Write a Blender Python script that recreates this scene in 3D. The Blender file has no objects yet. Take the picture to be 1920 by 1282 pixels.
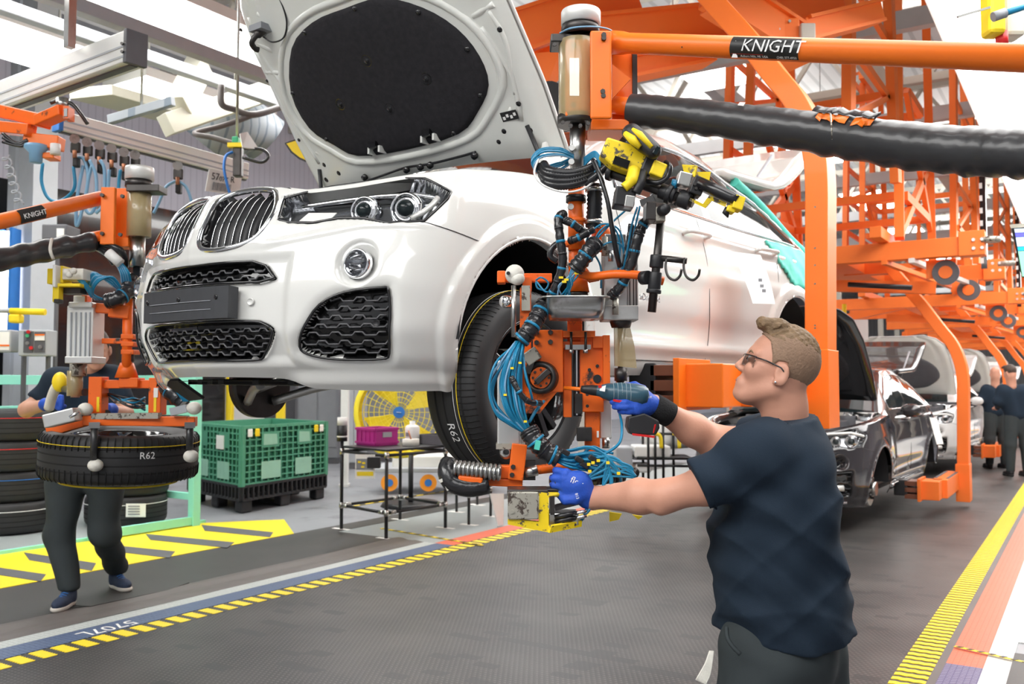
import bpy, bmesh, math, random
import numpy as np
from mathutils import Vector, Matrix
C = bpy.context.scene.collection
rnd = random.Random(7)
# ---------------------------------------------------------------- camera, light, exposure
FPX, HC, YH, XV = 1700.0, 1.45, 721.0, 2045.0      # focal length in px (1920 wide), eye height, horizon row, vanishing column of the line
cam_d = bpy.data.cameras.new('camera'); cam = bpy.data.objects.new('camera', cam_d); C.objects.link(cam)
bpy.context.scene.camera = cam
cam_d.sensor_width = 36.0; cam_d.lens = 36.0*FPX/1920.0; cam_d.clip_start = .05; cam_d.clip_end = 300
_d = np.array([XV-960, -(YH-641), FPX]); _d /= np.linalg.norm(_d)
_u = np.array([0, FPX, YH-641]); _u = _u/np.linalg.norm(_u)
_x = -np.cross(_d, _u)
CM = np.stack([_x, _d, _u])                          # rows: world X, Y, Z in camera (right, up, forward)
cr, cu, cf = Vector(CM[:, 0]), Vector(CM[:, 1]), Vector(CM[:, 2])
rot = Matrix((cr, cu, -cf)).transposed()
cam.matrix_world = Matrix.Translation((0, 0, HC)) @ rot.to_4x4()
cam_d.dof.use_dof = True; cam_d.dof.focus_distance = 3.0; cam_d.dof.aperture_fstop = 5.0
EYE = Vector((0, 0, HC))
def P(px, py, z):
    """world point at image position (1920x1282) and depth z"""
    return EYE + (cr*((px-960)/FPX) - cu*((py-641)/FPX) + cf)*z
def ray(px, py): return cr*((px-960)/FPX) - cu*((py-641)/FPX) + cf
def G(px, py, z=0.0):
    d = ray(px, py); return EYE + d*((z-HC)/d.z)
def PX(px, py, X):
    d = ray(px, py); return EYE + d*(X/d.x)
def PY(px, py, Y):
    d = ray(px, py); return EYE + d*(Y/d.y)
FH = Vector((cf.x, cf.y, 0)).normalized(); RH = Vector((cr.x, cr.y, 0)).normalized(); UP = Vector((0, 0, 1))

sc = bpy.context.scene
sc.view_settings.view_transform = 'Standard'; sc.view_settings.look = 'None'; sc.view_settings.gamma = 1
sc.view_settings.use_curve_mapping = False; sc.view_settings.exposure = 0.56
w = bpy.data.worlds.new('world'); sc.world = w; w.use_nodes = True
w.node_tree.nodes['Background'].inputs[0].default_value = (.86, .9, 1, 1)
w.node_tree.nodes['Background'].inputs[1].default_value = .55
def area(name, loc, sx, sy, power, rot=(0, 0, 0), col=(1, .985, .95)):
    l = bpy.data.lights.new(name, 'AREA'); l.shape = 'RECTANGLE'; l.size = sx; l.size_y = sy; l.energy = power; l.color = col
    o = bpy.data.objects.new(name, l); C.objects.link(o); o.location = loc; o.rotation_euler = rot; return o
for x_, y_ in ((-9, 10), (-3, 14), (-9, 28), (-3, 34), (-4, 54)): area('ceiling_fill', (x_, y_, 7.75), 5, 10, 420, (math.pi, 0, 0))  # fill lights added below the roof, aimed up to brighten it
# ---------------------------------------------------------------- materials
M = {}
def mat(name, col, rough=.5, metal=0., noise=0., nscale=8., bump=0., bscale=60., spec=.5, emit=None, coat=0., alpha=1., trans=0., dirt=None, dscale=6., dlo=.55, dhi=.7, ior=1.45):
    m = bpy.data.materials.new(name); m.use_nodes = True; nt = m.node_tree; b = nt.nodes['Principled BSDF']
    I = b.inputs
    I['Base Color'].default_value = (*col, 1); I['Roughness'].default_value = rough; I['Metallic'].default_value = metal
    I['Specular IOR Level'].default_value = spec; I['Coat Weight'].default_value = coat; I['Coat Roughness'].default_value = .03
    I['Alpha'].default_value = alpha; I['Transmission Weight'].default_value = trans; I['IOR'].default_value = ior
    tc = nt.nodes.new('ShaderNodeTexCoord')
    last = None
    if noise:
        n = nt.nodes.new('ShaderNodeTexNoise'); n.inputs['Scale'].default_value = nscale; n.inputs['Detail'].default_value = 4
        nt.links.new(tc.outputs['Object'], n.inputs['Vector'])
        mx = nt.nodes.new('ShaderNodeMix'); mx.data_type = 'RGBA'
        mx.inputs['A'].default_value = (*[c*(1-noise) for c in col], 1); mx.inputs['B'].default_value = (*[min(1, c*(1+noise)) for c in col], 1)
        nt.links.new(n.outputs['Fac'], mx.inputs['Factor']); last = mx.outputs['Result']
    if dirt:
        n = nt.nodes.new('ShaderNodeTexNoise'); n.inputs['Scale'].default_value = dscale; n.inputs['Detail'].default_value = 8; n.inputs['Roughness'].default_value = .65
        nt.links.new(tc.outputs['Object'], n.inputs['Vector'])
        r = nt.nodes.new('ShaderNodeMapRange'); r.inputs['From Min'].default_value = dlo; r.inputs['From Max'].default_value = dhi
        nt.links.new(n.outputs['Fac'], r.inputs['Value'])
        mx = nt.nodes.new('ShaderNodeMix'); mx.data_type = 'RGBA'; mx.inputs['A'].default_value = (*col, 1); mx.inputs['B'].default_value = (*dirt, 1)
        if last: nt.links.new(last, mx.inputs['A'])
        nt.links.new(r.outputs['Result'], mx.inputs['Factor']); last = mx.outputs['Result']
    if last: nt.links.new(last, I['Base Color'])
    if bump:
        n = nt.nodes.new('ShaderNodeTexNoise'); n.inputs['Scale'].default_value = bscale; n.inputs['Detail'].default_value = 3
        nt.links.new(tc.outputs['Object'], n.inputs['Vector'])
        bp = nt.nodes.new('ShaderNodeBump'); bp.inputs['Strength'].default_value = bump; bp.inputs['Distance'].default_value = .01
        nt.links.new(n.outputs['Fac'], bp.inputs['Height']); nt.links.new(bp.outputs['Normal'], I['Normal'])
    if emit is not None:
        I['Emission Color'].default_value = (*col, 1); I['Emission Strength'].default_value = emit
    M[name] = m; return m
mat('car_white', (.71, .71, .68), .22, noise=.012, nscale=2, coat=1.)
mat('car_black', (.035, .032, .035), .2, noise=.2, nscale=2, coat=1.)
mat('car_silver', (.62, .62, .61), .25, noise=.05, nscale=2, coat=1.)
mat('liner_black', (.028, .027, .030), .95, noise=.35, nscale=40, bump=.25, bscale=90, spec=.2)
mat('hood_under', (.74, .755, .71), .3, noise=.08, nscale=5, coat=.4)
mat('plastic_black', (.018, .018, .020), .42, noise=.2, nscale=20)
mat('plastic_plate', (.045, .047, .052), .5, noise=.15, nscale=30)
mat('gloss_black', (.010, .010, .011), .12, noise=.1, coat=.5)
mat('mesh_grey', (.09, .09, .095), .35, noise=.1)
mat('chrome', (.86, .87, .88), .07, 1., noise=.03)
mat('steel', (.52, .52, .50), .28, 1., noise=.2, nscale=12, dirt=(.12, .10, .08), dscale=9, dlo=.55, dhi=.75)
mat('alu', (.62, .62, .60), .38, .85, noise=.12, nscale=6, bump=.05)
mat('alu_light', (.80, .80, .77), .4, .35, noise=.08, nscale=3)
mat('dark_steel', (.07, .065, .062), .38, .8, noise=.3, nscale=15)
mat('orange', (.95, .185, .010), .4, noise=.06, nscale=5, coat=.08)
mat('orange_worn', (.93, .15, .010), .4, noise=.1, nscale=9, dirt=(.045, .03, .025), dscale=11, dlo=.60, dhi=.68)
mat('orange_far', (.95, .190, .025), .5, noise=.12, nscale=2)
mat('yellow_worn', (.90, .66, .015), .45, noise=.08, dirt=(.10, .08, .06), dscale=40, dlo=.56, dhi=.60)
mat('yellow', (.95, .70, .02), .5, noise=.06)
mat('yellow_grey', (.42, .40, .34), .4, .4, noise=.2, dirt=(.08, .06, .05), dscale=35, dlo=.54, dhi=.58)
mat('hose_blue', (.014, .22, .40), .3, noise=.12, nscale=30)
mat('hose_light', (.22, .42, .62), .4, noise=.1)
mat('hose_black', (.014, .014, .016), .3, noise=.3, nscale=25, coat=.3)
mat('tape_black', (.02, .02, .022), .25, noise=.3, nscale=30, bump=.3, bscale=40, coat=.3)
mat('rubber', (.022, .022, .023), .55, noise=.25, nscale=14)
mat('rubber_groove', (.008, .008, .008), .8, noise=.2)
mat('sleeve_black', (.035, .035, .037), .34, noise=.2, nscale=6, bump=.35, bscale=14, coat=.15)
mat('white_foam', (.75, .73, .66), .6, noise=.15, nscale=20, bump=.3)
mat('white_plastic', (.80, .80, .78), .4, noise=.05)
mat('paper', (.88, .87, .83), .7, noise=.03)
mat('label_white', (.88, .88, .86), .5, noise=.03)
mat('label_black', (.02, .02, .02), .4, noise=.1)
mat('label_red', (.5, .02, .05), .4, noise=.1)
mat('skin', (.61, .305, .21), .5, noise=.10, nscale=14, bump=.06, bscale=120)
mat('skin_dark', (.60, .32, .22), .5, noise=.12, nscale=10)
mat('lip', (.45, .16, .13), .5, noise=.1); mat('hair_fade', (.27, .17, .11), .65, noise=.25, nscale=80, bump=.3, bscale=200); mat('lamp_chrome', (.30, .31, .33), .16, .9, noise=.1)
mat('hair', (.21, .135, .072), .6, noise=.45, nscale=60, bump=.6, bscale=90)
mat('hair_dark', (.06, .04, .03), .6, noise=.3, nscale=40)
mat('shirt', (.014, .025, .041), .85, noise=.10, nscale=9, bump=.12, bscale=350, spec=.25)
mat('trousers', (.040, .049, .052), .8, noise=.12, nscale=9, bump=.1, bscale=300, spec=.25)
mat('glove', (.018, .085, .50), .6, noise=.12, nscale=30, bump=.15, bscale=150)
mat('band_black', (.012, .012, .013), .9, noise=.3, nscale=60, bump=.4, bscale=200)
mat('drill_teal', (.028, .085, .125), .35, noise=.12, nscale=20, coat=.2)
mat('drill_grey', (.25, .32, .36), .4, noise=.1)
mat('red', (.65, .02, .02), .4, noise=.1)
mat('glass_dark', (.015, .022, .024), .04, noise=.1, spec=.35)
mat('glass_clear', (1, 1, 1), .01, trans=1., ior=1.12, spec=.5)
mat('lens_smoke', (.5, .5, .5), .02, trans=1., ior=1.2)
mat('turquoise', (.30, .78, .62), .45, noise=.06, nscale=4)
mat('turq_cover', (.10, .62, .50), .55, noise=.2, nscale=10, bump=.3, bscale=12)
mat('crate_green', (.085, .31, .20), .5, noise=.12, nscale=8)
mat('crate_light', (.30, .55, .42), .5, noise=.1)
mat('pallet_black', (.022, .022, .024), .5, noise=.2)
mat('magenta', (.48, .03, .26), .45, noise=.08)
mat('fan_yellow', (.95, .78, .05), .4, noise=.05)
mat('wheel_orange', (.9, .32, .02), .5, noise=.1)
mat('shoe_navy', (.03, .045, .085), .8, noise=.2, nscale=60, bump=.3, bscale=200)
mat('shoe_sole', (.62, .58, .52), .7, noise=.1)
mat('amber_plastic', (.55, .43, .22), .2, noise=.35, nscale=7, alpha=.62, coat=.5)
mat('orange_glow', (.8, .2, .05), .3, noise=.1)
mat('grey_box', (.25, .26, .28), .5, noise=.1)
mat('grey_light', (.42, .44, .47), .5, noise=.08)
mat('grey_dark', (.11, .11, .12), .5, noise=.2)
mat('concrete', (.27, .28, .30), .45, noise=.2, nscale=1.2, dirt=(.15, .15, .16), dscale=1.5)
mat('mat_dark', (.05, .048, .045), .5, noise=.35, nscale=2.5, bump=.1, bscale=200)
mat('lip_brown', (.12, .105, .098), .5, noise=.2, nscale=3)
mat('lamp', (1, .99, .97), .5, emit=9.)
mat('lamp_soft', (1, 1, 1), .5, emit=3.5); mat('fill_mid', (1, .99, .97), .5, emit=5.5); mat('lamp_canopy', (1, .99, .97), .5, emit=4.2)
mat('beige_steel', (.62, .60, .50), .5, noise=.1, nscale=2)
mat('truss_beige', (.50, .47, .41), .6, noise=.15, nscale=2)
mat('truss_grey', (.42, .43, .44), .6, noise=.25, nscale=2)
mat('brown_steel', (.22, .08, .045), .4, .3, noise=.15)
mat('blue_strap', (.03, .18, .55), .5, noise=.1)
mat('green_pad', (.05, .4, .2), .5, noise=.1)
mat('copper', (.5, .22, .12), .5, .6, noise=.2)
# ---------------------------------------------------------------- mesh builder
class MB:
    def __init__(s): s.v = []; s.f = []; s.m = []; s.cur = 0; s.smooth = []; s.sm = False
    def add(s, vs, fs, smooth=None):
        b = len(s.v); s.v += [tuple(p) for p in vs]; s.f += [tuple(b+i for i in f) for f in fs]
        s.m += [s.cur]*len(fs); s.smooth += [s.sm if smooth is None else smooth]*len(fs); return s
    def box(s, c, size, rot=None):
        c = Vector(c); h = [x/2 for x in size]
        vs = [Vector((x*h[0], y*h[1], z*h[2])) for x in (-1, 1) for y in (-1, 1) for z in (-1, 1)]
        if rot is not None: vs = [rot @ v for v in vs]
        return s.add([c+v for v in vs], [(0, 1, 3, 2), (4, 6, 7, 5), (0, 4, 5, 1), (2, 3, 7, 6), (0, 2, 6, 4), (1, 5, 7, 3)], False)
    def beam(s, p0, p1, w, h, up=UP):
        """rectangular bar from p0 to p1: w across, h along 'up'"""
        p0, p1 = Vector(p0), Vector(p1); a = p1-p0; L = a.length; a.normalize(); sd = a.cross(up)
        if sd.length < 1e-4: sd = a.cross(Vector((1, 0, 0)))
        sd.normalize(); u = sd.cross(a)
        r = Matrix((a, sd, u)).transposed()
        return s.box((p0+p1)/2, (L, w, h), r)
    def cyl(s, p0, p1, r0, r1=None, n=16, cap=True):
        p0, p1 = Vector(p0), Vector(p1); r1 = r0 if r1 is None else r1
        return s.tube([p0, p1], [r0, r1], n, cap)
    def tube(s, pts, r, n=8, cap=True, closed=False):
        pts = [Vector(p) for p in pts]; k = len(pts)
        rs = list(r) if hasattr(r, '__len__') else [r]*k
        vs = []; t0 = None; nrm = None
        for i, p in enumerate(pts):
            if closed: t = pts[(i+1) % k]-pts[i-1]
            else: t = pts[min(i+1, k-1)]-pts[max(i-1, 0)]
            if t.length < 1e-9: t = t0 or Vector((0, 0, 1))
            t = t.normalized()
            if nrm is None:
                nrm = t.orthogonal().normalized()
            else:
                nrm = nrm - t*nrm.dot(t); nrm = nrm.normalized() if nrm.length > 1e-6 else t.orthogonal().normalized()
            b = t.cross(nrm); t0 = t
            vs += [p+(nrm*math.cos(2*math.pi*j/n)+b*math.sin(2*math.pi*j/n))*rs[i] for j in range(n)]
        fs = []
        for i in range(k if closed else k-1):
            i2 = (i+1) % k
            for j in range(n): fs.append((i*n+j, i*n+(j+1) % n, i2*n+(j+1) % n, i2*n+j))
        s.add(vs, fs, True)
        if cap and not closed:
            b = len(s.v)-k*n
            for ring in ([b+j for j in reversed(range(n))], [b+(k-1)*n+j for j in range(n)]):
                s.f.append(tuple(ring)); s.m.append(s.cur); s.smooth.append(False)
        return s
    def lathe(s, prof, p0, axis, n=24, smooth=True):
        """prof: (radius, distance along axis) pairs"""
        p0 = Vector(p0); a = Vector(axis).normalized(); u = a.orthogonal().normalized(); b = a.cross(u)
        vs = [p0+a*h+(u*math.cos(2*math.pi*j/n)+b*math.sin(2*math.pi*j/n))*max(r, 1e-5) for r, h in prof for j in range(n)]
        fs = [(i*n+j, i*n+(j+1) % n, (i+1)*n+(j+1) % n, (i+1)*n+j) for i in range(len(prof)-1) for j in range(n)]
        return s.add(vs, fs, smooth)
    def sphere(s, c, r, sx=1, sy=1, sz=1, n=16, rot=None):
        c = Vector(c); vs = []; k = n//2
        for i in range(k+1):
            th = math.pi*i/k
            for j in range(n):
                v = Vector((math.sin(th)*math.cos(2*math.pi*j/n)*sx, math.sin(th)*math.sin(2*math.pi*j/n)*sy, math.cos(th)*sz))*r
                if rot is not None: v = rot @ v
                vs.append(c+v)
        return s.add(vs, [(i*n+j, (i+1)*n+j, (i+1)*n+(j+1) % n, i*n+(j+1) % n) for i in range(k) for j in range(n)], True)
    def prism(s, poly, th, o=(0, 0, 0), u=(1, 0, 0), v=(0, 1, 0)):
        """2-D outline in plane (u, v) at o, thickened by th along u x v"""
        o, u, v = Vector(o), Vector(u).normalized(), Vector(v).normalized(); n = u.cross(v).normalized(); k = len(poly)
        a = [o+u*x+v*y for x, y in poly]; b = [p+n*th for p in a]
        return s.add(a+b, [tuple(reversed(range(k))), tuple(range(k, 2*k))]+[(i, (i+1) % k, k+(i+1) % k, k+i) for i in range(k)], False)
    def plate(s, pts, th):
        """flat plate through world points, thickened by th along its normal"""
        pts = [Vector(p) for p in pts]; k = len(pts); n = Vector((0, 0, 0))
        for i in range(k): n += (pts[i]-pts[0]).cross(pts[(i+1) % k]-pts[0])
        n.normalize(); b = [p+n*th for p in pts]
        return s.add(pts+b, [tuple(reversed(range(k))), tuple(range(k, 2*k))]+[(i, (i+1) % k, k+(i+1) % k, k+i) for i in range(k)], False)
    def grid(s, A, smooth=True, flip=False, wrap=False):
        """A[i][j] array of points"""
        A = np.asarray(A, float); n, m = A.shape[:2]; idx = np.arange(n*m).reshape(n, m)
        if wrap: idx = np.concatenate([idx, idx[:, :1]], 1)
        q = np.stack([idx[:-1, :-1], idx[:-1, 1:], idx[1:, 1:], idx[1:, :-1]], -1).reshape(-1, 4)
        if flip: q = q[:, ::-1]
        return s.add(A.reshape(-1, 3).tolist(), q.tolist(), smooth)
    def build(s, name, mats, parent=None, bevel=0, seg=2, solid=0, sub=0):
        me = bpy.data.meshes.new(name); me.from_pydata([tuple(map(float, v)) for v in s.v], [], s.f)
        mats = mats if isinstance(mats, (list, tuple)) else [mats]
        for m in mats: me.materials.append(M[m] if isinstance(m, str) else m)
        me.polygons.foreach_set('material_index', s.m); me.polygons.foreach_set('use_smooth', s.smooth); me.update()
        o = bpy.data.objects.new(name, me); C.objects.link(o)
        if parent is not None: put(o, parent)
        if solid:
            md = o.modifiers.new('solid', 'SOLIDIFY'); md.thickness = solid; md.offset = 0
        if bevel:
            md = o.modifiers.new('bevel', 'BEVEL'); md.width = bevel; md.segments = seg; md.limit_method = 'ANGLE'; md.angle_limit = .7
        if sub:
            md = o.modifiers.new('sub', 'SUBSURF'); md.levels = md.render_levels = sub
        return o
def put(o, parent):
    o.parent = parent
    if parent.type == 'EMPTY' or True:
        o.matrix_parent_inverse = world_of(parent).inverted()
def world_of(o):
    m = o.matrix_basis.copy()
    if o.parent is not None: m = world_of(o.parent) @ o.matrix_parent_inverse @ m
    return m
def tag(o, label=None, cat=None, group=None, kind=None):
    if label: o['label'] = label
    if cat: o['category'] = cat
    if group: o['group'] = group
    if kind: o['kind'] = kind
    return o
def empty(name, loc, label, cat, group=None):
    o = bpy.data.objects.new(name, None); C.objects.link(o); o.location = loc; o.empty_display_size = .1
    return tag(o, label, cat, group)
def struct(o): o['kind'] = 'structure'; return o
def kids(o): return [c for c in C.objects if c.parent == o]
def copy_tree(o, mtx=None, parent=None, label=None, group=None, ch=None):
    """copy a thing with its parts; mtx is applied in world space to the root"""
    if ch is None:
        ch = {}
        for x in C.objects:
            if x.parent is not None: ch.setdefault(x.parent.name, []).append(x)
    c = o.copy(); C.objects.link(c)
    if parent is not None: c.parent = parent; c.matrix_parent_inverse = o.matrix_parent_inverse.copy()
    elif mtx is not None: c.matrix_basis = mtx @ o.matrix_basis
    if label: c['label'] = label
    if group: c['group'] = group
    for k in ch.get(o.name, []): copy_tree(k, None, c, ch=ch)
    return c
def cat_rom(pts, k=8, closed=False):
    pts = [Vector(p) for p in pts]; n = len(pts); out = []
    rng = range(n) if closed else range(n-1)
    for i in rng:
        p0 = pts[i-1] if (closed or i > 0) else pts[0]*2-pts[1]
        p1, p2 = pts[i], pts[(i+1) % n]
        p3 = pts[(i+2) % n] if (closed or i+2 < n) else pts[-1]*2-pts[-2]
        for j in range(k):
            t = j/k; out.append(.5*((2*p1)+(p2-p0)*t+(2*p0-5*p1+4*p2-p3)*t*t+(-p0+3*p1-3*p2+p3)*t**3))
    if not closed: out.append(pts[-1])
    return out
def hose(name, pts, r, m, parent=None, k=8, n=7):
    return MB().tube(cat_rom(pts, k), r, n).build(name, m, parent)
FONT = None
def text_mesh(name, s, size, m, o, u, v, depth=.001, parent=None, align='LEFT', shear=0, sx=1):
    """flat lettering: origin o, reading direction u, up v"""
    cu_ = bpy.data.curves.new(name, 'FONT'); cu_.body = s; cu_.size = size; cu_.align_x = align; cu_.extrude = depth/2; cu_.shear = shear; cu_.resolution_u = 3
    t = bpy.data.objects.new(name+'_t', cu_); C.objects.link(t)
    dg = bpy.context.evaluated_depsgraph_get(); me = bpy.data.meshes.new_from_object(t.evaluated_get(dg)); me.name = name
    bpy.data.objects.remove(t); bpy.data.curves.remove(cu_)
    u = Vector(u).normalized(); v = Vector(v); v = (v-u*v.dot(u)).normalized(); n = u.cross(v)
    mt = Matrix.Translation(o) @ Matrix((u*sx, v, n)).transposed().to_4x4(); me.transform(mt)
    me.materials.clear(); me.materials.append(M[m])
    ob = bpy.data.objects.new(name, me); C.objects.link(ob)
    if parent is not None: put(ob, parent)
    return ob
# ---------------------------------------------------------------- implicit surfaces (bodies): naive surface nets
def surface_net(F, lo, h):
    S = F < 0; nx, ny, nz = F.shape
    cnt = np.zeros((nx-1, ny-1, nz-1)); acc = np.zeros((nx-1, ny-1, nz-1, 3))
    corners = [(i, j, k) for i in (0, 1) for j in (0, 1) for k in (0, 1)]
    def sl(c): return F[c[0]:nx-1+c[0], c[1]:ny-1+c[1], c[2]:nz-1+c[2]]
    for a in corners:
        for ax in range(3):
            if a[ax] == 0:
                b = list(a); b[ax] = 1
                fa, fb = sl(a), sl(b); x = (fa < 0) != (fb < 0)
                t = np.where(x, fa/np.where(x, fa-fb, 1), 0)
                cnt += x
                for d in range(3): acc[..., d] += np.where(x, a[d]+(t if d == ax else 0), 0)
    act = cnt > 0; idx = -np.ones(cnt.shape, int); idx[act] = np.arange(act.sum())
    cell = np.argwhere(act); V = (cell+acc[act]/cnt[act][:, None])*h+np.array(lo)
    faces = []
    for ax in range(3):
        u, v = (ax+1) % 3, (ax+2) % 3
        a = [slice(0, -1) if d == ax else slice(1, -1) for d in range(3)]; b = [slice(1, None) if d == ax else slice(1, -1) for d in range(3)]
        A, B = S[tuple(a)], S[tuple(b)]; ch = np.argwhere(A != B)
        if not len(ch): continue
        base = ch.copy(); base[:, u] += 1; base[:, v] += 1
        def at(du, dv):
            q = base.copy(); q[:, u] -= du; q[:, v] -= dv; return idx[q[:, 0], q[:, 1], q[:, 2]]
        q = np.stack([at(1, 1), at(0, 1), at(0, 0), at(1, 0)], 1)
        fl = ~A[ch[:, 0], ch[:, 1], ch[:, 2]]; q[fl] = q[fl][:, ::-1]; faces.append(q)
    return V, np.concatenate(faces)
class SDF:
    """smooth union of capsules / ellipsoids"""
    def __init__(s, k=.02): s.p = []; s.k = k
    def cap(s, a, b, ra, rb, k=None, sub=False, flat=None): s.p.append(('c', np.array(a, float), np.array(b, float), ra, rb, k or s.k, sub, flat)); return s
    def ell(s, c, r, R=None, k=None, sub=False): s.p.append(('e', np.array(c, float), np.array(r, float), R, None, k or s.k, sub, None)); return s
    def eval(s, X):
        D = None
        for t, a, b, c, d, k, sub, flat in s.p:
            if t == 'c':
                ab = b-a; L = max((ab**2).sum(), 1e-9); pa = X-a; h = np.clip((pa@ab)/L, 0, 1)
                q = pa-h[..., None]*ab
                if flat is not None:      # flatten along unit axis: (axis, factor)
                    fa = np.array(flat[0], float); q = q+((q@fa)*(1/flat[1]-1))[..., None]*fa
                dd = np.sqrt((q**2).sum(-1))-(c+(d-c)*h)
            else:
                q = X-a
                if c is not None: q = q@np.array(c)
                k0 = np.sqrt(((q/b)**2).sum(-1)); k1 = np.sqrt(((q/(b*b))**2).sum(-1)); dd = k0*(k0-1)/np.maximum(k1, 1e-6)
            if D is None: D = dd
            elif sub:
                dd = -dd; h = np.clip(.5-.5*(dd-D)/k, 0, 1); D = -((-D)*(h)+(-dd)*(1-h)) if False else np.maximum(D, dd)+ (np.maximum(k-np.abs(D-dd), 0)**2)/(4*k)
            else: D = np.minimum(D, dd)-(np.maximum(k-np.abs(D-dd), 0)**2)/(4*k)
        return D
    def bounds(s, m=.04):
        lo = np.full(3, 1e9); hi = -lo
        for t, a, b, c, d, k, sub, f in s.p:
            if sub: continue
            if t == 'c':
                for p, r in ((a, c), (b, d)): lo = np.minimum(lo, p-r); hi = np.maximum(hi, p+r)
            else: r = b.max(); lo = np.minimum(lo, a-r); hi = np.maximum(hi, a+r)
        return lo-m, hi+m
    def mesh(s, name, m, h=.008, parent=None, post=None, smooth=2, matfn=None, clip=None):
        lo, hi = s.bounds(); n = np.ceil((hi-lo)/h).astype(int)+1
        ax = [lo[i]+np.arange(n[i])*h for i in range(3)]; F = np.empty(tuple(n), np.float32)
        for i0 in range(0, n[0], 16):
            X = np.stack(np.meshgrid(ax[0][i0:i0+16], ax[1], ax[2], indexing='ij'), -1)
            f = s.eval(X)
            if post is not None: f = post(X, f)
            F[i0:i0+16] = f
        V, Q = surface_net(F, lo, h)
        for _ in range(smooth):                       # light laplacian
            A = np.zeros_like(V); cn = np.zeros(len(V))
            for i in range(4):
                np.add.at(A, Q[:, i], V[Q[:, (i+1) % 4]]+V[Q[:, i-1]]); np.add.at(cn, Q[:, i], 2)
            V = V*.5+A/cn[:, None]*.5
        me = bpy.data.meshes.new(name); me.from_pydata(V.tolist(), [], Q.tolist())
        for mm in (m if isinstance(m, (list, tuple)) else [m]): me.materials.append(M[mm])
        me.polygons.foreach_set('use_smooth', [True]*len(Q))
        if matfn is not None: me.polygons.foreach_set('material_index', np.asarray(matfn(V[Q].mean(1)), int))
        me.update(); o = bpy.data.objects.new(name, me); C.objects.link(o)
        if parent is not None: put(o, parent)
        return o
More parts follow.
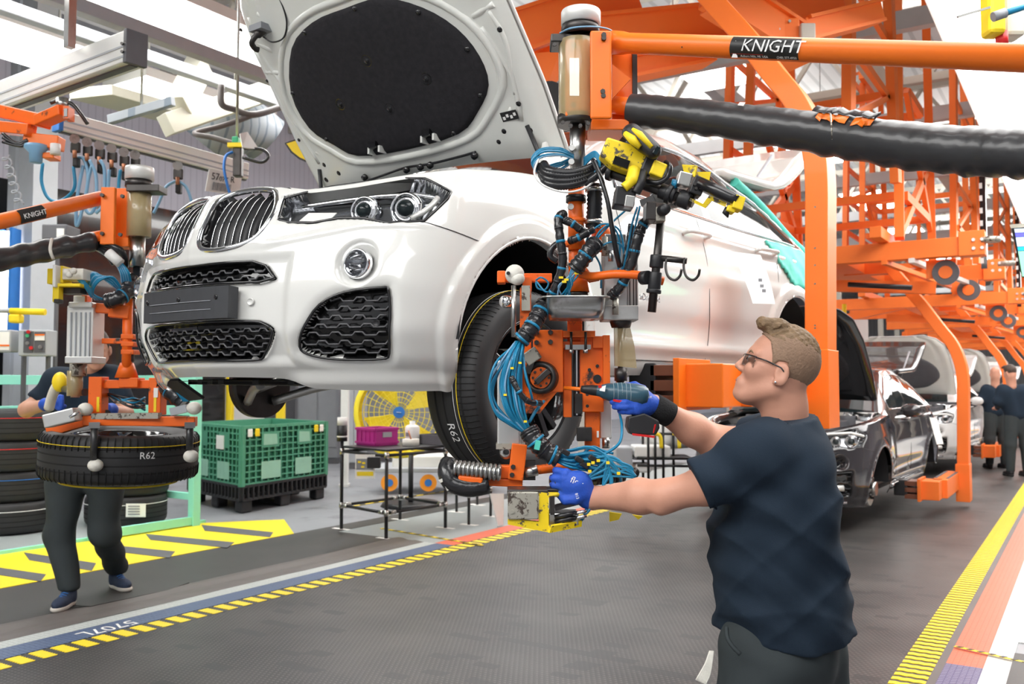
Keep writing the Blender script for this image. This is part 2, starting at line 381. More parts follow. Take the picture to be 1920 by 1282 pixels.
# ---------------------------------------------------------------- floor, belts, walls, roof
def nodemat(name, fn):
    m = bpy.data.materials.new(name); m.use_nodes = True; nt = m.node_tree; fn(nt, nt.nodes['Principled BSDF'], nt.nodes.new, nt.links.new); M[name] = m; return m
def _map(nt, sx=1, sy=1, sz=1):
    tc = nt.nodes.new('ShaderNodeTexCoord'); mp = nt.nodes.new('ShaderNodeMapping'); mp.inputs['Scale'].default_value = (sx, sy, sz); nt.links.new(tc.outputs['Object'], mp.inputs['Vector']); return mp.outputs['Vector'], tc
def _math(nt, op, a, b=None, c=None):
    n = nt.nodes.new('ShaderNodeMath'); n.operation = op
    for i, x in enumerate((a, b, c)):
        if x is None: continue
        if isinstance(x, (int, float)): n.inputs[i].default_value = x
        else: nt.links.new(x, n.inputs[i])
    return n.outputs[0]
def belt_mat(nt, b, new, link):
    """interlocking slat belt: staggered raised studs across the belt, patchy wear"""
    tc = new('ShaderNodeTexCoord'); sp = new('ShaderNodeSeparateXYZ'); link(tc.outputs['Object'], sp.inputs[0]); x, y = sp.outputs[0], sp.outputs[1]
    row = _math(nt, 'FLOOR', _math(nt, 'MULTIPLY', y, 1/.0254)); odd = _math(nt, 'MODULO', row, 2.0)
    fy = _math(nt, 'FRACT', _math(nt, 'MULTIPLY', y, 1/.0254)); fx = _math(nt, 'FRACT', _math(nt, 'ADD', _math(nt, 'MULTIPLY', x, 1/.030), _math(nt, 'MULTIPLY', odd, .5)))
    # zig-zag joint and stud
    zig = _math(nt, 'MULTIPLY', _math(nt, 'ABSOLUTE', _math(nt, 'SUBTRACT', fx, .5)), .5)
    jy = _math(nt, 'ABSOLUTE', _math(nt, 'SUBTRACT', _math(nt, 'FRACT', _math(nt, 'ADD', fy, zig)), .5))
    joint = _math(nt, 'LESS_THAN', jy, .13)
    stud = _math(nt, 'LESS_THAN', _math(nt, 'ADD', _math(nt, 'ABSOLUTE', _math(nt, 'SUBTRACT', fx, .5)), _math(nt, 'MULTIPLY', jy, 1.4)), .34)
    n1 = new('ShaderNodeTexNoise'); n1.inputs['Scale'].default_value = 1.6; n1.inputs['Detail'].default_value = 5; link(tc.outputs['Object'], n1.inputs['Vector'])
    mp = new('ShaderNodeMapping'); mp.inputs['Scale'].default_value = (7.0, 13.0, 1); link(tc.outputs['Object'], mp.inputs['Vector'])
    vo = new('ShaderNodeTexVoronoi'); vo.distance = 'CHEBYCHEV'; vo.inputs['Scale'].default_value = 1.0; vo.inputs['Randomness'].default_value = .35; link(mp.outputs[0], vo.inputs['Vector'])
    patch = _math(nt, 'MULTIPLY', _math(nt, 'GREATER_THAN', vo.outputs['Color'], .80), 1.0)
    rp = new('ShaderNodeValToRGB'); rp.color_ramp.elements[0].position = .32; rp.color_ramp.elements[1].position = .72
    rp.color_ramp.elements[0].color = (.020, .018, .018, 1); rp.color_ramp.elements[1].color = (.085, .077, .072, 1); link(n1.outputs['Fac'], rp.inputs['Fac'])
    m1 = new('ShaderNodeMix'); m1.data_type = 'RGBA'; m1.inputs['B'].default_value = (.02, .018, .018, 1); link(rp.outputs['Color'], m1.inputs['A']); link(_math(nt, 'MULTIPLY', joint, .75), m1.inputs['Factor'])
    m2 = new('ShaderNodeMix'); m2.data_type = 'RGBA'; m2.inputs['B'].default_value = (.25, .235, .225, 1); link(m1.outputs['Result'], m2.inputs['A']); link(_math(nt, 'MULTIPLY', stud, .42), m2.inputs['Factor'])
    m3 = new('ShaderNodeMix'); m3.data_type = 'RGBA'; m3.inputs['B'].default_value = (.028, .028, .03, 1); link(m2.outputs['Result'], m3.inputs['A']); link(_math(nt, 'MULTIPLY', patch, .72), m3.inputs['Factor'])
    link(m3.outputs['Result'], b.inputs['Base Color']); b.inputs['Roughness'].default_value = .42
    bp = new('ShaderNodeBump'); bp.inputs['Distance'].default_value = .004; bp.inputs['Strength'].default_value = .6
    link(_math(nt, 'SUBTRACT', stud, joint), bp.inputs['Height']); link(bp.outputs[0], b.inputs['Normal'])
nodemat('belt', belt_mat)
def tread_mat(c1, c2, amt=.55, wear=.2):
    """raised-lug floor plate: small slanted lugs in alternating directions"""
    def fn(nt, b, new, link):
        tc = new('ShaderNodeTexCoord'); sp = new('ShaderNodeSeparateXYZ'); link(tc.outputs['Object'], sp.inputs[0]); x, y = sp.outputs[0], sp.outputs[1]
        row = _math(nt, 'FLOOR', _math(nt, 'MULTIPLY', x, 1/.028)); odd = _math(nt, 'MODULO', row, 2.0)
        fx = _math(nt, 'SUBTRACT', _math(nt, 'FRACT', _math(nt, 'MULTIPLY', x, 1/.028)), .5); sl = _math(nt, 'MULTIPLY', fx, _math(nt, 'SUBTRACT', _math(nt, 'MULTIPLY', odd, 1.2), .6))
        fy = _math(nt, 'ABSOLUTE', _math(nt, 'SUBTRACT', _math(nt, 'FRACT', _math(nt, 'ADD', _math(nt, 'MULTIPLY', y, 1/.030), sl)), .5))
        lug = _math(nt, 'MULTIPLY', _math(nt, 'LESS_THAN', fy, .17), _math(nt, 'LESS_THAN', _math(nt, 'ABSOLUTE', fx), .42))
        n = new('ShaderNodeTexNoise'); n.inputs['Scale'].default_value = 5; n.inputs['Detail'].default_value = 6; link(tc.outputs['Object'], n.inputs['Vector'])
        m0 = new('ShaderNodeMix'); m0.data_type = 'RGBA'; m0.inputs['A'].default_value = (*c1, 1); m0.inputs['B'].default_value = (*[v*.6 for v in c1], 1); link(_math(nt, 'MULTIPLY', n.outputs['Fac'], wear*2), m0.inputs['Factor'])
        mx = new('ShaderNodeMix'); mx.data_type = 'RGBA'; mx.inputs['B'].default_value = (*c2, 1); link(m0.outputs['Result'], mx.inputs['A']); link(_math(nt, 'MULTIPLY', lug, amt), mx.inputs['Factor'])
        link(mx.outputs['Result'], b.inputs['Base Color']); b.inputs['Roughness'].default_value = .45
        bp = new('ShaderNodeBump'); bp.inputs['Distance'].default_value = .004; bp.inputs['Strength'].default_value = .5; link(lug, bp.inputs['Height']); link(bp.outputs[0], b.inputs['Normal'])
    return fn
nodemat('tread_white', tread_mat((.38, .42, .40), (.85, .86, .84), .8)); nodemat('tread_blue', tread_mat((.030, .062, .16), (.40, .48, .62), .55)); nodemat('tread_orange', tread_mat((.78, .12, .045), (.9, .42, .30), .35))
nodemat('tread_grey', tread_mat((.30, .34, .34), (.62, .64, .63), .6)); nodemat('tread_purple', tread_mat((.07, .055, .17), (.45, .45, .55), .55)); nodemat('tread_pale', tread_mat((.55, .56, .55), (.74, .75, .73), .6, .1)); nodemat('tread_yellow', tread_mat((.93, .72, .02), (.80, .58, .02), .5, .05))
def stripes(c1, c2, sc, ax=0, duty=.1, rough=.5, b_=.3):
    """ribbed metal sheet"""
    def fn(nt, b, new, link):
        tc = new('ShaderNodeTexCoord'); sp = new('ShaderNodeSeparateXYZ'); link(tc.outputs['Object'], sp.inputs[0])
        f = _math(nt, 'FRACT', _math(nt, 'MULTIPLY', sp.outputs[ax], sc)); l = _math(nt, 'LESS_THAN', f, duty)
        mx = new('ShaderNodeMix'); mx.data_type = 'RGBA'; mx.inputs['A'].default_value = (*c1, 1); mx.inputs['B'].default_value = (*c2, 1); link(l, mx.inputs['Factor']); link(mx.outputs['Result'], b.inputs['Base Color'])
        b.inputs['Roughness'].default_value = rough
    return fn
nodemat('wall_sheet', stripes((.58, .58, .66), (.47, .47, .55), 6, 1, .15)); nodemat('wall_sheet_x', stripes((.50, .51, .53), (.36, .37, .40), 4, 0, .15)); nodemat('roof_deck', stripes((.66, .67, .68), (.48, .49, .5), 3, 0, .3))
nodemat('duct_rib', stripes((.30, .33, .36), (.16, .2, .24), 10, 1, .2))
def slab(name, x0, x1, y0, y1, z0, z1, m):
    return struct(MB().box(((x0+x1)/2, (y0+y1)/2, (z0+z1)/2), (x1-x0, y1-y0, z1-z0)).build(name, m))
XW, YE, ZC = -17.0, 70.0, 9.5
slab('floor', XW, 12, -8, YE, -.12, -.004, 'concrete')
cv = slab('floor_belt', -4.70, -.67, -2, YE, -.05, 0.0, 'belt')
def piece(parent, name, x0, x1, y0, y1, z0, z1, m, poly=None):
    o = (MB().prism(poly, z1-z0, (0, 0, z0)) if poly else MB().box(((x0+x1)/2, (y0+y1)/2, (z0+z1)/2), (x1-x0, y1-y0, z1-z0))).build(name, m); put(o, parent); return o
sl_ = piece(cv, 'belt_edge', -4.885, -4.70, -2, 60, -.02, .0005, 'mat_dark')
# serrated yellow marks let into the left belt edge
def serr(x0, x1, y0, y1, n=7, d=.012):
    p = []
    for i in range(n): a = x0+(x1-x0)*i/n; b_ = x0+(x1-x0)*(i+.5)/n; p += [(a, y0), (b_, y0-d)]
    p.append((x1, y0)); p.append((x1, y1))
    for i in range(n): a = x1-(x1-x0)*i/n; b_ = x1-(x1-x0)*(i+.5)/n; p += [(a, y1), (b_, y1+d)]
    p.append((x0, y1)); return p
o0 = MB().prism(serr(-.078, .078, -.031, .031), .003, (0, 0, 0)).build('yellow_mark', 'yellow')
def clone(o, loc, parent, rz=0.):
    c = o.copy(); C.objects.link(c); c.parent = None; c.location = loc; c.rotation_euler = (0, 0, rz); put(c, parent); return c
for k in range(0, 110):
    y = 1.35+.1225*k; clone(o0, (-4.792, y, .0), cv)
for k in range(110, 300): clone(o0, (-4.792, 1.35+.1225*k, .0), cv)
bpy.data.objects.remove(o0)
# right edge: zig-zag yellow slats
zz = []; n_ = 6
for i in range(n_+1): zz.append((-.078+.156*i/n_, -.0225+.008*(i % 2)))
zz += [(x, y+.044) for x, y in reversed(zz)]
o1 = MB().prism(zz, .0035).build('yellow_slat', 'yellow')
for k in range(280): clone(o1, (-.79, 3.9+.08*k, .0), cv)
bpy.data.objects.remove(o1)
rest = MB()
for k in range(280, 330): rest.prism([(x-.79, y+3.9+.08*k) for x, y in zz], .0035, (0, 0, 0))
r_ = rest.build('yellow_slat_run', 'yellow'); put(r_, cv); r_['kind'] = 'stuff'
piece(cv, 'yellow_run', -.868, -.712, 30.3, YE, -.02, .0025, 'yellow')
piece(cv, 'belt_border', -.712, -.672, -2, YE, -.02, .002, 'lip_brown')
# left walkway strips
slab('trim_1', -5.08, -4.885, -2, 6.68, -.03, .003, 'tread_blue'); slab('trim_2', -5.215, -5.08, -2, 6.68, -.03, .003, 'tread_white'); slab('trim_3', -5.1, -4.885, 6.68, 16, -.03, .003, 'tread_orange')
slab('trim_4', -6.3, -5.1, 6.68, 16, -.03, .002, 'tread_grey'); slab('trim_14', -5.16, -4.885, 16, 60, -.03, .003, 'tread_grey')
# rounded rubber lip
L_ = MB(); xs = np.array([-5.58, -5.55, -5.51, -5.46, -5.41, -5.36, -5.31, -5.25, -5.21]); zs = np.array([.004, .010, .016, .016, .006, .006, .012, .008, .003])
ys_ = np.linspace(-2, 6.68, 40); L_.grid(np.array([[(x+.01*math.sin(y*1.7), y, z+.003*math.sin(y*3+x*9)) for x, z in zip(xs, zs)] for y in ys_]), flip=True)
struct(L_.build('trim_5', 'lip_brown'))
slab('floor_mat', -6.58, -5.52, -2, 6.68, -.02, .004, 'mat_dark'); slab('floor_mat', -6.58, -6.3, 6.68, 16, -.02, .004, 'mat_dark')
# torn mat edge
struct(MB().prism([(-5.62, 3.5), (-5.50, 3.55), (-5.47, 4.1), (-5.55, 4.35), (-5.54, 4.0)], .006, (0, 0, .012)).build('trim_6', 'mat_dark'))
# yellow hazard platform with dark slanted stripes
ym = struct(MB().prism([(-7.87, -1), (-6.56, -1), (-6.56, 6.35), (-6.75, 6.5), (-7.33, 6.95), (-7.87, 6.3)], .008, (0, 0, 0)).build('trim_7', 'tread_yellow'))
for q_ in (((378, 984), (512, 998), (506, 1007), (384, 995)), ((273, 1001), (439, 1017), (426, 1027), (282, 1012)), ((173, 1018), (328, 1034), (318, 1046), (182, 1030)), ((45, 1036), (180, 1056), (172, 1070), (55, 1050)), ((-60, 1056), (86, 1077), (76, 1090), (-52, 1070))):
    p = [tuple(G(x, y, .008))[:2] for x, y in q_][::-1]; o = MB().prism(p, .003, (0, 0, .008)).build('dark_stripe', 'grey_dark'); put(o, ym)
slab('trim_8', -9.6, -7.87, -1, 6.25, -.02, .03, 'tread_grey'); slab('trim_9', -7.90, -7.85, -1, 6.35, .0, .036, 'turquoise')
# right-hand strips
slab('trim_10', -.672, -.50, 5.26, YE, -.03, .003, 'tread_orange'); slab('trim_11', -.672, -.50, -2, 5.26, -.03, .003, 'tread_purple'); slab('trim_12', -.50, .9, 5.9, YE, -.03, .003, 'tread_pale'); slab('trim_12', -.50, -.38, -2, 5.9, -.03, .0032, 'tread_pale')
slab('floor_mat', -.38, 1.2, -2, 5.62, -.03, .012, 'mat_dark')
def tape_run(name, p0, p1, w_, n, c1='yellow', c2='plastic_black', lab=''):
    p0, p1 = Vector(p0), Vector(p1); r0 = MB().beam(p0, p1, w_, .002); o = tag(r0.build(name, c1), lab, 'tape')
    d = (p1-p0).normalized(); sd = Vector((-d.y, d.x, 0)); L = (p1-p0).length
    for k in range(n):
        c = p0+d*L*(k+.5)/n; h = L/n*.28
        s = MB().prism([tuple((c-d*h-sd*w_/2)[:2]), tuple((c+d*h*.4-sd*w_/2)[:2]), tuple((c+d*h+sd*w_/2)[:2]), tuple((c-d*h*.4+sd*w_/2)[:2])], .002, (0, 0, p0.z+.001)).build('black_bar', c2); put(s, o)
    return o
tape_run('floor_tape', G(1790, 1211, .012), G(1935, 1244, .012), .025, 7, lab='black and yellow floor tape crossing the orange and white strips')
tape_run('floor_tape', G(715, 990, .007), G(905, 1022, .007), .035, 9, lab='black and yellow floor tape running from the table to the belt')
tape_run('floor_tape', G(640, 952, .002), G(850, 918, .002), .04, 9, lab='black and yellow floor tape behind the black table')
# station number on the blue strip, read from the far side
tx = text_mesh('floor_lettering', '5707L', .155, 'paper', Vector((-5.012, 3.50, .0045)), (0, -1, 0), (1, 0, 0), .001, sx=.95); put(tx, bpy.data.objects['trim_1'])
# walls and roof
slab('wall_left', XW-.2, XW, -8, YE, 0, ZC, 'wall_sheet'); slab('wall_far', XW, 12, YE, YE+.2, 0, ZC, 'wall_sheet_x'); slab('wall_right', 12, 12.2, -8, YE, 0, ZC, 'wall_sheet'); slab('wall_back', XW, 12, -8.2, -8, 0, ZC, 'wall_sheet_x')
slab('ceiling', XW, 12, -8, YE, ZC, ZC+.15, 'roof_deck')
ORD = ('nearest', 'second', 'third', 'fourth', 'fifth', 'sixth', 'seventh', 'eighth')
# roof structure: joists, deck beams and ducts high up
for k in range(15):
    y = 3+k*4.4; t = tag(bpy.data.objects.new('roof_truss', None), ('%s pale roof truss spanning the hall, counted from the camera' % ORD[k]) if k < 7 else 'distant pale roof truss spanning the hall above the line, one of a row', 'truss', 'roof trusses'); C.objects.link(t); t.location = (0, y, 8.2)
    if k == 0:
        a = MB(); a.beam((XW, y, 9.1), (12, y, 9.1), .18, .18); put(a.build('top_chord', 'truss_beige'), t); a = MB(); a.beam((XW, y, 7.9), (12, y, 7.9), .2, .16); put(a.build('bottom_chord', 'truss_beige'), t)
        for i in range(19):
            x = XW+.8+i*1.5; put(MB().beam((x, y, 7.95), (x+.75, y, 9.05), .09, .09).build('web_member', 'truss_beige'), t); put(MB().beam((x+.75, y, 9.05), (x+1.5, y, 7.95), .09, .09).build('web_member', 'truss_beige'), t)
        first = t; tk = kids(t)
    else:
        for c_ in tk:
            n2 = c_.copy(); C.objects.link(n2); n2.parent = t; n2.matrix_parent_inverse = c_.matrix_parent_inverse.copy(); 
for k in range(6):
    x = (-13.5, -10.2, -6.2, -3.2, 1.5, 5)[k]; o = MB().beam((x, 1, 7.4-.25*(k % 2)), (x, YE, 7.4-.25*(k % 2)), .22, .34).build('roof_girder', 'truss_beige' if k % 2 else 'truss_grey'); tag(o, '%s long steel girder from the left, running away under the roof' % ('leftmost', 'second', 'third', 'fourth', 'fifth', 'rightmost')[k], 'girder', 'roof girders')
for k in range(12):
    y = 11+k*4.1; g_ = tag(bpy.data.objects.new('steel_gantry', None), ('%s dull grey steel gantry over the line, counted from the camera' % ORD[k]) if k < 7 else 'distant dull grey steel gantry frame standing over the line', 'gantry', 'grey gantries'); C.objects.link(g_); g_.location = (-3.4, y, 5)
    b_ = MB(); b_.beam((-8, y, 5.6), (4, y, 5.6), .14, .22); put(b_.build('cross_beam', 'truss_grey'), g_)
    for x in (-8, 4): put(MB().beam((x, y, 0), (x, y, 5.6), .2, .2, Vector((0, 1, 0))).build('column', 'truss_beige'), g_)
    for x in (-6.8, -5.2, 1.2, 2.6): put(MB().beam((x, y, 5.6), (x+.9*((k % 2)*2-1), y, 7.3), .08, .08).build('brace', 'truss_beige'), g_)
# overhead luminaires: the bright light canopy along the right and the two strips at the left
def lamp_strip(name, label, x0, x1, y0, y1, z, m='lamp', n=8, grp=None, tilt=0.):
    r = empty(name, ((x0+x1)/2, (y0+y1)/2, z), label, 'light', grp); L = (y1-y0)/n
    hs = MB(); hs.box(((x0+x1)/2, (y0+y1)/2, z+.10), (x1-x0+.06, y1-y0, .10)); put(hs.build('housing', 'alu_light'), r)
    for y_ in (y0+.3, y1-.3): put(MB().cyl(((x0+x1)/2, y_, z+.1), ((x0+x1)/2, y_, ZC), .012, n=6).build('hanger_rod', 'steel'), r)
    for i in range(n): put(MB().box(((x0+x1)/2, y0+L*(i+.5), z+.035), (x1-x0, L-.03, .04)).build('diffuser', m), r)
    return r
lamp_strip('light_canopy', 'wide glaring white light canopy over the right edge of the line', -.92, 1.6, 1.5, 49.5, 4.2, 'lamp_canopy', n=24)
lamp_strip('strip_light', 'long glaring strip light behind the raised bonnet at upper left', -6.95, -6.35, 1.0, 13, 4.62, n=6)
lamp_strip('strip_light', 'second glaring strip light beyond the aluminium beam at far left', -8.9, -8.05, 2.5, 5.3, 4.62, n=3)
lamp_strip('strip_light', 'small strip light hanging beyond the end of the big aluminium beam', -8.95, -8.25, 5.8, 7.6, 4.62, n=2)
for k in range(7): lamp_strip('hall_or_fill_light', '%s hall light over the left aisle, counted from the camera' % ORD[k], -12.3, -11.2, 6+k*6, 9+k*6, 6.9, 'lamp', 2, 'hall lights over the left aisle')
for k in range(6): lamp_strip('hall_or_fill_light', '%s hall light high above the line, counted from the camera' % ORD[k], -6.0, -4.9, 13+k*7, 16+k*7, 6.9, 'lamp', 2, 'hall lights over the line')
lamp_strip('hall_or_fill_light', 'second added fill light panel out of view behind the camera at right', .5, 4.5, -6, -1.5, 5.2, 'lamp_soft', 2)  # unseen panel added to light the dark front of the carrier post
lamp_strip('hall_or_fill_light', 'large added fill light panel out of view behind the camera', -6, -.5, -6, -1, 5.2, 'fill_mid', 3)  # unseen fill panel, its strength set to light the camera-facing sides
# ---------------------------------------------------------------- car body surface: q = length along the plan outline from the nose, z = height
PL = np.array([(0, -.87), (.19, -.852), (.34, -.80), (.50, -.735), (.66, -.665), (.80, -.57), (.875, -.445), (.908, -.29), (.925, -.12), (.935, .05), (.93, .35), (.905, .8),
               (.90, 1.5), (.915, 2.2), (.94, 2.6), (.95, 2.9), (.93, 3.25), (.85, 3.55), (.6, 3.75), (.3, 3.8), (0, 3.81)])
def _cr(pts, k=24):
    n = len(pts); out = []
    for i in range(n-1):
        p0 = pts[i-1] if i else pts[0]*2-pts[1]; p1, p2 = pts[i], pts[i+1]; p3 = pts[i+2] if i+2 < n else pts[-1]*2-pts[-2]
        for t in np.arange(k)/k: out.append(.5*((2*p1)+(p2-p0)*t+(2*p0-5*p1+4*p2-p3)*t*t+(-p0+3*p1-3*p2+p3)*t**3))
    return np.array(out+[pts[-1]])
PLD = _cr(PL); QL = np.concatenate([[0], np.cumsum(np.hypot(*np.diff(PLD, axis=0).T))])
def q_of_y(y):
    i = np.searchsorted(PLD[:, 1], y); return float(QL[min(i, len(QL)-1)])
def q_of_x(x): return float(np.interp(x, PLD[:140, 0], QL[:140]))
def sstep(a, b, x): t = np.clip((x-a)/(b-a), 0, 1); return t*t*(3-2*t)
_zz = np.linspace(.1, 1.5, 281)
def _sm(z, v, w=13):
    d = np.interp(_zz, z, v); d = np.pad(d, w, mode='edge'); return np.convolve(d, np.hanning(2*w+3)[1:-1]/np.hanning(2*w+3)[1:-1].sum(), 'same')[w:-w]
FS = _sm([.1, .22, .30, .40, .55, .66, .78, .90, 1.0, 1.1], [.22, .12, .04, 0, 0, .02, .06, .12, .26, .5], 8)
XS = _sm([.1, .22, .30, .42, .56, .75, .88, 1.0, 1.1, 1.2], [.88, .90, .955, .985, 1.0, 1.0, .985, .955, .92, .86], 8)
def zt(q):
    return np.interp(q, [0, .3, .45, .62, .8, 1.0, 1.25, 1.6, 2.0, 2.6, 3.4, 4.2, 4.6, 5.2], [.925, .925, .90, .915, .95, .985, 1.005, 1.03, 1.055, 1.075, 1.10, 1.12, 1.10, 1.05])
def zb(q): return np.interp(q, [0, .35, .44, .52, .83, 1.05, 1.25, 2, 3.8, 4.5, 5.2], [.25, .245, .238, .22, .21, .208, .25, .26, .28, .36, .38])
def body(q, z):
    q = np.asarray(q, float); z = np.asarray(z, float); a = np.abs(q)
    x = np.interp(a, QL, PLD[:, 0]); y = np.interp(a, QL, PLD[:, 1]); fs = np.interp(z, _zz, FS); xs = np.interp(z, _zz, XS)
    wf = 1-sstep(-.75, .15, y); wr = sstep(3.0, 3.8, y)
    y = y+fs*wf*1.0-.35*fs*wr
    x = x*(1+(xs-1)*sstep(.05, .5, a))
    return np.stack([x*np.sign(np.where(q == 0, 1, q)), y, z*np.ones_like(x)], -1)
def poly_sd(q, z, poly):
    """signed distance to a polygon (negative inside)"""
    P_ = np.asarray(poly, float); d = np.full(np.shape(q), 1e9); ins = np.zeros(np.shape(q), bool); n = len(P_)
    for i in range(n):
        a, b = P_[i], P_[(i+1) % n]; e = b-a; wq, wz = q-a[0], z-a[1]
        t = np.clip((wq*e[0]+wz*e[1])/max(e@e, 1e-12), 0, 1); d = np.minimum(d, (wq-t*e[0])**2+(wz-t*e[1])**2)
        c = (a[1] > z) != (b[1] > z); ins ^= c & (q < (b[0]-a[0])*(z-a[1])/((b[1]-a[1]) or 1e-12)+a[0])
    d = np.sqrt(d); return np.where(ins, -d, d)
def smooth_poly(p, k=4): return [(v.x, v.y) for v in cat_rom([(a, b, 0) for a, b in p], k, True)]
KID = smooth_poly([(.035, .735), (.028, .83), (.045, .915), (.16, .932), (.28, .918), (.33, .872), (.335, .80), (.295, .73), (.20, .70), (.09, .702)])
UPI = [(-.405, .588), (-.365, .633), (-.31, .65), (.31, .65), (.365, .633), (.405, .588), (.35, .576), (-.35, .576)]
LOI = smooth_poly([(-.41, .396), (-.375, .430), (-.30, .440), (0, .442), (.30, .440), (.375, .430), (.41, .396), (.36, .325), (.30, .304), (0, .306), (-.30, .304), (-.36, .325)], 3)
SDI = smooth_poly([(.505, .35), (.535, .422), (.585, .490), (.673, .530), (.80, .545), (.826, .535), (.838, .44), (.831, .325), (.80, .306), (.70, .303), (.605, .308), (.53, .324)], 3)
HLP = [(.365, .80), (.352, .885), (.50, .926), (.70, .952), (.85, .948), (.99, .896), (.983, .868), (.909, .778), (.779, .772), (.697, .790), (.60, .795), (.505, .782), (.411, .788)]
FR, RR = 1.47, 4.278; WR = .385
def box_sd(a, z, a0, a1, z0, z1):
    dx = np.maximum(a0-a, a-a1); dz = np.maximum(z0-z, z-z1); return np.maximum(dx, dz)
def pocket(sd, depth, lip=.006, soft=.004): return -depth*sstep(soft, -lip, sd)
def front_disp(q, z):
    a = np.abs(q); D = np.zeros(np.shape(q)); far = a > 1.15
    for poly, dep in ((KID, .05), (UPI, .05), (LOI, .05), (SDI, .05), (HLP, .075)):
        D = np.minimum(D, pocket(poly_sd(a, z, poly), dep))
    D += -.016*sstep(.02, -.02, box_sd(a, z, -1, .455, .30-.25*(a > .5), .665))*(z > .25)          # frame around plate
    D += -.020*sstep(.04, -.03, poly_sd(a, z, SDI))
    r = np.hypot((a-.705)*1.05, (z-.632)); D += -.030*sstep(.088, .052, r)-.035*sstep(.050, .045, r)
    D += .012*sstep(.02, .0, np.abs(z-.70-.16*np.clip(a-.3, 0, .4)))*sstep(.3, .4, a)*sstep(1.0, .8, a)*.4
    D += .020*sstep(.275, .235, z)*sstep(.38, .50, a)*sstep(1.1, 1.0, a)                            # chin blade
    D += .010*sstep(-.02, .02, z-.70)*sstep(.46, .30, a)
    return np.where(far, 0, D)
def side_disp(q, z):
    a = np.abs(q); D = np.zeros(np.shape(q))
    for c in (FR, RR):
        r = np.hypot(a-c, np.maximum(z, .385)-.385); D += .016*sstep(.475, .44, r)*sstep(.37, .39, r)
    D += .012*np.exp(-((z-1.0)/.02)**2)*sstep(2.2, 2.6, a)*sstep(4.9, 4.2, a)
    D += -.018*np.exp(-((z-.50)/.07)**2)*sstep(1.9, 2.2, a)*sstep(3.95, 3.7, a)+.012*np.exp(-((z-.40)/.03)**2)*sstep(1.9, 2.2, a)*sstep(3.95, 3.7, a)
    D += .008*np.exp(-((z-.78)/.05)**2)*sstep(2.0, 3.0, a)
    return D
def car_point(q, z, off=0.):
    """point on the finished body surface, pushed out by off"""
    q = np.atleast_1d(np.asarray(q, float)); z = np.atleast_1d(np.asarray(z, float)); e = 2e-3
    p = body(q, z); n = np.cross(body(q+e, z)-body(q-e, z), body(q, z+e)-body(q, z-e)); n /= np.linalg.norm(n, axis=-1, keepdims=True)
    return p+n*np.asarray(off).reshape(-1, *([1] if np.ndim(off) else []))if np.ndim(off) else p+n*off
def surf_grid(Q, Z, disp=None):
    sh = Q.shape; q, z = Q.ravel(), Z.ravel(); e = 2e-3
    p = body(q, z); n = np.cross(body(q+e, z)-body(q-e, z), body(q, z+e)-body(q, z-e)); n /= np.maximum(np.linalg.norm(n, axis=-1, keepdims=True), 1e-9)
    if disp is not None: p = p+n*disp(q, z)[:, None]
    return p.reshape(*sh, 3)
def mask_mesh(name, A, mask, mat_, root, midx=None, flip=False):
    """faces of point grid A where mask is true"""
    n, m = A.shape[:2]; idx = np.arange(n*m).reshape(n, m)
    q = np.stack([idx[:-1, :-1], idx[1:, :-1], idx[1:, 1:], idx[:-1, 1:]], -1)[mask]
    if flip: q = q[:, ::-1]
    if not len(q): return None
    u, inv = np.unique(q, return_inverse=True); q = inv.reshape(-1, 4)
    me = bpy.data.meshes.new(name); me.from_pydata(A.reshape(-1, 3)[u].tolist(), [], q.tolist())
    for x in (mat_ if isinstance(mat_, (list, tuple)) else [mat_]): me.materials.append(M[x])
    if midx is not None: me.polygons.foreach_set('material_index', midx[mask].astype(int))
    me.polygons.foreach_set('use_smooth', [True]*len(q)); me.update()
    o = bpy.data.objects.new(name, me); C.objects.link(o); o.parent = root; return o
def lbuild(mb, name, m, root, **k):
    o = mb.build(name, m, **k); o.parent = root; return o
def curve_on(pts, off, sgn=1):
    q = np.array([p[0]*sgn for p in pts]); z = np.array([p[1] for p in pts]); return [Vector(v) for v in car_point(q, z, off)]
def dens(poly, closed=True, step=.012):
    out = []; n = len(poly)
    for i in range(n if closed else n-1):
        a, b = poly[i], poly[(i+1) % n]; k = max(1, int(math.hypot(a[0]-b[0], a[1]-b[1])/step))
        out += [(a[0]+(b[0]-a[0])*t/k, a[1]+(b[1]-a[1])*t/k) for t in range(k)]
    if not closed: out.append(poly[-1])
    return out
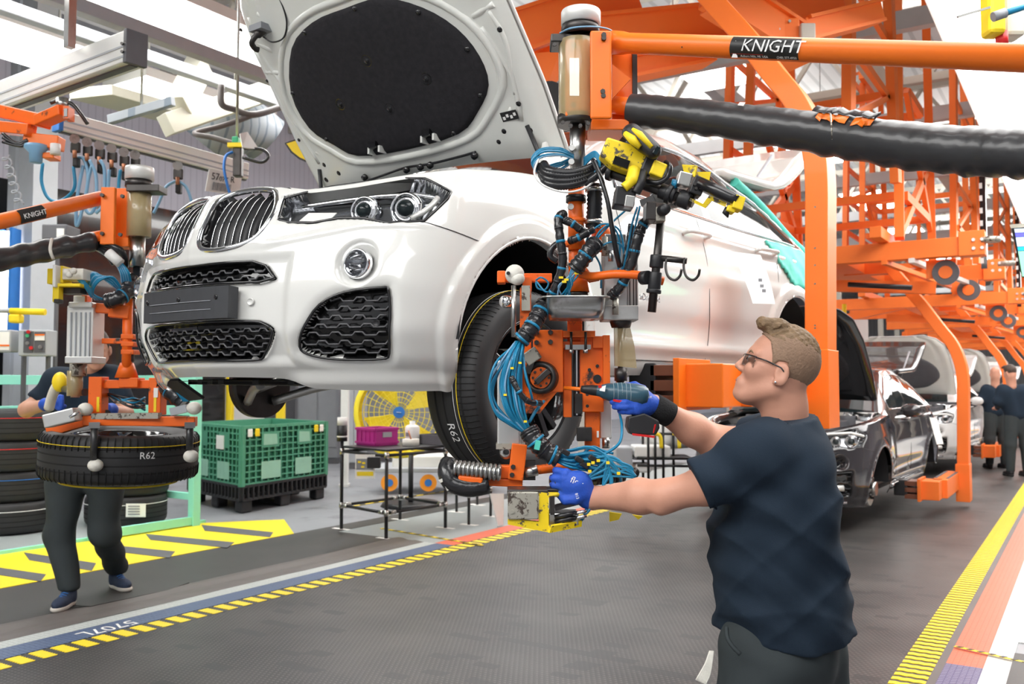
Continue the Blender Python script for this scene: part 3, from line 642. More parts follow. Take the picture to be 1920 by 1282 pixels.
def wheel(root, c, R=.35, W=.245, side=1, steel=False, name='wheel'):
    """tyre and rim, axis along local x; side = +1 outer face towards +x"""
    c = Vector(c); pr = []
    for r, x in ((.235, -.10), (.255, -.118), (.30, -.128), (.333, -.118), (.346, -.095), (.35, -.05), (.35, .05), (.346, .095), (.333, .118), (.30, .128), (.255, .118), (.235, .10)): pr.append((r*R/.35, x))
    t = lbuild(MB().lathe(pr, c, (side, 0, 0), 96), 'tyre', 'rubber', root)
    g = MB(); g.sm = True
    for x in (-.062, -.022, .022, .062): g.lathe([(R*1.001, x-.004), (R*1.004, x), (R*1.001, x+.004)], c, (side, 0, 0), 96)
    o = g.build('groove', 'rubber_groove'); o.parent = t
    rm = MB(); rm.lathe([(.243, -.10), (.24, -.085), (.22, -.06), (.215, .06), (.232, .098), (.245, .104), (.243, .11), (.232, .106), (.21, .06), (.19, .0)], c, (side, 0, 0), 64)
    rim = lbuild(rm, 'rim', 'chrome' if steel else 'gloss_black', root)
    sp = MB()
    for k in range(5):
        a = 2*math.pi*k/5+.3
        for d in (-.13, .13):
            sp.beam(c+Vector((side*.075, math.cos(a)*.05, math.sin(a)*.05)), c+Vector((side*.085, math.cos(a+d)*.235, math.sin(a+d)*.235)), .028, .03, Vector((side, 0, 0)))
    sp.cyl(c+Vector((side*.03, 0, 0)), c+Vector((side*.092, 0, 0)), .062, .055, 24)
    o = sp.build('spoke', 'gloss_black', bevel=.004); o.parent = rim
    return t
def build_car(label, cat='car', paint='car_white', loc=(0, 0, 0), yaw=0., res=1., hero=True, group=None, wheels=(0, 1), gate=True):
    root = empty('car', loc, label, cat, group)
    # --- painted skin: fine grid around the nose, coarser along the sides
    h = .0062 if hero else .02
    q = np.concatenate([np.arange(-5.2, -1.2, .02 if hero else .05), np.arange(-1.2, 1.2, h), np.arange(1.2, 5.21, .014 if hero else .04)])
    nz = 150 if hero else 48; fr = np.linspace(0, 1, nz)
    Q = np.repeat(q[:, None], nz, 1); a = np.abs(q)[:, None]; Z = zb(a)+(zt(a)-zb(a))*fr[None]
    for c in (FR, RR):                                     # snap to the arch circle
        dq = np.abs(Q)-c; dz = np.maximum(Z, .385)-.385; r = np.hypot(dq, dz); k = np.abs(r-WR) < (.012 if hero else .03)
        f_ = np.where(k, WR/np.maximum(r, 1e-6), 1); Qn = np.sign(Q)*(c+dq*f_); Z = np.where(k & (Z > .385), .385+dz*f_, Z); Q = np.where(k, Qn, Q)
    A = surf_grid(Q, Z, lambda q_, z_: front_disp(q_, z_)+side_disp(q_, z_))
    # close the top edge inward (fender and hood edges roll over)
    qc = (Q[:-1, :-1]+Q[1:, 1:])/2; zc = (Z[:-1, :-1]+Z[1:, 1:])/2; ac = np.abs(qc)
    keep = np.ones(qc.shape, bool)
    for c in (FR, RR): keep &= ~(np.hypot(ac-c, np.maximum(zc, .385)-.385) < WR-.002)
    mi = np.zeros(qc.shape, int); nf = ac < 1.2
    for j, poly in enumerate((KID, UPI, LOI, SDI)): mi[nf & (poly_sd(ac, zc, poly) < .001)] = 1
    mi[nf & (poly_sd(ac, zc, HLP) < .002)] = 2
    mi[nf & (np.hypot((ac-.705)*1.05, zc-.632) < .048)] = 1
    seamz = np.interp(ac, [0, .92, 1.04, 1.18], [.775, .775, .748, .726])
    bump_ = (ac < 1.06) & ((zc < seamz) | (ac < .36))
    front = keep & bump_; fend = keep & ~bump_ & (ac < 2.22); d1 = keep & (ac >= 2.22) & (ac < 3.10); d2 = keep & (ac >= 3.10) & (ac < 3.93); rear = keep & (ac >= 3.93)
    mm = [paint, 'gloss_black', 'lamp_chrome']
    mask_mesh('front_bumper', A, front, mm, root, mi)
    for sgn, s_ in ((1, qc > 0), (-1, qc < 0)):
        mask_mesh('fender', A, fend & s_, mm, root, mi); mask_mesh('door', A, d1 & s_, mm, root, mi); mask_mesh('door', A, d2 & s_, mm, root, mi)
    for s_ in (qc > 0, qc < 0): mask_mesh('rear_body', A, rear & s_, mm, root, mi)
    # --- upper body
    ys = np.concatenate([np.linspace(.42, 1.3, 26), np.linspace(1.36, 3.72, 56)])
    zr = np.interp(ys, [.42, .9, 1.30, 1.75, 2.15, 2.5, 2.8, 3.02, 3.3, 3.72], [1.09, 1.36, 1.545, 1.575, 1.562, 1.51, 1.455, 1.39, 1.29, 1.09])
    for _ in range(3): zr[1:-1] = (zr[:-2]+zr[1:-1]*2+zr[2:])/4
    rows = []; QY = np.array([q_of_y(y) for y in ys])
    for i, y in enumerate(ys):
        zbelt = float(zt(QY[i])); pb = body(QY[i], zbelt); xb, yb = pb[0], y
        xr = np.interp(y, [.42, 1.3, 2.5, 3.72], [.80, .63, .60, .66]); sec = []
        sb = sstep(.42, .9, y)
        for t in np.linspace(0, 1, 19):                  # side, slightly bowed
            bow = .022*math.sin(math.pi*t)*sb
            sec.append((xb+(xr-xb)*t+bow, y, zbelt+(max(zr[i], zbelt+.005)-zbelt)*t))
        crown = np.interp(y, [.42, 1.3, 3.0, 3.72], [.0, .055, .045, .03]); zz = max(zr[i], zbelt+.005)
        yo = np.interp(y, [.42, 1.2, 1.4], [-.16, -.07, 0])
        for t in np.linspace(0, 1, 12)[1:]:
            sec.append((xr*(1-t), y+yo*math.sin(t*math.pi/2), zz+crown*(1-(1-t)**2)))
        rows.append(sec)
    R_ = np.array(rows)
    yc = (R_[:-1, :-1, 1]+R_[1:, 1:, 1])/2; zc2 = (R_[:-1, :-1, 2]+R_[1:, 1:, 2])/2; zrf = np.interp(yc, ys, zr); j = np.arange(R_.shape[1]-1)[None]*np.ones_like(yc)
    side = j < 18
    glass = side & (zc2 > 1.12) & (zc2 < zrf-.075) & (yc > .78) & (yc < 3.12)
    shield = (~side) & (yc < 1.26) & (j > 19)
    pil = glass & ((np.abs(yc-1.78) < .05) | (np.abs(yc-2.72) < .03))
    rg = (~side) & (yc > 2.7)
    mi = np.where(glass | shield, 1, 0); mi = np.where(pil, 2, mi)
    for sg in (1, -1):
        B_ = R_*np.array([sg, 1, 1]); m = mi.copy()
        cut = np.ones(mi.shape, bool)
        if gate: cut = ~((yc > 2.75) & (j > 15))
        mask_mesh('roof', B_, cut & ~((m == 1) | (m == 2)), [paint], root, None, flip=(sg > 0))
        mask_mesh('side_window', B_, cut & glass, ['glass_dark', 'glass_dark', 'gloss_black'], root, m, flip=(sg > 0))
        mask_mesh('windshield', B_, shield, ['glass_dark'], root, None, flip=(sg > 0))
        tr = [(y, z) for y, z in zip(ys, zr) if .80 < y < 3.1]
        ru = []
        def gp(y, z):
            i = min(np.searchsorted(ys, y), len(ys)-1); s = R_[i, :19]; return Vector((sg*(np.interp(z, s[:, 2], s[:, 0])+.004), y, z))
        top = [gp(y, max(np.interp(y, ys, zr)-.07, 1.12)) for y in np.linspace(.80, 3.1, 40)]
        bot = [gp(y, 1.115) for y in np.linspace(3.1, .80, 20)]
        lbuild(MB().tube(top+bot, .008, 6, closed=True), 'window_trim', 'chrome' if hero else 'chrome', root)
    # --- open bonnet: hinge at the cowl, raised about 53 degrees
    D = Vector((0, -.6, .8)); N = Vector((0, -.8, -.6)); p0 = Vector((0, .42, 1.25))
    def hp(x, s, d=0.): return p0+Vector((x, 0, 0))+D*s+N*(d-.10*(x*x)*.8+.02)
    W_ = lambda s: float(np.interp(s, [-.06, 0, .3, .7, .95, 1.08, 1.16], [.75, .77, .775, .75, .69, .58, .40]))
    rowsO = []; rowsI = []
    for s in list(np.linspace(0, 1.0, 22))+[1.04, 1.08, 1.12, 1.155]:
        w_ = W_(s); xs = np.linspace(-w_, w_, 41)
        s0 = [s-.065*(1-s)*(abs(x)/.77)**2*(1 if s < 1 else 0)-(.10*(x/w_)**4 if s > 1.0 else 0)*0 for x in xs]
        rowsO.append([hp(x, a_, -.022) for x, a_ in zip(xs, s0)])
        ri = []
        for x, a_ in zip(xs, s0):
            r0 = max(abs(x)-(w_-.10), 0)/.10; e = max(0, .10-s)/.10; e2 = max(0, s-1.0)/.15
            d = .035*(1-max(r0**2, e**2*.6, e2))
            # stamped channels between liner and rim
            d -= .018*math.exp(-((abs(x)-(w_-.13))/.02)**2)*(s > .12)
            ri.append(hp(x, a_, max(d, -.018)))
        rowsI.append(ri)
    hb = lbuild(MB().grid(np.array(rowsO), flip=True), 'bonnet', paint, root)
    if hb: hb.modifiers.new('solid', 'SOLIDIFY').thickness = .004
    hi = MB().grid(np.array(rowsI)).build('bonnet_inner_frame', 'hood_under' if paint != 'car_black' else 'gloss_black'); hi.parent = hb
    eg = [rowsO[0][i] for i in range(41)]+[r[-1] for r in rowsO[1:]]+[rowsO[-1][i] for i in range(39, -1, -1)]+[r[0] for r in rowsO[-2:0:-1]]
    o = MB().tube(eg, .009, 6, closed=True).build('bonnet_edge', paint); o.parent = hb
    LN = [(-.578, .518), (-.42, .715), (-.22, .79), (.0, .80), (.22, .79), (.40, .70), (.52, .58), (.575, .445), (.565, .318), (.46, .216), (.32, .143), (0, .125), (-.32, .143), (-.45, .22), (-.572, .33)]
    LN = [(v.x, v.y) for v in cat_rom([(a_, b_, 0) for a_, b_ in LN], 3, True)]
    rings = []
    for f_, dd in ((1.0, .022), (.985, .045), (.93, .052), (.7, .054), (.4, .055), (.12, .055), (.001, .055)):
        rings.append([hp(x*f_, .45+(s-.45)*f_, dd) for x, s in LN])
    mb = MB().grid(np.array(rings), wrap=True, flip=True)
    ln = mb.build('insulation_liner', 'liner_black' if paint != 'car_silver' else 'grey_dark'); ln.parent = hb
    if hero:
        def hh(name, mb, m, par=None, **k): o = mb.build(name, m, **k); o.parent = par or hi; return o
        for x, s in ((.014, .564), (.284, .42), (-.26, .41), (.022, .335)): hh('liner_dimple', MB().lathe([(.034, .0), (.026, .006), (.018, -.004), (.010, .012), (0, .012)], hp(x, s, .050), N, 16), 'gloss_black', ln)
        for i in range(0, 45, 5): x, s = LN[i % len(LN)]; hh('liner_clip', MB().lathe([(.012, 0), (.010, .006), (0, .007)], hp(x*.95, .45+(s-.45)*.95, .050), N, 12), 'gloss_black', ln)
        for f_, r_ in ((1.10, .020), (1.055, .007)): hh('stamped_bead', MB().tube([hp(x*f_, .45+(s-.45)*f_, .026) for x, s in LN], r_, 8, closed=True), 'hood_under')
        for pts_ in ([(-.62, .55), (-.66, .72), (-.62, .9)], [(.62, .55), (.67, .35), (.66, .25)], [(-.44, .1), (0, .075), (.44, .1)], [(-.60, .62), (-.70, .64)], [(-.57, .72), (-.69, .80)], [(-.64, .14), (-.70, .45), (-.70, .75)], [(.60, .60), (.71, .62)], [(.64, .14), (.70, .45), (.68, .6)], [(-.40, .80), (-.55, .90)], [(-.62, .2), (-.5, .12)], [(.62, .2), (.5, .12)]): hh('pressed_rib', MB().tube(cat_rom([hp(x, s, .022) for x, s in pts_], 6), .013, 8), 'hood_under')
        for x, s, r_ in ((.545, .11, .011), (.60, .17, .011), (.66, .21, .010), (.665, .085, .012), (-.52, .075, .012), (-.60, .13, .010), (-.64, .05, .012), (.70, .52, .010), (-.70, .28, .008), (-.715, .60, .008), (-.72, .86, .008), (.50, .07, .010)): hh('rubber_plug', MB().lathe([(r_*1.3, 0), (r_, .004), (0, .005)], hp(x, s, .032), N, 14), 'gloss_black')
        hh('hood_label', MB().plate([hp(.56, .150, .036), hp(.56, .192, .036), hp(.64, .190, .036), hp(.64, .148, .036)], .001), 'label_black')
        for k in range(4): hh('label_print', MB().plate([hp(.568+.018*k, .158+.008*(k % 2), .0385), hp(.568+.018*k, .172+.008*(k % 2), .0385), hp(.58+.018*k, .172+.008*(k % 2), .0385), hp(.58+.018*k, .158+.008*(k % 2), .0385)], .0006), 'label_white')
        hh('latch_hook', MB().tube(cat_rom([hp(-.54, .83, .03), hp(-.56, .82, .08), hp(-.585, .80, .11), hp(-.60, .77, .10), hp(-.595, .755, .085)], 5), [.022]*6+[.014]*15, 8), 'dark_steel'); hh('latch_plate', MB().box(hp(-.545, .83, .045), (.09, .09, .03)), 'grey_box')
        hh('release_cable', MB().tube(cat_rom([hp(-.55, .80, .06), hp(-.50, .765, .06), hp(-.42, .77, .05), hp(-.36, .84, .04), hp(-.36, .95, .03), hp(-.45, 1.02, .03)], 6), .004, 6), 'hose_black')
        hh('wire_harness', MB().tube(cat_rom([hp(-.42, -.02, .035), hp(-.35, .01, .04), hp(-.2, .03, .04), (hp(-.05, .045, .04)), hp(.1, .04, .04), hp(.28, .045, .04), hp(.37, .05, .04)], 6), .006, 6), 'hose_black')
        for x in (-.34, -.05, .04, .10, .36): hh('harness_clip', MB().lathe([(.016, -.008), (.016, .008), (0, .01)], hp(x, .035, .045), N, 10), 'gloss_black')
        for x in (-.164, .176):
            for d_ in (-.035, .035): hh('liner_tab', MB().box(hp(x+d_, .158, .055), (.012, .05, .03)), 'hood_under', ln)
            hh('liner_slot', MB().box(hp(x, .185, .056), (.045, .04, .03)), 'gloss_black', ln)
        for sg in (1, -1): lbuild(MB().cyl(hp(sg*.66, .11, .03), (sg*.74, .46, 1.02), .010), 'bonnet_strut', 'plastic_black', root); lbuild(MB().plate([(sg*.72, .30, 1.02), (sg*.72, .55, 1.02), (sg*.70, .50, 1.24), (sg*.70, .40, 1.26)], .02), 'bonnet_hinge', paint, root)
    # --- engine bay floor and shut lines
    eb = MB(); eb.add([(x, y, .93) for x, y in ((-.72, -.45), (.72, -.45), (.80, .62), (-.80, .62))], [(0, 1, 2, 3)]); eb.cur = 0
    eb.box((0, .15, .92), (.7, .5, .12)); eb.box((-.42, .0, .93), (.2, .3, .14)); eb.box((.45, .1, .93), (.18, .26, .16))
    eb.cyl((-.5, .35, .9), (-.5, .35, 1.05), .09); eb.cyl((.5, .35, .9), (.5, .35, 1.05), .09)
    lbuild(eb, 'engine_bay', 'grey_dark', root, bevel=.01)
    # top edge rolls (fender tops) closing the skin inwards
    for sg in (1, -1):
        qq = np.concatenate([np.linspace(.36, 1.2, 40), np.linspace(1.25, 1.95, 24)]); top = surf_grid((qq*sg)[:, None], zt(qq)[:, None])[:, 0]
        rr = [top+np.array([-sg*dx, 0, dz]) for dx, dz in ((0, 0), (.012, .012), (.03, .018), (.07, .018), (.11, .0), (.12, -.05))]
        rr = np.array(rr); rr[1:, :, 1] += (np.linspace(0, .03, 5)[:, None])
        g_ = MB().grid(rr, flip=(sg < 0)).build('fender_top', paint); g_.parent = root
        # wheel tunnels
        for yy in (0, 2.81):
            t = MB(); t.sm = True; arc = [(yy+math.cos(a_)*.386, .385+math.sin(a_)*.386) for a_ in np.linspace(-.02, math.pi+.02, 30)]
            t.grid(np.array([[(sg*x, y, z) for y, z in arc] for x in (.90, .55, .35)]), flip=(sg > 0))
            t.add([(sg*.36, y, z) for y, z in arc], [tuple(range(len(arc)))], False); o = lbuild(t, 'wheel_liner', 'plastic_black', root)
    # underside
    ub = MB(); ub.sm = False; qs = np.linspace(-1.0, 1.0, 41); fr_ = body(qs, np.full(41, .24)); fr_[:, 2] = .235
    bk = fr_.copy(); bk[:, 1] = .15; bk[:, 0] *= .8; ub.grid(np.array([fr_, (fr_+bk)/2, bk]), flip=False)
    ub.box((0, 1.5, .30), (1.5, 2.9, .05)); ub.box((0, 3.2, .42), (1.3, 1.0, .08))
    lbuild(ub, 'underbody', 'plastic_black', root)
    # --- lamp units, grilles
    for sg in (1, -1):
        gl = mask_grid_cover(root, sg, h)
        lbuild(MB().tube(curve_on(dens(HLP), -.002, sg), .0055, 6, closed=True), 'lamp_seal', 'gloss_black', gl or root)
        kf = lbuild(MB().tube(curve_on(dens(KID), .002, sg), .011 if hero else .016, 8, closed=True), 'kidney_frame', 'chrome', root)
        for k in range(7 if hero else 5):
            qx = .065+.245*(k+.5)/(7 if hero else 5)
            zs = np.linspace(.69, .935, 14); ok = poly_sd(np.full(14, qx), zs, KID) < .004; zs = zs[ok]
            pin = car_point(np.full(len(zs), qx*sg), zs, -.046); pm = car_point(np.full(len(zs), (qx+.006)*sg), zs, -.014+.012*np.sin(np.linspace(0, math.pi, len(zs)))); p2 = car_point(np.full(len(zs), (qx+.020)*sg), zs, -.046)
            s_ = MB().grid(np.array([pin, pm, p2]), flip=sg < 0).build('slat', 'plastic_black'); s_.parent = kf
            if hero: o = MB().tube([Vector(p) for p in pm], .0016, 5).build('slat_edge', 'chrome'); o.parent = s_ if False else kf
        # fog lamp
        if hero:
            c = Vector(car_point(.705*sg, .632, -.018)[0]); n_ = (Vector(car_point(.705*sg, .632, .02)[0])-c).normalized(); n_ = (n_*.55+Vector((0, -1, 0))*.75).normalized()
            fg = lbuild(MB().lathe([(.052, -.01), (.052, .012), (.046, .018), (.043, .010), (.044, .008)], c, n_, 32), 'fog_lamp', 'chrome', root); o = MB().lathe([(.044, .006), (.030, -.010), (0, -.014)], c, n_, 24).build('reflector', 'lamp_chrome'); o.parent = fg
            b_ = MB()
            for k in range(3): b_.box(c+n_*.004+Vector((0, 0, (k-1)*.018)), (.07-abs(k-1)*.012, .008, .003))
            o = b_.build('reflector_bar', 'chrome'); o.parent = fg
            o = MB().lathe([(.045, .012), (.03, .024), (.0, .028)], c, n_, 24).build('fog_lens', 'glass_clear' if False else 'glass_clear'); o.parent = fg
        # projectors
        for k, (qq, zz) in enumerate(((.665, .848), (.825, .850))):
            c = Vector(car_point(qq*sg, zz, -.052)[0]); n_ = Vector((sg*.28, -1, .02)).normalized()
            r = .042 if k == 0 else .047
            lp = lbuild(MB().lathe([(r*1.25, -.02), (r*1.25, .012), (r*1.1, .02), (r*1.02, .008), (r*.75, 0), (r*.7, .012)], c, n_, 28), 'projector_lamp', 'chrome', root)
            o = MB().sphere(c+n_*.006, r*.72, n=20).build('lens', 'glass_dark'); o.parent = lp
        if hero:
            o = lbuild(MB().plate([Vector(v) for v in car_point(np.array([.43, .55, .57, .46])*sg, np.array([.800, .800, .83, .835]), -.03)][::sg], .004), 'reflector', 'alu_light', root)
            o = lbuild(MB().tube([Vector(v) for v in car_point(np.linspace(.42, .95, 16)*sg, np.interp(np.linspace(.42, .95, 16), [.42, .7, .85, .95], [.865, .90, .905, .88]), -.035)], .009, 6), 'lamp_brow', 'chrome', root)
            o = lbuild(MB().tube([Vector(v) for v in car_point(np.array([.86, .90, .93, .945])*sg, np.array([.795, .82, .85, .88]), -.02)], .010, 6), 'lamp_brow', 'alu_light', root)
    def wave(z0, qa, qb, p, amp, ph=0.):
        out = []; x = qa-(qa % p)+ph
        while x < qb+p:
            out += [(x, z0), (x+.30*p, z0), (x+.42*p, z0+amp), (x+.72*p, z0+amp), (x+.84*p, z0)]; x += p
        return out
    for poly, z0s, qa, qb, p, amp, nm in ((UPI, (.590, .615), -.4, .4, .062, .010, 'upper'), (LOI, (.318, .346, .374, .402), -.41, .41, .062, .012, 'lower'), (SDI, (.322, .352, .382, .412, .442, .472, .502), .5, .84, .085, .012, 'side')):
        if not hero and nm == 'upper': continue
        for sg in ((1, -1) if nm == 'side' else (1,)):
            for i, z0 in enumerate(z0s if hero else z0s[::2]):
                pts = [p_ for p_ in dens(wave(z0, qa, qb, p, amp, (i % 2)*p*.35), False, .02) if poly_sd(np.array([p_[0]]), np.array([p_[1]]), poly)[0] < -.002]
                if len(pts) < 3: continue
                a_ = curve_on(pts, -.016, sg); b_ = curve_on(pts, -.044, sg)
                o = lbuild(MB().tube(a_, .0034, 5), 'grille_bar', 'mesh_grey', root)
                o2 = MB().grid(np.array([[tuple(v) for v in a_], [tuple(v) for v in b_]])).build('bar_web', 'plastic_black'); o2.parent = o
        for sg in ((1, -1) if nm == 'side' else (1,)):
            lbuild(MB().tube(curve_on(dens(poly), -.004, sg), .005, 6, closed=True), 'grille_frame', 'gloss_black', root)
    pl = MB()                                            # plate carrier
    pp = np.array([[Vector(car_point(q_, z_, .028 if e_ else -.0)[0]) for q_ in np.linspace(-.215, .275, 9)] for z_, e_ in ((.449, 0), (.449, 1), (.558, 1), (.558, 0))])
    pp[1:3, :, 1] = pp[1:3, :, 1].min()+(pp[1:3, :, 1]-pp[1:3, :, 1].min())*.5
    pl.grid(pp, smooth=False); n_ = pp.shape[1]; pl.add([pp[i][-1] for i in range(4)], [(0, 1, 2, 3)], False); pl.add([pp[i][0] for i in range(4)], [(3, 2, 1, 0)], False)
    pl = lbuild(pl, 'plate_carrier', 'plastic_plate', root)
    if hero:
        yv = lambda q_: Vector((car_point(q_, .5, 0)[0][0], float(np.interp(q_, np.linspace(-.215, .275, 9), pp[1, :, 1]))-.002, 0))
        for q_ in (-.19, 0.02, .225):
            v = yv(q_); v.z = .523; o = MB().lathe([(.009, -.004), (.009, .001), (.006, .002), (0, .002)], v, (0, -1, 0), 12).build('screw_hole', 'gloss_black'); o.parent = pl
        for z_ in (.512, .482):
            o = MB().tube([yv(q_)+Vector((0, 0, z_)) for q_ in np.linspace(-.17, .20, 8)], .0012, 4).build('rib', 'grey_light'); o.parent = pl
        for q_, z_ in ((.318, .508), (.79, .425), (-.318, .508)):
            c = Vector(car_point(q_, z_, -.012 if q_ < .5 and q_ > -.5 else -.02)[0]); lbuild(MB().lathe([(.013, 0), (.013, .004), (.011, .005), (.010, .003), (0, .003)], c, (math.copysign(.4, q_), -1, 0), 20), 'parking_sensor', paint if abs(q_) < .5 else 'plastic_black', root)
    # shut lines
    def seam(pts, r=.0022, sg=1, off=.0005): lbuild(MB().tube(curve_on(dens(pts, False, .03), off, sg), r, 5), 'shut_line', 'gloss_black', root)
    for sg in ((1, -1) if hero else (1,)):
        seam([(.91, .775), (1.04, .748), (1.18, .722)], sg=sg); seam([(2.22, .33), (2.22, .6), (2.20, 1.05)], sg=sg); seam([(3.10, .33), (3.10, 1.1)], sg=sg)
        seam([(2.22, .335), (3.86, .335)], sg=sg, r=.003); seam([(3.86, .34), (3.90, .55), (3.99, .72), (4.10, 1.10)], sg=sg)
        seam([(1.045, .36), (1.045, .52), (1.10, .65), (1.18, .722)], r=.0012, sg=sg, off=.002)
        lbuild(MB().tube(curve_on([(1.47+.385*math.cos(a_), .385+.385*math.sin(a_)) for a_ in np.linspace(0, math.pi, 30)], .008, sg), .008, 6), 'arch_lip', paint, root)
        lbuild(MB().tube(curve_on([(4.278+.385*math.cos(a_), .385+.385*math.sin(a_)) for a_ in np.linspace(0, math.pi, 30)], .008, sg), .008, 6), 'arch_lip', paint, root)
        for qh in (3.0, 3.90):                            # door handles
            a_, b_ = Vector(car_point(qh-.01, .985+.01*(qh > 3.5), .03)[0]), Vector(car_point(qh-.01, .985, .03)[0])
            c0 = Vector(car_point((qh-.13)*sg, .985+.012*(qh > 3.5), 0)[0]); c1 = Vector(car_point((qh-.13)*sg, .985+.012*(qh > 3.5), .045)[0]); c2 = Vector(car_point((qh+.11)*sg, .992+.012*(qh > 3.5), .045)[0]); c3 = Vector(car_point((qh+.11)*sg, .992+.012*(qh > 3.5), 0)[0])
            lbuild(MB().tube(cat_rom([c0, c1, (c1+c2)/2+(c1-c0)*.15, c2, c3], 5), .012, 8), 'door_handle', paint, root)
        # mirror
        c = Vector((sg*1.02, .98, 1.10)); mr = lbuild(MB().sphere(c, 1, .11, .06, .075, 16), 'mirror', 'gloss_black' if hero else paint, root)
        o = MB().beam((sg*.88, .95, 1.06), c, .05, .03).build('mirror_arm', 'plastic_black'); o.parent = mr
    if gate:
        gp_ = []
        for t in np.linspace(0, 1, 12):
            y = 2.45+t*1.40; z = 1.585+.06*t+.34*max(0, t-.55)**1.5/.45**1.5; w_ = .62+.10*t
            gp_.append([(x, y, z-.02*(x/w_)**2) for x in np.linspace(-w_, w_, 15)])
        g = lbuild(MB().grid(np.array(gp_), flip=False), 'tailgate', paint, root); g.modifiers.new('s', 'SOLIDIFY').thickness = .05
        gi = lbuild(MB().grid(np.array(gp_)[:, :]+np.array([0, 0, -.056])), 'tailgate_lining', 'hood_under' if hero else paint, g); gg = np.array(gp_)[1:8, 1:14]+np.array([0, 0, -.064]); o = MB().grid(gg).build('rear_glass', 'gloss_black'); o.parent = g
        lbuild(MB().tube([tuple(v) for v in np.array(gp_)[9, 1:14]+np.array([0, 0, -.06])], .05, 8), 'gate_trim', 'gloss_black', g)
        for sg in (1, -1):
            o = MB().cyl((sg*.55, 2.9, 1.42), (sg*.6, 3.35, 1.82), .011).build('gas_strut', 'grey_light'); o.parent = g
    root.rotation_euler = (0, 0, yaw)
    return root
def mask_grid_cover(root, sg, h):
    """clear cover following the lamp opening"""
    q = np.linspace(.34, 1.0, 60)*sg; z = np.linspace(.76, .96, 30); Q, Z = np.meshgrid(q, z, indexing='ij'); A = surf_grid(Q, Z)
    qc = (Q[:-1, :-1]+Q[1:, 1:])/2; zc = (Z[:-1, :-1]+Z[1:, 1:])/2
    return mask_mesh('headlamp_cover', A, poly_sd(np.abs(qc), zc, HLP) < .003, 'glass_clear', root, None, flip=sg < 0)
car = build_car('white car hanging with its bonnet open behind the orange lift tool', loc=(-2.69, 2.974, 1.229), yaw=-.075)
bpy.context.view_layer.update()
# ---------------------------------------------------------------- the near wheel-fitting manipulator
VR = Matrix((RH, FH, UP)).transposed()
def pb(x0, y0, x1, y1, z, th, mb=None, rz=0.):
    """box seen at x0..x1, y0..y1 with its front face at depth z and thickness th"""
    mb = mb or MB(); c = P((x0+x1)/2, (y0+y1)/2, z)+FH*th/2; r = VR if not rz else VR @ Matrix.Rotation(rz, 3, 'Y')
    return mb.box(c, (abs(x1-x0)/FPX*z, th, abs(y1-y0)/FPX*z), r)
def px_(n, z): return n/FPX*z
def pcyl(x, y0, y1, r, z, mb=None, r1=None, n=24):
    """upright cylinder centred at column x between rows y0 and y1, radius in px"""
    mb = mb or MB(); a, b = P(x, y0, z), P(x, y1, z); b = Vector((a.x, a.y, b.z)); return mb.cyl(a, b, px_(r, z), px_(r1 if r1 else r, z), n)
def part(mb, name, m, root, **k): return mb.build(name, m, root, **k)
def bolts(root, pts, z, r=4, m='dark_steel', n=6, nrm=None, name='bolt'):
    for x, y in pts:
        c = P(x, y, z); d = nrm or -FH; MB().cyl(c-d*.004, c+d*px_(r, z)*.9, px_(r, z), px_(r*.95, z), n).build(name, m, root)
def bez_hose(root, name, pts, r, m, k=6, n=7):
    return MB().tube(cat_rom([P(*p) for p in pts], k), r, n).build(name, m, root)
def corrugated(pts, r, k=6, ring=.009, n=12):
    c = cat_rom(pts, k*3); L = [0]
    for a, b in zip(c, c[1:]): L.append(L[-1]+(b-a).length)
    m = max(8, int(L[-1]/ring*2)); out = []; rr = []
    for i in range(m+1):
        s = L[-1]*i/m; j = min(max(np.searchsorted(L, s), 1), len(L)-1); t = (s-L[j-1])/max(L[j]-L[j-1], 1e-9); out.append(c[j-1].lerp(c[j], t)); rr.append(r*(1 if i % 2 else .86))
    return MB().tube(out, rr, n)
Z0 = 2.95
T = empty('wheel_lift_tool', P(1083, 300, Z0), 'orange hanging wheel lift tool with blue hoses between worker and white car', 'lift tool')
# head: cap, collar, clear guard, clamp plates
part(MB().lathe([(0, 0), (px_(36, Z0), 0), (px_(37, Z0), -.004), (px_(37, Z0), -px_(26, Z0)), (px_(33, Z0), -px_(27, Z0)), (0, -px_(28, Z0))], P(1089, 22, Z0), (0, 0, 1), 40), 'head_cap', 'alu_light', T)
part(MB().lathe([(.0, 0), (px_(34, Z0), 0), (px_(36, Z0), -.01), (px_(36, Z0), -.03), (px_(30, Z0), -.035)], P(1088, 48, Z0), (0, 0, 1), 32), 'head_collar', 'dark_steel', T)
bez_hose(T, 'cable', [(1050, 62, 2.93), (1070, 53, 2.88), (1100, 50, 2.88), (1130, 52, 2.90), (1150, 60, 2.95), (1185, 90, 3.02)], .003, 'hose_light')
part(pb(1033, 62, 1135, 78, 2.92, .10), 'clamp_bracket', 'dark_steel', T, bevel=.004); bolts(T, [(1040, 84), (1120, 84)], 2.92, 4)
part(MB().lathe([(px_(34, Z0), 0), (px_(36, Z0), -.02), (px_(36, Z0), -px_(135, Z0)), (px_(32, Z0), -px_(148, Z0))], P(1083, 78, Z0), (0, 0, 1), 32), 'clear_guard', 'amber_plastic', T)
part(pcyl(1083, 80, 220, 24, Z0+.01), 'hub_tube', 'steel', T)
part(pb(1060, 72, 1108, 218, 2.90, .012), 'front_plate', 'orange', T, bevel=.004)
part(pb(1068, 108, 1086, 180, 2.895, .004), 'reflective_label', 'chrome', T); bolts(T, [(1076, 85), (1075, 197), (1098, 217)], 2.90, 5)
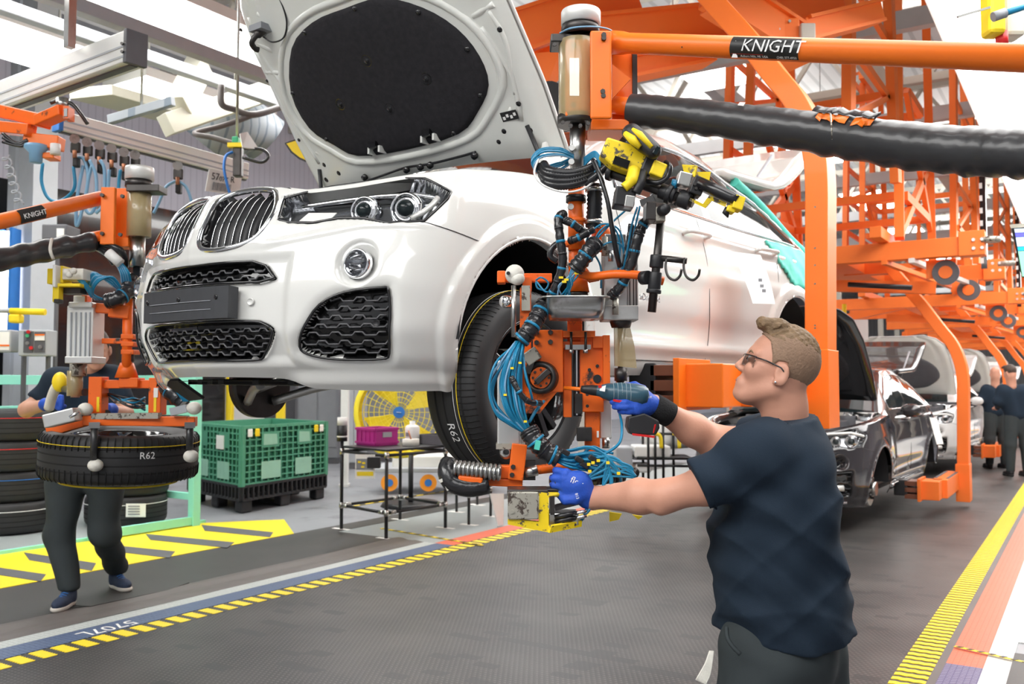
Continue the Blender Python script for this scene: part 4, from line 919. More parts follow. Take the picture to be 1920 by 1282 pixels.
o = part(pb(1107, 55, 1147, 223, 2.86, .016), 'clamp_plate', 'orange', T, bevel=.006); bolts(T, [(1132, 66), (1132, 72), (1130, 172), (1131, 180)], 2.86, 5)
part(pb(1147, 92, 1190, 238, 2.98, .11), 'back_box', 'orange', T, bevel=.004); part(MB().plate([P(1148, 120, 2.9), P(1182, 148, 2.9), P(1148, 185, 2.9)], .02), 'gusset', 'orange', T); part(pb(1186, 95, 1195, 180, 2.97, .12), 'rubber_edge', 'plastic_black', T)
part(pb(1108, 223, 1180, 243, 2.90, .14), 'under_plate', 'orange', T, bevel=.003)
part(pcyl(1082, 218, 236, 37, Z0), 'flange', 'dark_steel', T); bolts(T, [(1055, 230), (1070, 236), (1088, 236), (1103, 232)], 2.88, 4)
# parallel arms that run past the camera at the right
A = empty('support_arm', P(1500, 90, 2.6), 'long orange support tube with black KNIGHT label across the upper right', 'arm')
a0, a1 = P(1147, 80, 2.95), P(2150, 118, 2.0)
part(MB().tube([a0, a0.lerp(a1, .03), a0.lerp(a1, .045), a1], [px_(22, 2.95), px_(21, 2.95), px_(18.5, 2.95), px_(19.5, 2.95)], 40), 'tube', 'orange', A)
ad = (a1-a0).normalized()
def on_tube(px, frac_up, r):       # front of the tube at image column px
    best = min((a0.lerp(a1, i/400) for i in range(401)), key=lambda p: abs(960+FPX*((p-EYE) @ cr)/((p-EYE) @ cf)-px)); n = -(ray(px, 90)).normalized(); n = (n-ad*n.dot(ad)).normalized(); up = n.cross(ad) if n.cross(ad).z > 0 else -n.cross(ad)
    an = math.asin(max(-1, min(1, frac_up))); return best+(n*math.cos(an)+up*math.sin(an))*r, n, up
rT = px_(19, 2.95)+.0012
g_ = [[on_tube(px, f, rT)[0] for f in np.linspace(-.80, .86, 17)] for px in np.linspace(1380, 1507, 9)]
lb = part(MB().grid(np.array(g_)), 'maker_label', 'label_black', A)
def on_label(name, s, px0, f0, size, m, sx=1, shear=0):
    o0_, n, up = on_tube(px0, 0, rT); cu_ = bpy.data.curves.new(name, 'FONT'); cu_.body = s; cu_.size = size; cu_.shear = shear; cu_.resolution_u = 2
    t = bpy.data.objects.new(name, cu_); C.objects.link(t); me = bpy.data.meshes.new_from_object(t.evaluated_get(bpy.context.evaluated_depsgraph_get())); bpy.data.objects.remove(t)
    for v in me.vertices:
        h_ = v.co.y+f0*rT; an = max(-1.3, min(1.3, h_/rT)); v.co = o0_-n*rT+ad*(v.co.x*sx)+(n*math.cos(an)+up*math.sin(an))*(rT+.0046)
    me.materials.clear(); me.materials.append(M[m]); o = bpy.data.objects.new(name, me); C.objects.link(o); put(o, lb); return o
on_label('lettering', 'KNIGHT', 1401, -.22, .044, 'label_white', 1.17, .12); on_label('lettering', 'Auburn Hills, MI  USA          (248) 377-4950', 1401, -.72, .0095, 'label_white', 1.02); on_label('red_rule', '________________', 1383, -.42, .016, 'red', .80)
kp = [(0, 0), (.020, 0), (.018, .006), (.013, .010), (.014, .022), (.021, .026), (.019, .036), (.012, .043), (.008, .047), (.003, .040), (.001, .03), (.004, .018), (.003, .008)]
o0_, n, up = on_tube(1383, -.62, rT+.0006); part(MB().prism(kp, .0006, on_tube(1383, -.70, rT+.006)[0], ad, up), 'horse_head_mark', 'label_white', lb)
part(MB().cyl(on_tube(1290, -.15, rT-.001)[0], on_tube(1290, -.15, rT+.001)[0], .002, n=8), 'pin_hole', 'dark_steel', A)
B = empty('padded_arm', P(1500, 240, 2.5), 'black vinyl padded lower arm with a torn edge showing orange', 'arm')
bp_ = [(1183, 206, 2.93, 30), (1290, 217, 2.84, 32), (1420, 234, 2.72, 35), (1560, 253, 2.58, 40), (1700, 273, 2.43, 44), (1830, 284, 2.30, 46), (1950, 289, 2.18, 47), (2150, 300, 2.0, 48)]
bc = cat_rom([P(a, b, c) for a, b, c, d in bp_], 12); br = np.interp(np.linspace(0, len(bp_)-1, len(bc)), range(len(bp_)), [px_(d, c) for a, b, c, d in bp_])
n_ = 40; mb = MB(); vs = []
for i, c in enumerate(bc):
    t = (bc[min(i+1, len(bc)-1)]-bc[max(i-1, 0)]).normalized(); s_ = UP.cross(t).normalized(); u_ = t.cross(s_)
    ring = []
    for j in range(n_):
        an = 2*math.pi*j/n_; r = br[i]*(1+.035*math.sin(i*.55+math.cos(an)*3)*abs(math.sin(an*1.5))+.02*math.sin(i*1.9+an*2)); y_ = math.sin(an)
        if y_ < -.75: r *= 1.0+.05*math.sin(i*1.3)
        ring.append(c+(s_*math.cos(an)+u_*y_)*r)
    vs.append(ring)
part(mb.grid(np.array(vs), wrap=True), 'vinyl_sleeve', 'sleeve_black', B)
part(MB().cyl(bc[0], bc[0]+(bc[0]-bc[1])*.01, br[0]*.98, n=32), 'sleeve_end', 'sleeve_black', B)
part(MB().cyl(bc[-1], bc[-1]+(bc[-1]-bc[-2])*.3, br[-1]*.99, n=32), 'sleeve_end', 'sleeve_black', B); part(MB().cyl(bc[-1], bc[-1]+(bc[-1]-bc[-2]).normalized()*.6, .03, n=24), 'inner_tube', 'orange', B)
part(MB().cyl(P(1145, 196, 2.96), P(1200, 203, 2.93), px_(17, 2.95)), 'inner_tube', 'orange', B)
def on_sleeve(px, an, off=.003):
    i = min(range(len(bc)), key=lambda k: abs(960+FPX*((bc[k]-EYE) @ cr)/((bc[k]-EYE) @ cf)-px)); c = bc[i]; t = (bc[min(i+1, len(bc)-1)]-bc[i-1]).normalized(); n = -(ray(px, 230)).normalized(); n = (n-t*n.dot(t)).normalized(); u = n.cross(t); u = u if u.z > 0 else -u; return c+(n*math.cos(an)+u*math.sin(an))*(br[i]*1.045+off)
for px0, px1, a0_, a1_ in ((1536, 1590, .62, 1.05), (1606, 1640, .55, 1.05)): part(MB().grid(np.array([[on_sleeve(x, a+.10*math.sin(x*.3), .002) for a in np.linspace(a0_, a1_, 4)] for x in np.linspace(px0, px1, 8)])), 'torn_patch', 'orange', B)
part(MB().grid(np.array([[on_sleeve(x, a, .006+.012*(a-1.0)+.004*math.sin(x*.4)) for a in np.linspace(1.0, 1.45, 4)] for x in np.linspace(1530, 1646, 14)])), 'torn_flap', 'sleeve_black', B, solid=.002); part(MB().grid(np.array([[on_sleeve(x, a, .004+.02*(x-1380)/18*(a-.9)) for a in np.linspace(.9, 1.15, 3)] for x in np.linspace(1382, 1398, 4)])), 'torn_flap', 'paper', B)
part(MB().tube([P(1557, 214, 2.51), P(1559, 240, 2.475), P(1560, 262, 2.48)], [.003, .0025, .001], 5), 'tape_streak', 'yellow_grey', B)
# mast below the head
part(pcyl(1083, 225, 330, 15, Z0), 'mast', 'steel', T); bolts(T, [(1072, 278), (1071, 304), (1070, 388)], 2.91, 6, 'steel', 12)
part(pcyl(1080, 350, 470, 15, Z0), 'mast_pipe', 'orange_worn', T); part(pcyl(1080, 367, 380, 19, Z0), 'pipe_clamp', 'plastic_black', T); part(pcyl(1080, 410, 418, 19, Z0), 'pipe_flange', 'orange_worn', T)
part(pcyl(1079, 455, 520, 13, Z0), 'mast_pipe', 'orange_worn', T); part(pcyl(1078, 452, 462, 19, Z0), 'pipe_flange', 'orange_worn', T)
part(pcyl(1083, 515, 548, 17, Z0, r1=22), 'lower_collar', 'orange_worn', T); part(pb(1066, 590, 1092, 640, Z0, .07), 'lower_mast', 'orange_worn', T, bevel=.004)
part(pcyl(1083, 543, 560, 20, Z0), 'collar_ring', 'dark_steel', T)
part(MB().tube(cat_rom([P(*p) for p in ((1088, 512, 2.90), (1110, 518, 2.86), (1150, 514, 2.82), (1190, 515, 2.80), (1215, 520, 2.80), (1244, 527, 2.80))], 6), [px_(9, 2.9)]*2+[px_(8, 2.85)]*29, 14), 'steer_bar', 'orange_worn', T)
part(MB().plate([P(1085, 508, 2.90), P(1098, 500, 2.9), P(1106, 512, 2.88), P(1120, 522, 2.86), P(1100, 526, 2.88)], .02), 'bar_gusset', 'orange_worn', T)
# corrugated boots and coiled hoses
def P3(l): return [P(*p) for p in l]
part(corrugated(P3([(1115, 345, 2.92), (1115, 385, 2.92), (1112, 428, 2.93)]), px_(16, 2.9), 4, .014), 'bellows', 'hose_black', T)
for y in (352, 412): part(pcyl(1114, y, y+8, 17, 2.92), 'hose_clip', 'steel', T)
for i, (dy, dr) in enumerate(((0, 0), (13, .0), (24, 0), (-8, 0))):
    part(corrugated(P3([(1010+i*3, 312+dy*.6, 2.9), (1030, 326+dy*.8, 2.86), (1070, 330+dy*.7, 2.85), (1110, 318+dy*.6, 2.86), (1150, 290+dy*.5, 2.88), (1178, 258+dy*.2, 2.95), (1190, 238, 3.0)]), px_(9, 2.9), 4, .008, 10), 'corrugated_hose', 'hose_black', T)
part(corrugated(P3([(1098, 346, 2.86), (1120, 328, 2.84), (1150, 300, 2.84), (1170, 280, 2.88)]), px_(8, 2.9), 4, .008, 10), 'corrugated_hose', 'hose_black', T)
for k in range(11):
    a = rnd.uniform(-8, 8); b = rnd.uniform(-6, 9)
    bez_hose(T, 'air_hose', [(1080, 296+b*.4, 2.93), (1050, 283+b, 2.90), (1015, 286+b+a*.3, 2.88), (1000+a*.4, 302+b, 2.88), (1010, 318+b*.6, 2.9), (1050, 310+b, 2.93), (1075, 300+a, 2.96)], .0032, 'hose_blue' if k % 4 else 'hose_light')
for k in range(6): bez_hose(T, 'air_hose', [(1095, 296+k*3, 2.90), (1115, 284+k*2, 2.85), (1125, 300+k*3, 2.84), (1112, 330, 2.85)], .0028, 'hose_blue')
bez_hose(T, 'wire', [(1010, 296, 2.88), (1002, 325, 2.86), (1020, 348, 2.85), (1060, 360, 2.84), (1098, 352, 2.84), (1120, 330, 2.85)], .0035, 'white_plastic')
bez_hose(T, 'black_cable', [(1112, 300, 2.84), (1125, 330, 2.80), (1140, 380, 2.78), (1148, 430, 2.78), (1155, 470, 2.80), (1162, 500, 2.83)], .008, 'hose_black')
for pts_ in ([(1095, 470, 2.88), (1105, 440, 2.86), (1130, 420, 2.86), (1160, 430, 2.86), (1170, 470, 2.86), (1166, 510, 2.88)], [(1110, 470, 2.88), (1122, 445, 2.85), (1150, 415, 2.84), (1178, 390, 2.84)], [(1105, 480, 2.86), (1140, 455, 2.84), (1165, 460, 2.84), (1172, 490, 2.86)], [(1108, 462, 2.88), (1128, 430, 2.84), (1148, 424, 2.84), (1162, 455, 2.86), (1158, 520, 2.88)], [(1112, 472, 2.9), (1126, 500, 2.9), (1127, 540, 2.88)], [(1195, 388, 2.82), (1185, 420, 2.82), (1176, 470, 2.82), (1165, 520, 2.84)], [(1200, 386, 2.82), (1190, 430, 2.82), (1180, 480, 2.82)]):
    bez_hose(T, 'air_hose', pts_, .0032, 'hose_blue')
# taped hose bundles
def bundle(root, pts, r, nm='taped_bundle', wraps=8, n=12):
    c = cat_rom(P3(pts), 8); o = MB().tube(c, [r*(1+.08*math.sin(i*1.7)) for i in range(len(c))], n).build(nm, 'tape_black', root)
    for k in range(wraps):
        i = int((k+.5)/wraps*(len(c)-2)); d = (c[i+1]-c[i]); MB().cyl(c[i], c[i]+d.normalized()*.008, r*1.07, n=n).build('tape_wrap', 'hose_blue' if k % 2 else 'hose_black', o)
    return o
bundle(T, [(1058, 400, 2.88), (1047, 410, 2.86), (1050, 445, 2.85), (1055, 490, 2.85), (1045, 530, 2.86), (1030, 560, 2.88)], .014)
bundle(T, [(1058, 412, 2.86), (1075, 420, 2.85), (1095, 435, 2.86)], .013, wraps=3); bundle(T, [(1068, 452, 2.86), (1085, 445, 2.84), (1112, 430, 2.86)], .012, wraps=3)
bundle(T, [(1230, 400, 2.80), (1207, 420, 2.80), (1195, 450, 2.80), (1182, 500, 2.81), (1165, 535, 2.83), (1145, 556, 2.86)], .017, wraps=7)
bundle(T, [(1184, 420, 2.84), (1178, 460, 2.84), (1170, 500, 2.84)], .010, wraps=0)
bundle(T, [(1118, 455, 2.85), (1105, 470, 2.83), (1090, 490, 2.83), (1078, 505, 2.84)], .026, wraps=3)
for k in range(9): bez_hose(T, 'air_hose', [(1088+rnd.uniform(-12, 12), 490, 2.84), (1075+rnd.uniform(-12, 12), 515, 2.83), (1062+rnd.uniform(-16, 16), 535, 2.84), (1045+k*3, 556, 2.86)], .0028, 'hose_blue' if k % 3 else 'hose_light')
for x, y in ((1052, 520), (1058, 528), (1081, 512), (1062, 524)): part(pb(x-4, y-2, x+4, y+2, 2.82, .01), 'yellow_tie', 'yellow', T)
bez_hose(T, 'air_hose', [(1005, 525, 2.92), (1015, 520, 2.9), (1028, 530, 2.9), (1022, 543, 2.9), (1008, 540, 2.9), (1006, 528, 2.9), (1020, 545, 2.88), (1030, 548, 2.88)], .003, 'hose_blue')
part(corrugated(P3([(1048, 455, 2.95), (1036, 465, 2.95), (1032, 480, 2.95), (1045, 490, 2.95)]), .012, 3, .008, 10), 'corrugated_hose', 'hose_black', T)
# steel tray of wheel nuts
def tray(root):
    z = 2.80; W_, D_, H_ = px_(122, z), .17, px_(40, z); c = P(1080, 556, z)+FH*.06; mb = MB(); mb.sm = False; prof = [(1.0, 0), (.93, -.004), (.90, -H_*.55), (.78, -H_)]
    rings = []
    for f, h in [(1.06, .001), (1.06, -.004)]+prof+[(.5, -H_)]:
        rings.append([c+RH*(W_/2*f*(math.copysign(abs(math.cos(a))**.35, math.cos(a))))+FH*(D_/2*f*math.copysign(abs(math.sin(a))**.35, math.sin(a)))+UP*h for a in np.linspace(0, 2*math.pi, 33)[:-1]])
    mb.grid(np.array(rings), wrap=True, smooth=True); rings2 = [[p for p in r] for r in rings[-1:]]; mb.add(rings[-1], [tuple(range(32))], False); return part(mb, 'nut_tray', 'steel', root, solid=.003), c
tr_, tc_ = tray(T)
for i in range(14):
    p = tc_+RH*rnd.uniform(-.08, .08)+FH*rnd.uniform(-.06, .05)-UP*.012; d = Vector((rnd.uniform(-1, 1), rnd.uniform(-1, 1), .5)).normalized()
    o = MB().lathe([(0, -.02), (.011, -.02), (.012, .0), (.010, .018), (.0, .018)], p, d, 8).build('wheel_nut', 'dark_steel'); put(o, tr_)
# big right-hand cylinder with valve block
part(pb(1132, 440, 1176, 592, 2.92, .085), 'cylinder_body', 'alu', T, bevel=.005); part(pb(1176, 455, 1197, 592, 2.95, .06), 'cylinder_side', 'alu', T, bevel=.003)
part(pb(1130, 572, 1198, 600, 2.90, .11), 'cylinder_base', 'alu', T, bevel=.004); part(pb(1134, 438, 1174, 452, 2.90, .10), 'cylinder_head', 'steel', T, bevel=.003)
part(pcyl(1134, 444, 480, 6, 2.88), 'fitting', 'yellow_grey', T); part(pcyl(1145, 470, 490, 5, 2.86), 'fitting', 'steel', T); part(pcyl(1154, 560, 590, 6, 2.86), 'fitting', 'yellow_grey', T)
for x in (1180, 1187, 1192): part(pb(x, 470, x+2, 588, 2.945, .01), 'groove', 'dark_steel', T)
part(MB().lathe([(.0, 0), (px_(20, 2.9), 0), (px_(21, 2.9), -.012), (px_(18, 2.9), -.03), (.0, -.03)], P(1164, 597, 2.95), (0, 0, 1), 24), 'gland', 'dark_steel', T)
part(MB().plate([P(1152, 615, 2.93), P(1182, 615, 2.93), P(1190, 650, 2.93), P(1194, 690, 2.93), P(1153, 686, 2.93)], .02), 'amber_guard', 'amber_plastic', T)
part(pcyl(1163, 612, 700, 5, 2.95), 'piston_rod', 'steel', T); part(pcyl(1164, 690, 714, 12, 2.93), 'rod_end', 'dark_steel', T); part(pcyl(1163, 712, 735, 8, 2.93), 'rod_tip', 'chrome', T)
part(MB().sphere(P(1128, 447, 2.97), px_(22, 2.97), 1, .5, 1.2), 'round_boss', 'orange_worn', T)
# lower steel frame: plates, hub, slides
part(pb(1000, 618, 1056, 735, 2.90, .05), 'main_plate', 'orange_worn', T, bevel=.003); bolts(T, [(1006, 624), (1032, 623), (1006, 642), (1032, 641)], 2.90, 5)
part(MB().plate([P(985, 733, 2.9), P(1046, 733, 2.9), P(1030, 752, 2.9), P(1012, 775, 2.9), P(985, 775, 2.9)], .05), 'main_plate', 'orange_worn', T)
hd = (-FH*.9-RH*.25).normalized()
part(MB().lathe([(0, .022), (px_(20, 2.9), .022), (px_(21, 2.9), .03), (px_(29, 2.9), .03), (px_(31, 2.9), .02), (px_(31, 2.9), -.03)], P(1016, 708, 2.90), hd, 36), 'hub_disc', 'dark_steel', T)
part(MB().cyl(P(1014, 708, 2.885), P(1014, 708, 2.87), px_(20, 2.9)), 'hub_face', 'orange_worn', T)
bolts(T, [(1014+15*math.cos(a), 708+15*math.sin(a)) for a in np.arange(8)*math.pi/4], 2.868, 2.6)
part(pb(1000, 700, 1034, 712, 2.84, .02, rz=-.75), 'locking_lever', 'dark_steel', T, bevel=.003); part(pb(982, 655, 1012, 680, 2.86, .06, rz=-.6), 'valve_block', 'yellow_grey', T, bevel=.003); part(pb(988, 668, 1000, 700, 2.86, .03, rz=.35), 'valve_block', 'dark_steel', T)
part(pb(1056, 620, 1116, 632, 2.90, .10), 'cross_plate', 'orange_worn', T); part(pb(1050, 640, 1110, 652, 2.93, .06), 'cross_plate', 'orange_worn', T); part(pb(1060, 646, 1108, 655, 2.90, .06), 'clamp_bar', 'steel', T)
for x in (1071, 1098): part(pcyl(x, 622, 662, 2.5, 2.89), 'stud', 'dark_steel', T); part(pcyl(x, 655, 662, 5, 2.89, n=6), 'nut', 'steel', T)
part(pb(1057, 652, 1072, 782, 2.94, .05), 'slide_plate', 'orange_worn', T, bevel=.002); part(pb(1076, 655, 1090, 780, 2.98, .03), 'guide_rail', 'plastic_black', T); part(pb(1080, 655, 1083, 778, 2.96, .02), 'guide_rod', 'chrome', T)
part(pb(1088, 632, 1132, 772, 2.93, .035), 'side_plate', 'orange_worn', T, bevel=.003); part(pb(1131, 628, 1144, 750, 2.91, .10), 'side_plate', 'orange_worn', T, bevel=.002)
part(pb(1112, 630, 1134, 652, 2.92, .04), 'cross_plate', 'orange_worn', T); part(MB().cyl(P(1120, 710, 2.925), P(1120, 710, 2.935), px_(8, 2.9)), 'bore', 'gloss_black', T); bolts(T, [(1105, 693), (1120, 686), (1085, 742), (1101, 739), (1085, 764), (1101, 761)], 2.93, 3.5)
part(pb(1078, 738, 1092, 775, 2.92, .03), 'rail_block', 'dark_steel', T)
part(pb(1098, 772, 1125, 848, 2.95, .05), 'lower_leg', 'orange_worn', T, bevel=.003); part(pb(1082, 801, 1110, 827, 2.92, .03), 'stop_block', 'dark_steel', T, bevel=.002); bolts(T, [(1101, 806), (1101, 820)], 2.92, 3.5); part(pb(1119, 808, 1123, 820, 2.945, .005), 'paper_label', 'label_white', T)
part(pb(1125, 740, 1147, 822, 2.98, .06), 'small_cylinder', 'alu_light', T, bevel=.004); part(pcyl(1136, 820, 840, 7, 2.98), 'cylinder_foot', 'steel', T)
# left upright with buffer ball
part(pb(975, 538, 996, 740, 2.93, .04), 'left_upright', 'orange_worn', T, bevel=.003); part(pb(932, 507, 948, 530, 2.98, .06), 'top_block', 'orange_worn', T, bevel=.004); part(pb(948, 512, 1035, 528, 3.0, .04), 'top_bar', 'orange_worn', T, bevel=.003)
part(pb(980, 520, 997, 545, 2.95, .05), 'left_upright', 'orange_worn', T)
bl = part(MB().sphere(P(965, 514, 2.93), px_(18, 2.93), 1, 1, 1.02, 24), 'buffer_ball', 'white_foam', T); part(MB().sphere(P(970, 522, 2.92), px_(14, 2.93), 1, 1, .9, 20), 'buffer_ball', 'white_foam', T); part(MB().cyl(P(953, 512, 2.905), P(953, 512, 2.897), px_(3.5, 2.9)), 'ball_screw', 'dark_steel', T)
part(pcyl(963, 535, 632, 4.5, 2.90), 'steel_pin', 'steel', T); part(pb(978, 535, 994, 582, 2.92, .03), 'wear_plate', 'yellow_grey', T)
part(MB().lathe([(0, .03), (px_(10, 2.9), .03), (px_(12, 2.9), .02), (px_(12, 2.9), .0), (px_(9, 2.9), -.01)], P(956, 566, 2.93), -FH*.6-RH*.8, 20), 'round_gauge', 'chrome', T)
# lower left cylinder, bottom fork and rollers
cy = MB(); pb(932, 675, 976, 834, 2.90, .075, cy); part(cy, 'lift_cylinder', 'alu', T, bevel=.006); part(pb(976, 676, 984, 835, 2.93, .04), 'cylinder_rib', 'alu', T, bevel=.002)
part(pb(972, 673, 985, 690, 2.86, .03), 'fitting', 'white_plastic', T); part(pb(930, 832, 985, 842, 2.89, .09), 'cylinder_end', 'yellow_grey', T)
part(MB().lathe([(px_(6, 2.9), -.02), (px_(13, 2.9), -.02), (px_(13, 2.9), .02), (px_(6, 2.9), .02)], P(949, 847, 2.92), -FH, 20), 'eye_bolt', 'steel', T)
part(pb(956, 833, 985, 900, 2.86, .03, rz=.12), 'fork_plate', 'orange_worn', T, bevel=.003); bolts(T, [(962, 875), (960, 890)], 2.86, 5)
part(pb(979, 864, 1004, 900, 2.88, .04), 'pivot_block', 'dark_steel', T)
part(MB().tube([P(985, 886, 2.88), P(1010, 880, 2.88), P(1080, 872, 2.88)], px_(9, 2.88), 14), 'cross_tube', 'orange_worn', T); part(MB().cyl(P(985, 886, 2.878), P(1008, 881, 2.878), px_(10, 2.88)), 'worn_end', 'steel', T)
ra, rb = P(850, 877, 2.86), P(940, 886, 2.86); rd = (rb-ra)/11
for k in range(11):
    part(MB().lathe([(.008, 0), (px_(14, 2.86), 0), (px_(16, 2.86), .003), (px_(16, 2.86), rd.length*.72), (px_(14, 2.86), rd.length*.8), (px_(13, 2.86), rd.length)], ra+rd*k, rd, 24), 'roller_ring', 'steel', T)
part(pb(937, 873, 982, 897, 2.88, .05), 'roller_bracket', 'orange_worn', T, bevel=.003); part(pb(905, 898, 980, 912, 2.88, .05, rz=.05), 'roller_bracket', 'orange_worn', T, bevel=.003)
part(MB().tube(cat_rom(P3([(842, 868, 2.9), (838, 885, 2.87), (848, 905, 2.86), (880, 914, 2.86), (915, 908, 2.87)]), 5), .030, 12), 'tape_wrapped_end', 'tape_black', T)
part(pb(858, 893, 905, 915, 2.84, .05, rz=.1), 'orange_scuffed_foot', 'orange_worn', T, bevel=.006)
for p in (((822, 900), (838, 893), (840, 899), (826, 905)), ((832, 906), (840, 908), (844, 918), (838, 920))): part(MB().plate([P(a, b, 2.84) for a, b in p], .003), 'tape_end', 'white_foam', T)
# blue hoses down the front and across to the lower control block
bundle(T, [(1022, 568, 2.84), (1010, 590, 2.82), (992, 620, 2.80), (975, 640, 2.80)], .026, wraps=6)
for k in range(17):
    a = (k-8)/8.; f = rnd.uniform(-5, 5); g = rnd.uniform(-6, 6)
    bez_hose(T, 'air_hose', [(975+a*8, 640, 2.80), (962+a*17, 672+f, 2.76+.03*rnd.random()), (953+a*24-(10 if k < 3 else 0), 720+g, 2.75+.04*rnd.random()), (960+a*22-(12 if k < 3 else 0), 765+f, 2.75+.03*rnd.random()), (976+a*14, 795+g*.5, 2.77), (1000+a*6, 822+a*5, 2.79)], .0042 if k % 3 else .0034, 'hose_blue' if k % 6 else 'hose_light')
bez_hose(T, 'air_hose', [(968, 645, 2.80), (930, 680, 2.76), (917, 730, 2.75), (930, 775, 2.75), (955, 795, 2.77), (985, 812, 2.79)], .004, 'hose_blue'); bez_hose(T, 'air_hose', [(980, 660, 2.80), (985, 700, 2.77), (995, 735, 2.77), (1000, 760, 2.80)], .004, 'hose_blue'); bez_hose(T, 'air_hose', [(1020, 752, 2.84), (1005, 770, 2.80), (992, 792, 2.79)], .005, 'hose_blue')
bundle(T, [(958, 706, 2.75), (972, 732, 2.74), (990, 752, 2.75), (1014, 756, 2.80)], .009, wraps=4)
bundle(T, [(990, 805, 2.78), (1003, 825, 2.77), (1022, 845, 2.77), (1048, 858, 2.77)], .030, wraps=4); part(pb(1003, 826, 1013, 843, 2.72, .02, rz=.2), 'connector', 'turq_cover', T)
for x, y in ((975, 680), (960, 690), (947, 740), (985, 790)): part(pb(x-3, y-2, x+3, y+2, 2.745, .008), 'yellow_tie', 'yellow', T)
for k in range(19):
    a = (k-9)/9.; f = rnd.uniform(-5, 5); e = [(1190, 905), (1165, 905), (1135, 925), (1186, 892), (1110, 910), (1150, 935)][k % 6]
    bez_hose(T, 'air_hose', [(1040, 855+a*8, 2.77), (1070, 862+a*16+f, 2.74+.03*rnd.random()), (1105, 862+a*22+f, 2.72+.04*rnd.random()), (1140+a*5, 872+a*20, 2.72), (e[0]-4, e[1]-15+a*5, 2.72), (e[0], e[1], 2.74)], .0042 if k % 3 else .0033, 'hose_blue')
for pts_ in ([(1085, 858, 2.76), (1110, 838, 2.78), (1130, 845, 2.8), (1150, 850, 2.8)], [(1090, 866, 2.75), (1125, 855, 2.75), (1160, 832, 2.76), (1166, 800, 2.80), (1160, 765, 2.86), (1158, 740, 2.90)], [(1080, 870, 2.74), (1140, 855, 2.72), (1175, 875, 2.72), (1192, 893, 2.72)], [(1100, 945, 2.74), (1098, 960, 2.72), (1090, 975, 2.72), (1072, 980, 2.72)], [(1110, 930, 2.74), (1105, 955, 2.72), (1095, 965, 2.72)]):
    bez_hose(T, 'air_hose', pts_, .0045, 'hose_blue')
for x, y in ((1104, 871), (1122, 864), (1106, 884), (1140, 868), (1112, 868), (1160, 888)): part(pb(x-3, y-3, x+3, y+2, 2.70, .008), 'yellow_tie', 'yellow', T)
for x, y in ((1060, 848), (1086, 862), (1096, 872), (1112, 860)): part(pb(x-9, y-5, x+9, y+5, 2.715, .02, rz=.5), 'push_fitting', 'hose_black', T, bevel=.004)
# grip shaft with ribbed rings and yellow control block
sa, sb_ = P(1035, 905, 2.74), P(1195, 885, 2.84)
part(MB().cyl(sa, sb_, px_(8, 2.78)), 'grip_shaft', 'dark_steel', T)
for t in (0.0, .03, .48, .54, .60, .66, .72, .78, .94): p = sa.lerp(sb_, t); part(MB().cyl(p, p+(sb_-sa)*.045, px_(15 if t < .8 else 10, 2.78), n=20), 'grip_ring', 'dark_steel', T)
part(pb(1020, 916, 1062, 924, 2.72, .06), 'block_flange', 'dark_steel', T, bevel=.003)
part(pb(952, 922, 1010, 974, 2.66, .012), 'guard_plate', 'yellow_grey', T, bevel=.004); part(pb(951, 918, 1028, 930, 2.67, .10), 'guard_top', 'dark_steel', T, bevel=.003)
part(MB().plate([P(952, 972, 2.668), P(1010, 978, 2.668), P(1011, 922, 2.668), P(1029, 925, 2.668), P(1029, 998, 2.668), P(952, 983, 2.668)], .014), 'guard_frame', 'yellow_worn', T); bolts(T, [(960, 959), (985, 961)], 2.66, 4, 'yellow_grey', 12)
part(MB().plate([P(1010, 922, 2.67), P(1063, 923, 2.74), P(1063, 928, 2.74), P(1028, 930, 2.67)], .006), 'yellow_lid', 'yellow', T); part(pb(1028, 962, 1085, 985, 2.70, .09), 'valve_body', 'steel', T, bevel=.004); part(MB().plate([P(1026, 997, 2.66), P(1086, 985, 2.72), P(1087, 974, 2.72), P(1030, 984, 2.66)], .012), 'guard_frame', 'yellow_worn', T)
part(pb(1032, 930, 1040, 965, 2.68, .09), 'guard_rib', 'dark_steel', T); part(pb(1040, 945, 1085, 952, 2.70, .06, rz=-.25), 'link_bar', 'dark_steel', T); bolts(T, [(1044, 991), (1056, 988), (1066, 986), (1078, 983)], 2.70, 3)
for y in (965, 974): part(MB().tube([P(1040, y+5, 2.69), P(1062, y, 2.69), P(1078, y-3, 2.70)], px_(5, 2.7), 10), 'coupling', 'hose_black', T); part(MB().cyl(P(1078, y-3, 2.70), P(1100, y-7, 2.70), px_(3.5, 2.7)), 'coupling_tip', 'chrome', T)
part(MB().plate([P(1143, 960, 2.85), P(1166, 963, 2.85), P(1160, 974, 2.85), P(1143, 978, 2.85)], .01), 'yellow_bracket', 'yellow', T); part(MB().plate([P(1186, 965, 2.85), P(1205, 968, 2.85), P(1197, 974, 2.85)], .01), 'yellow_bracket', 'yellow', T)
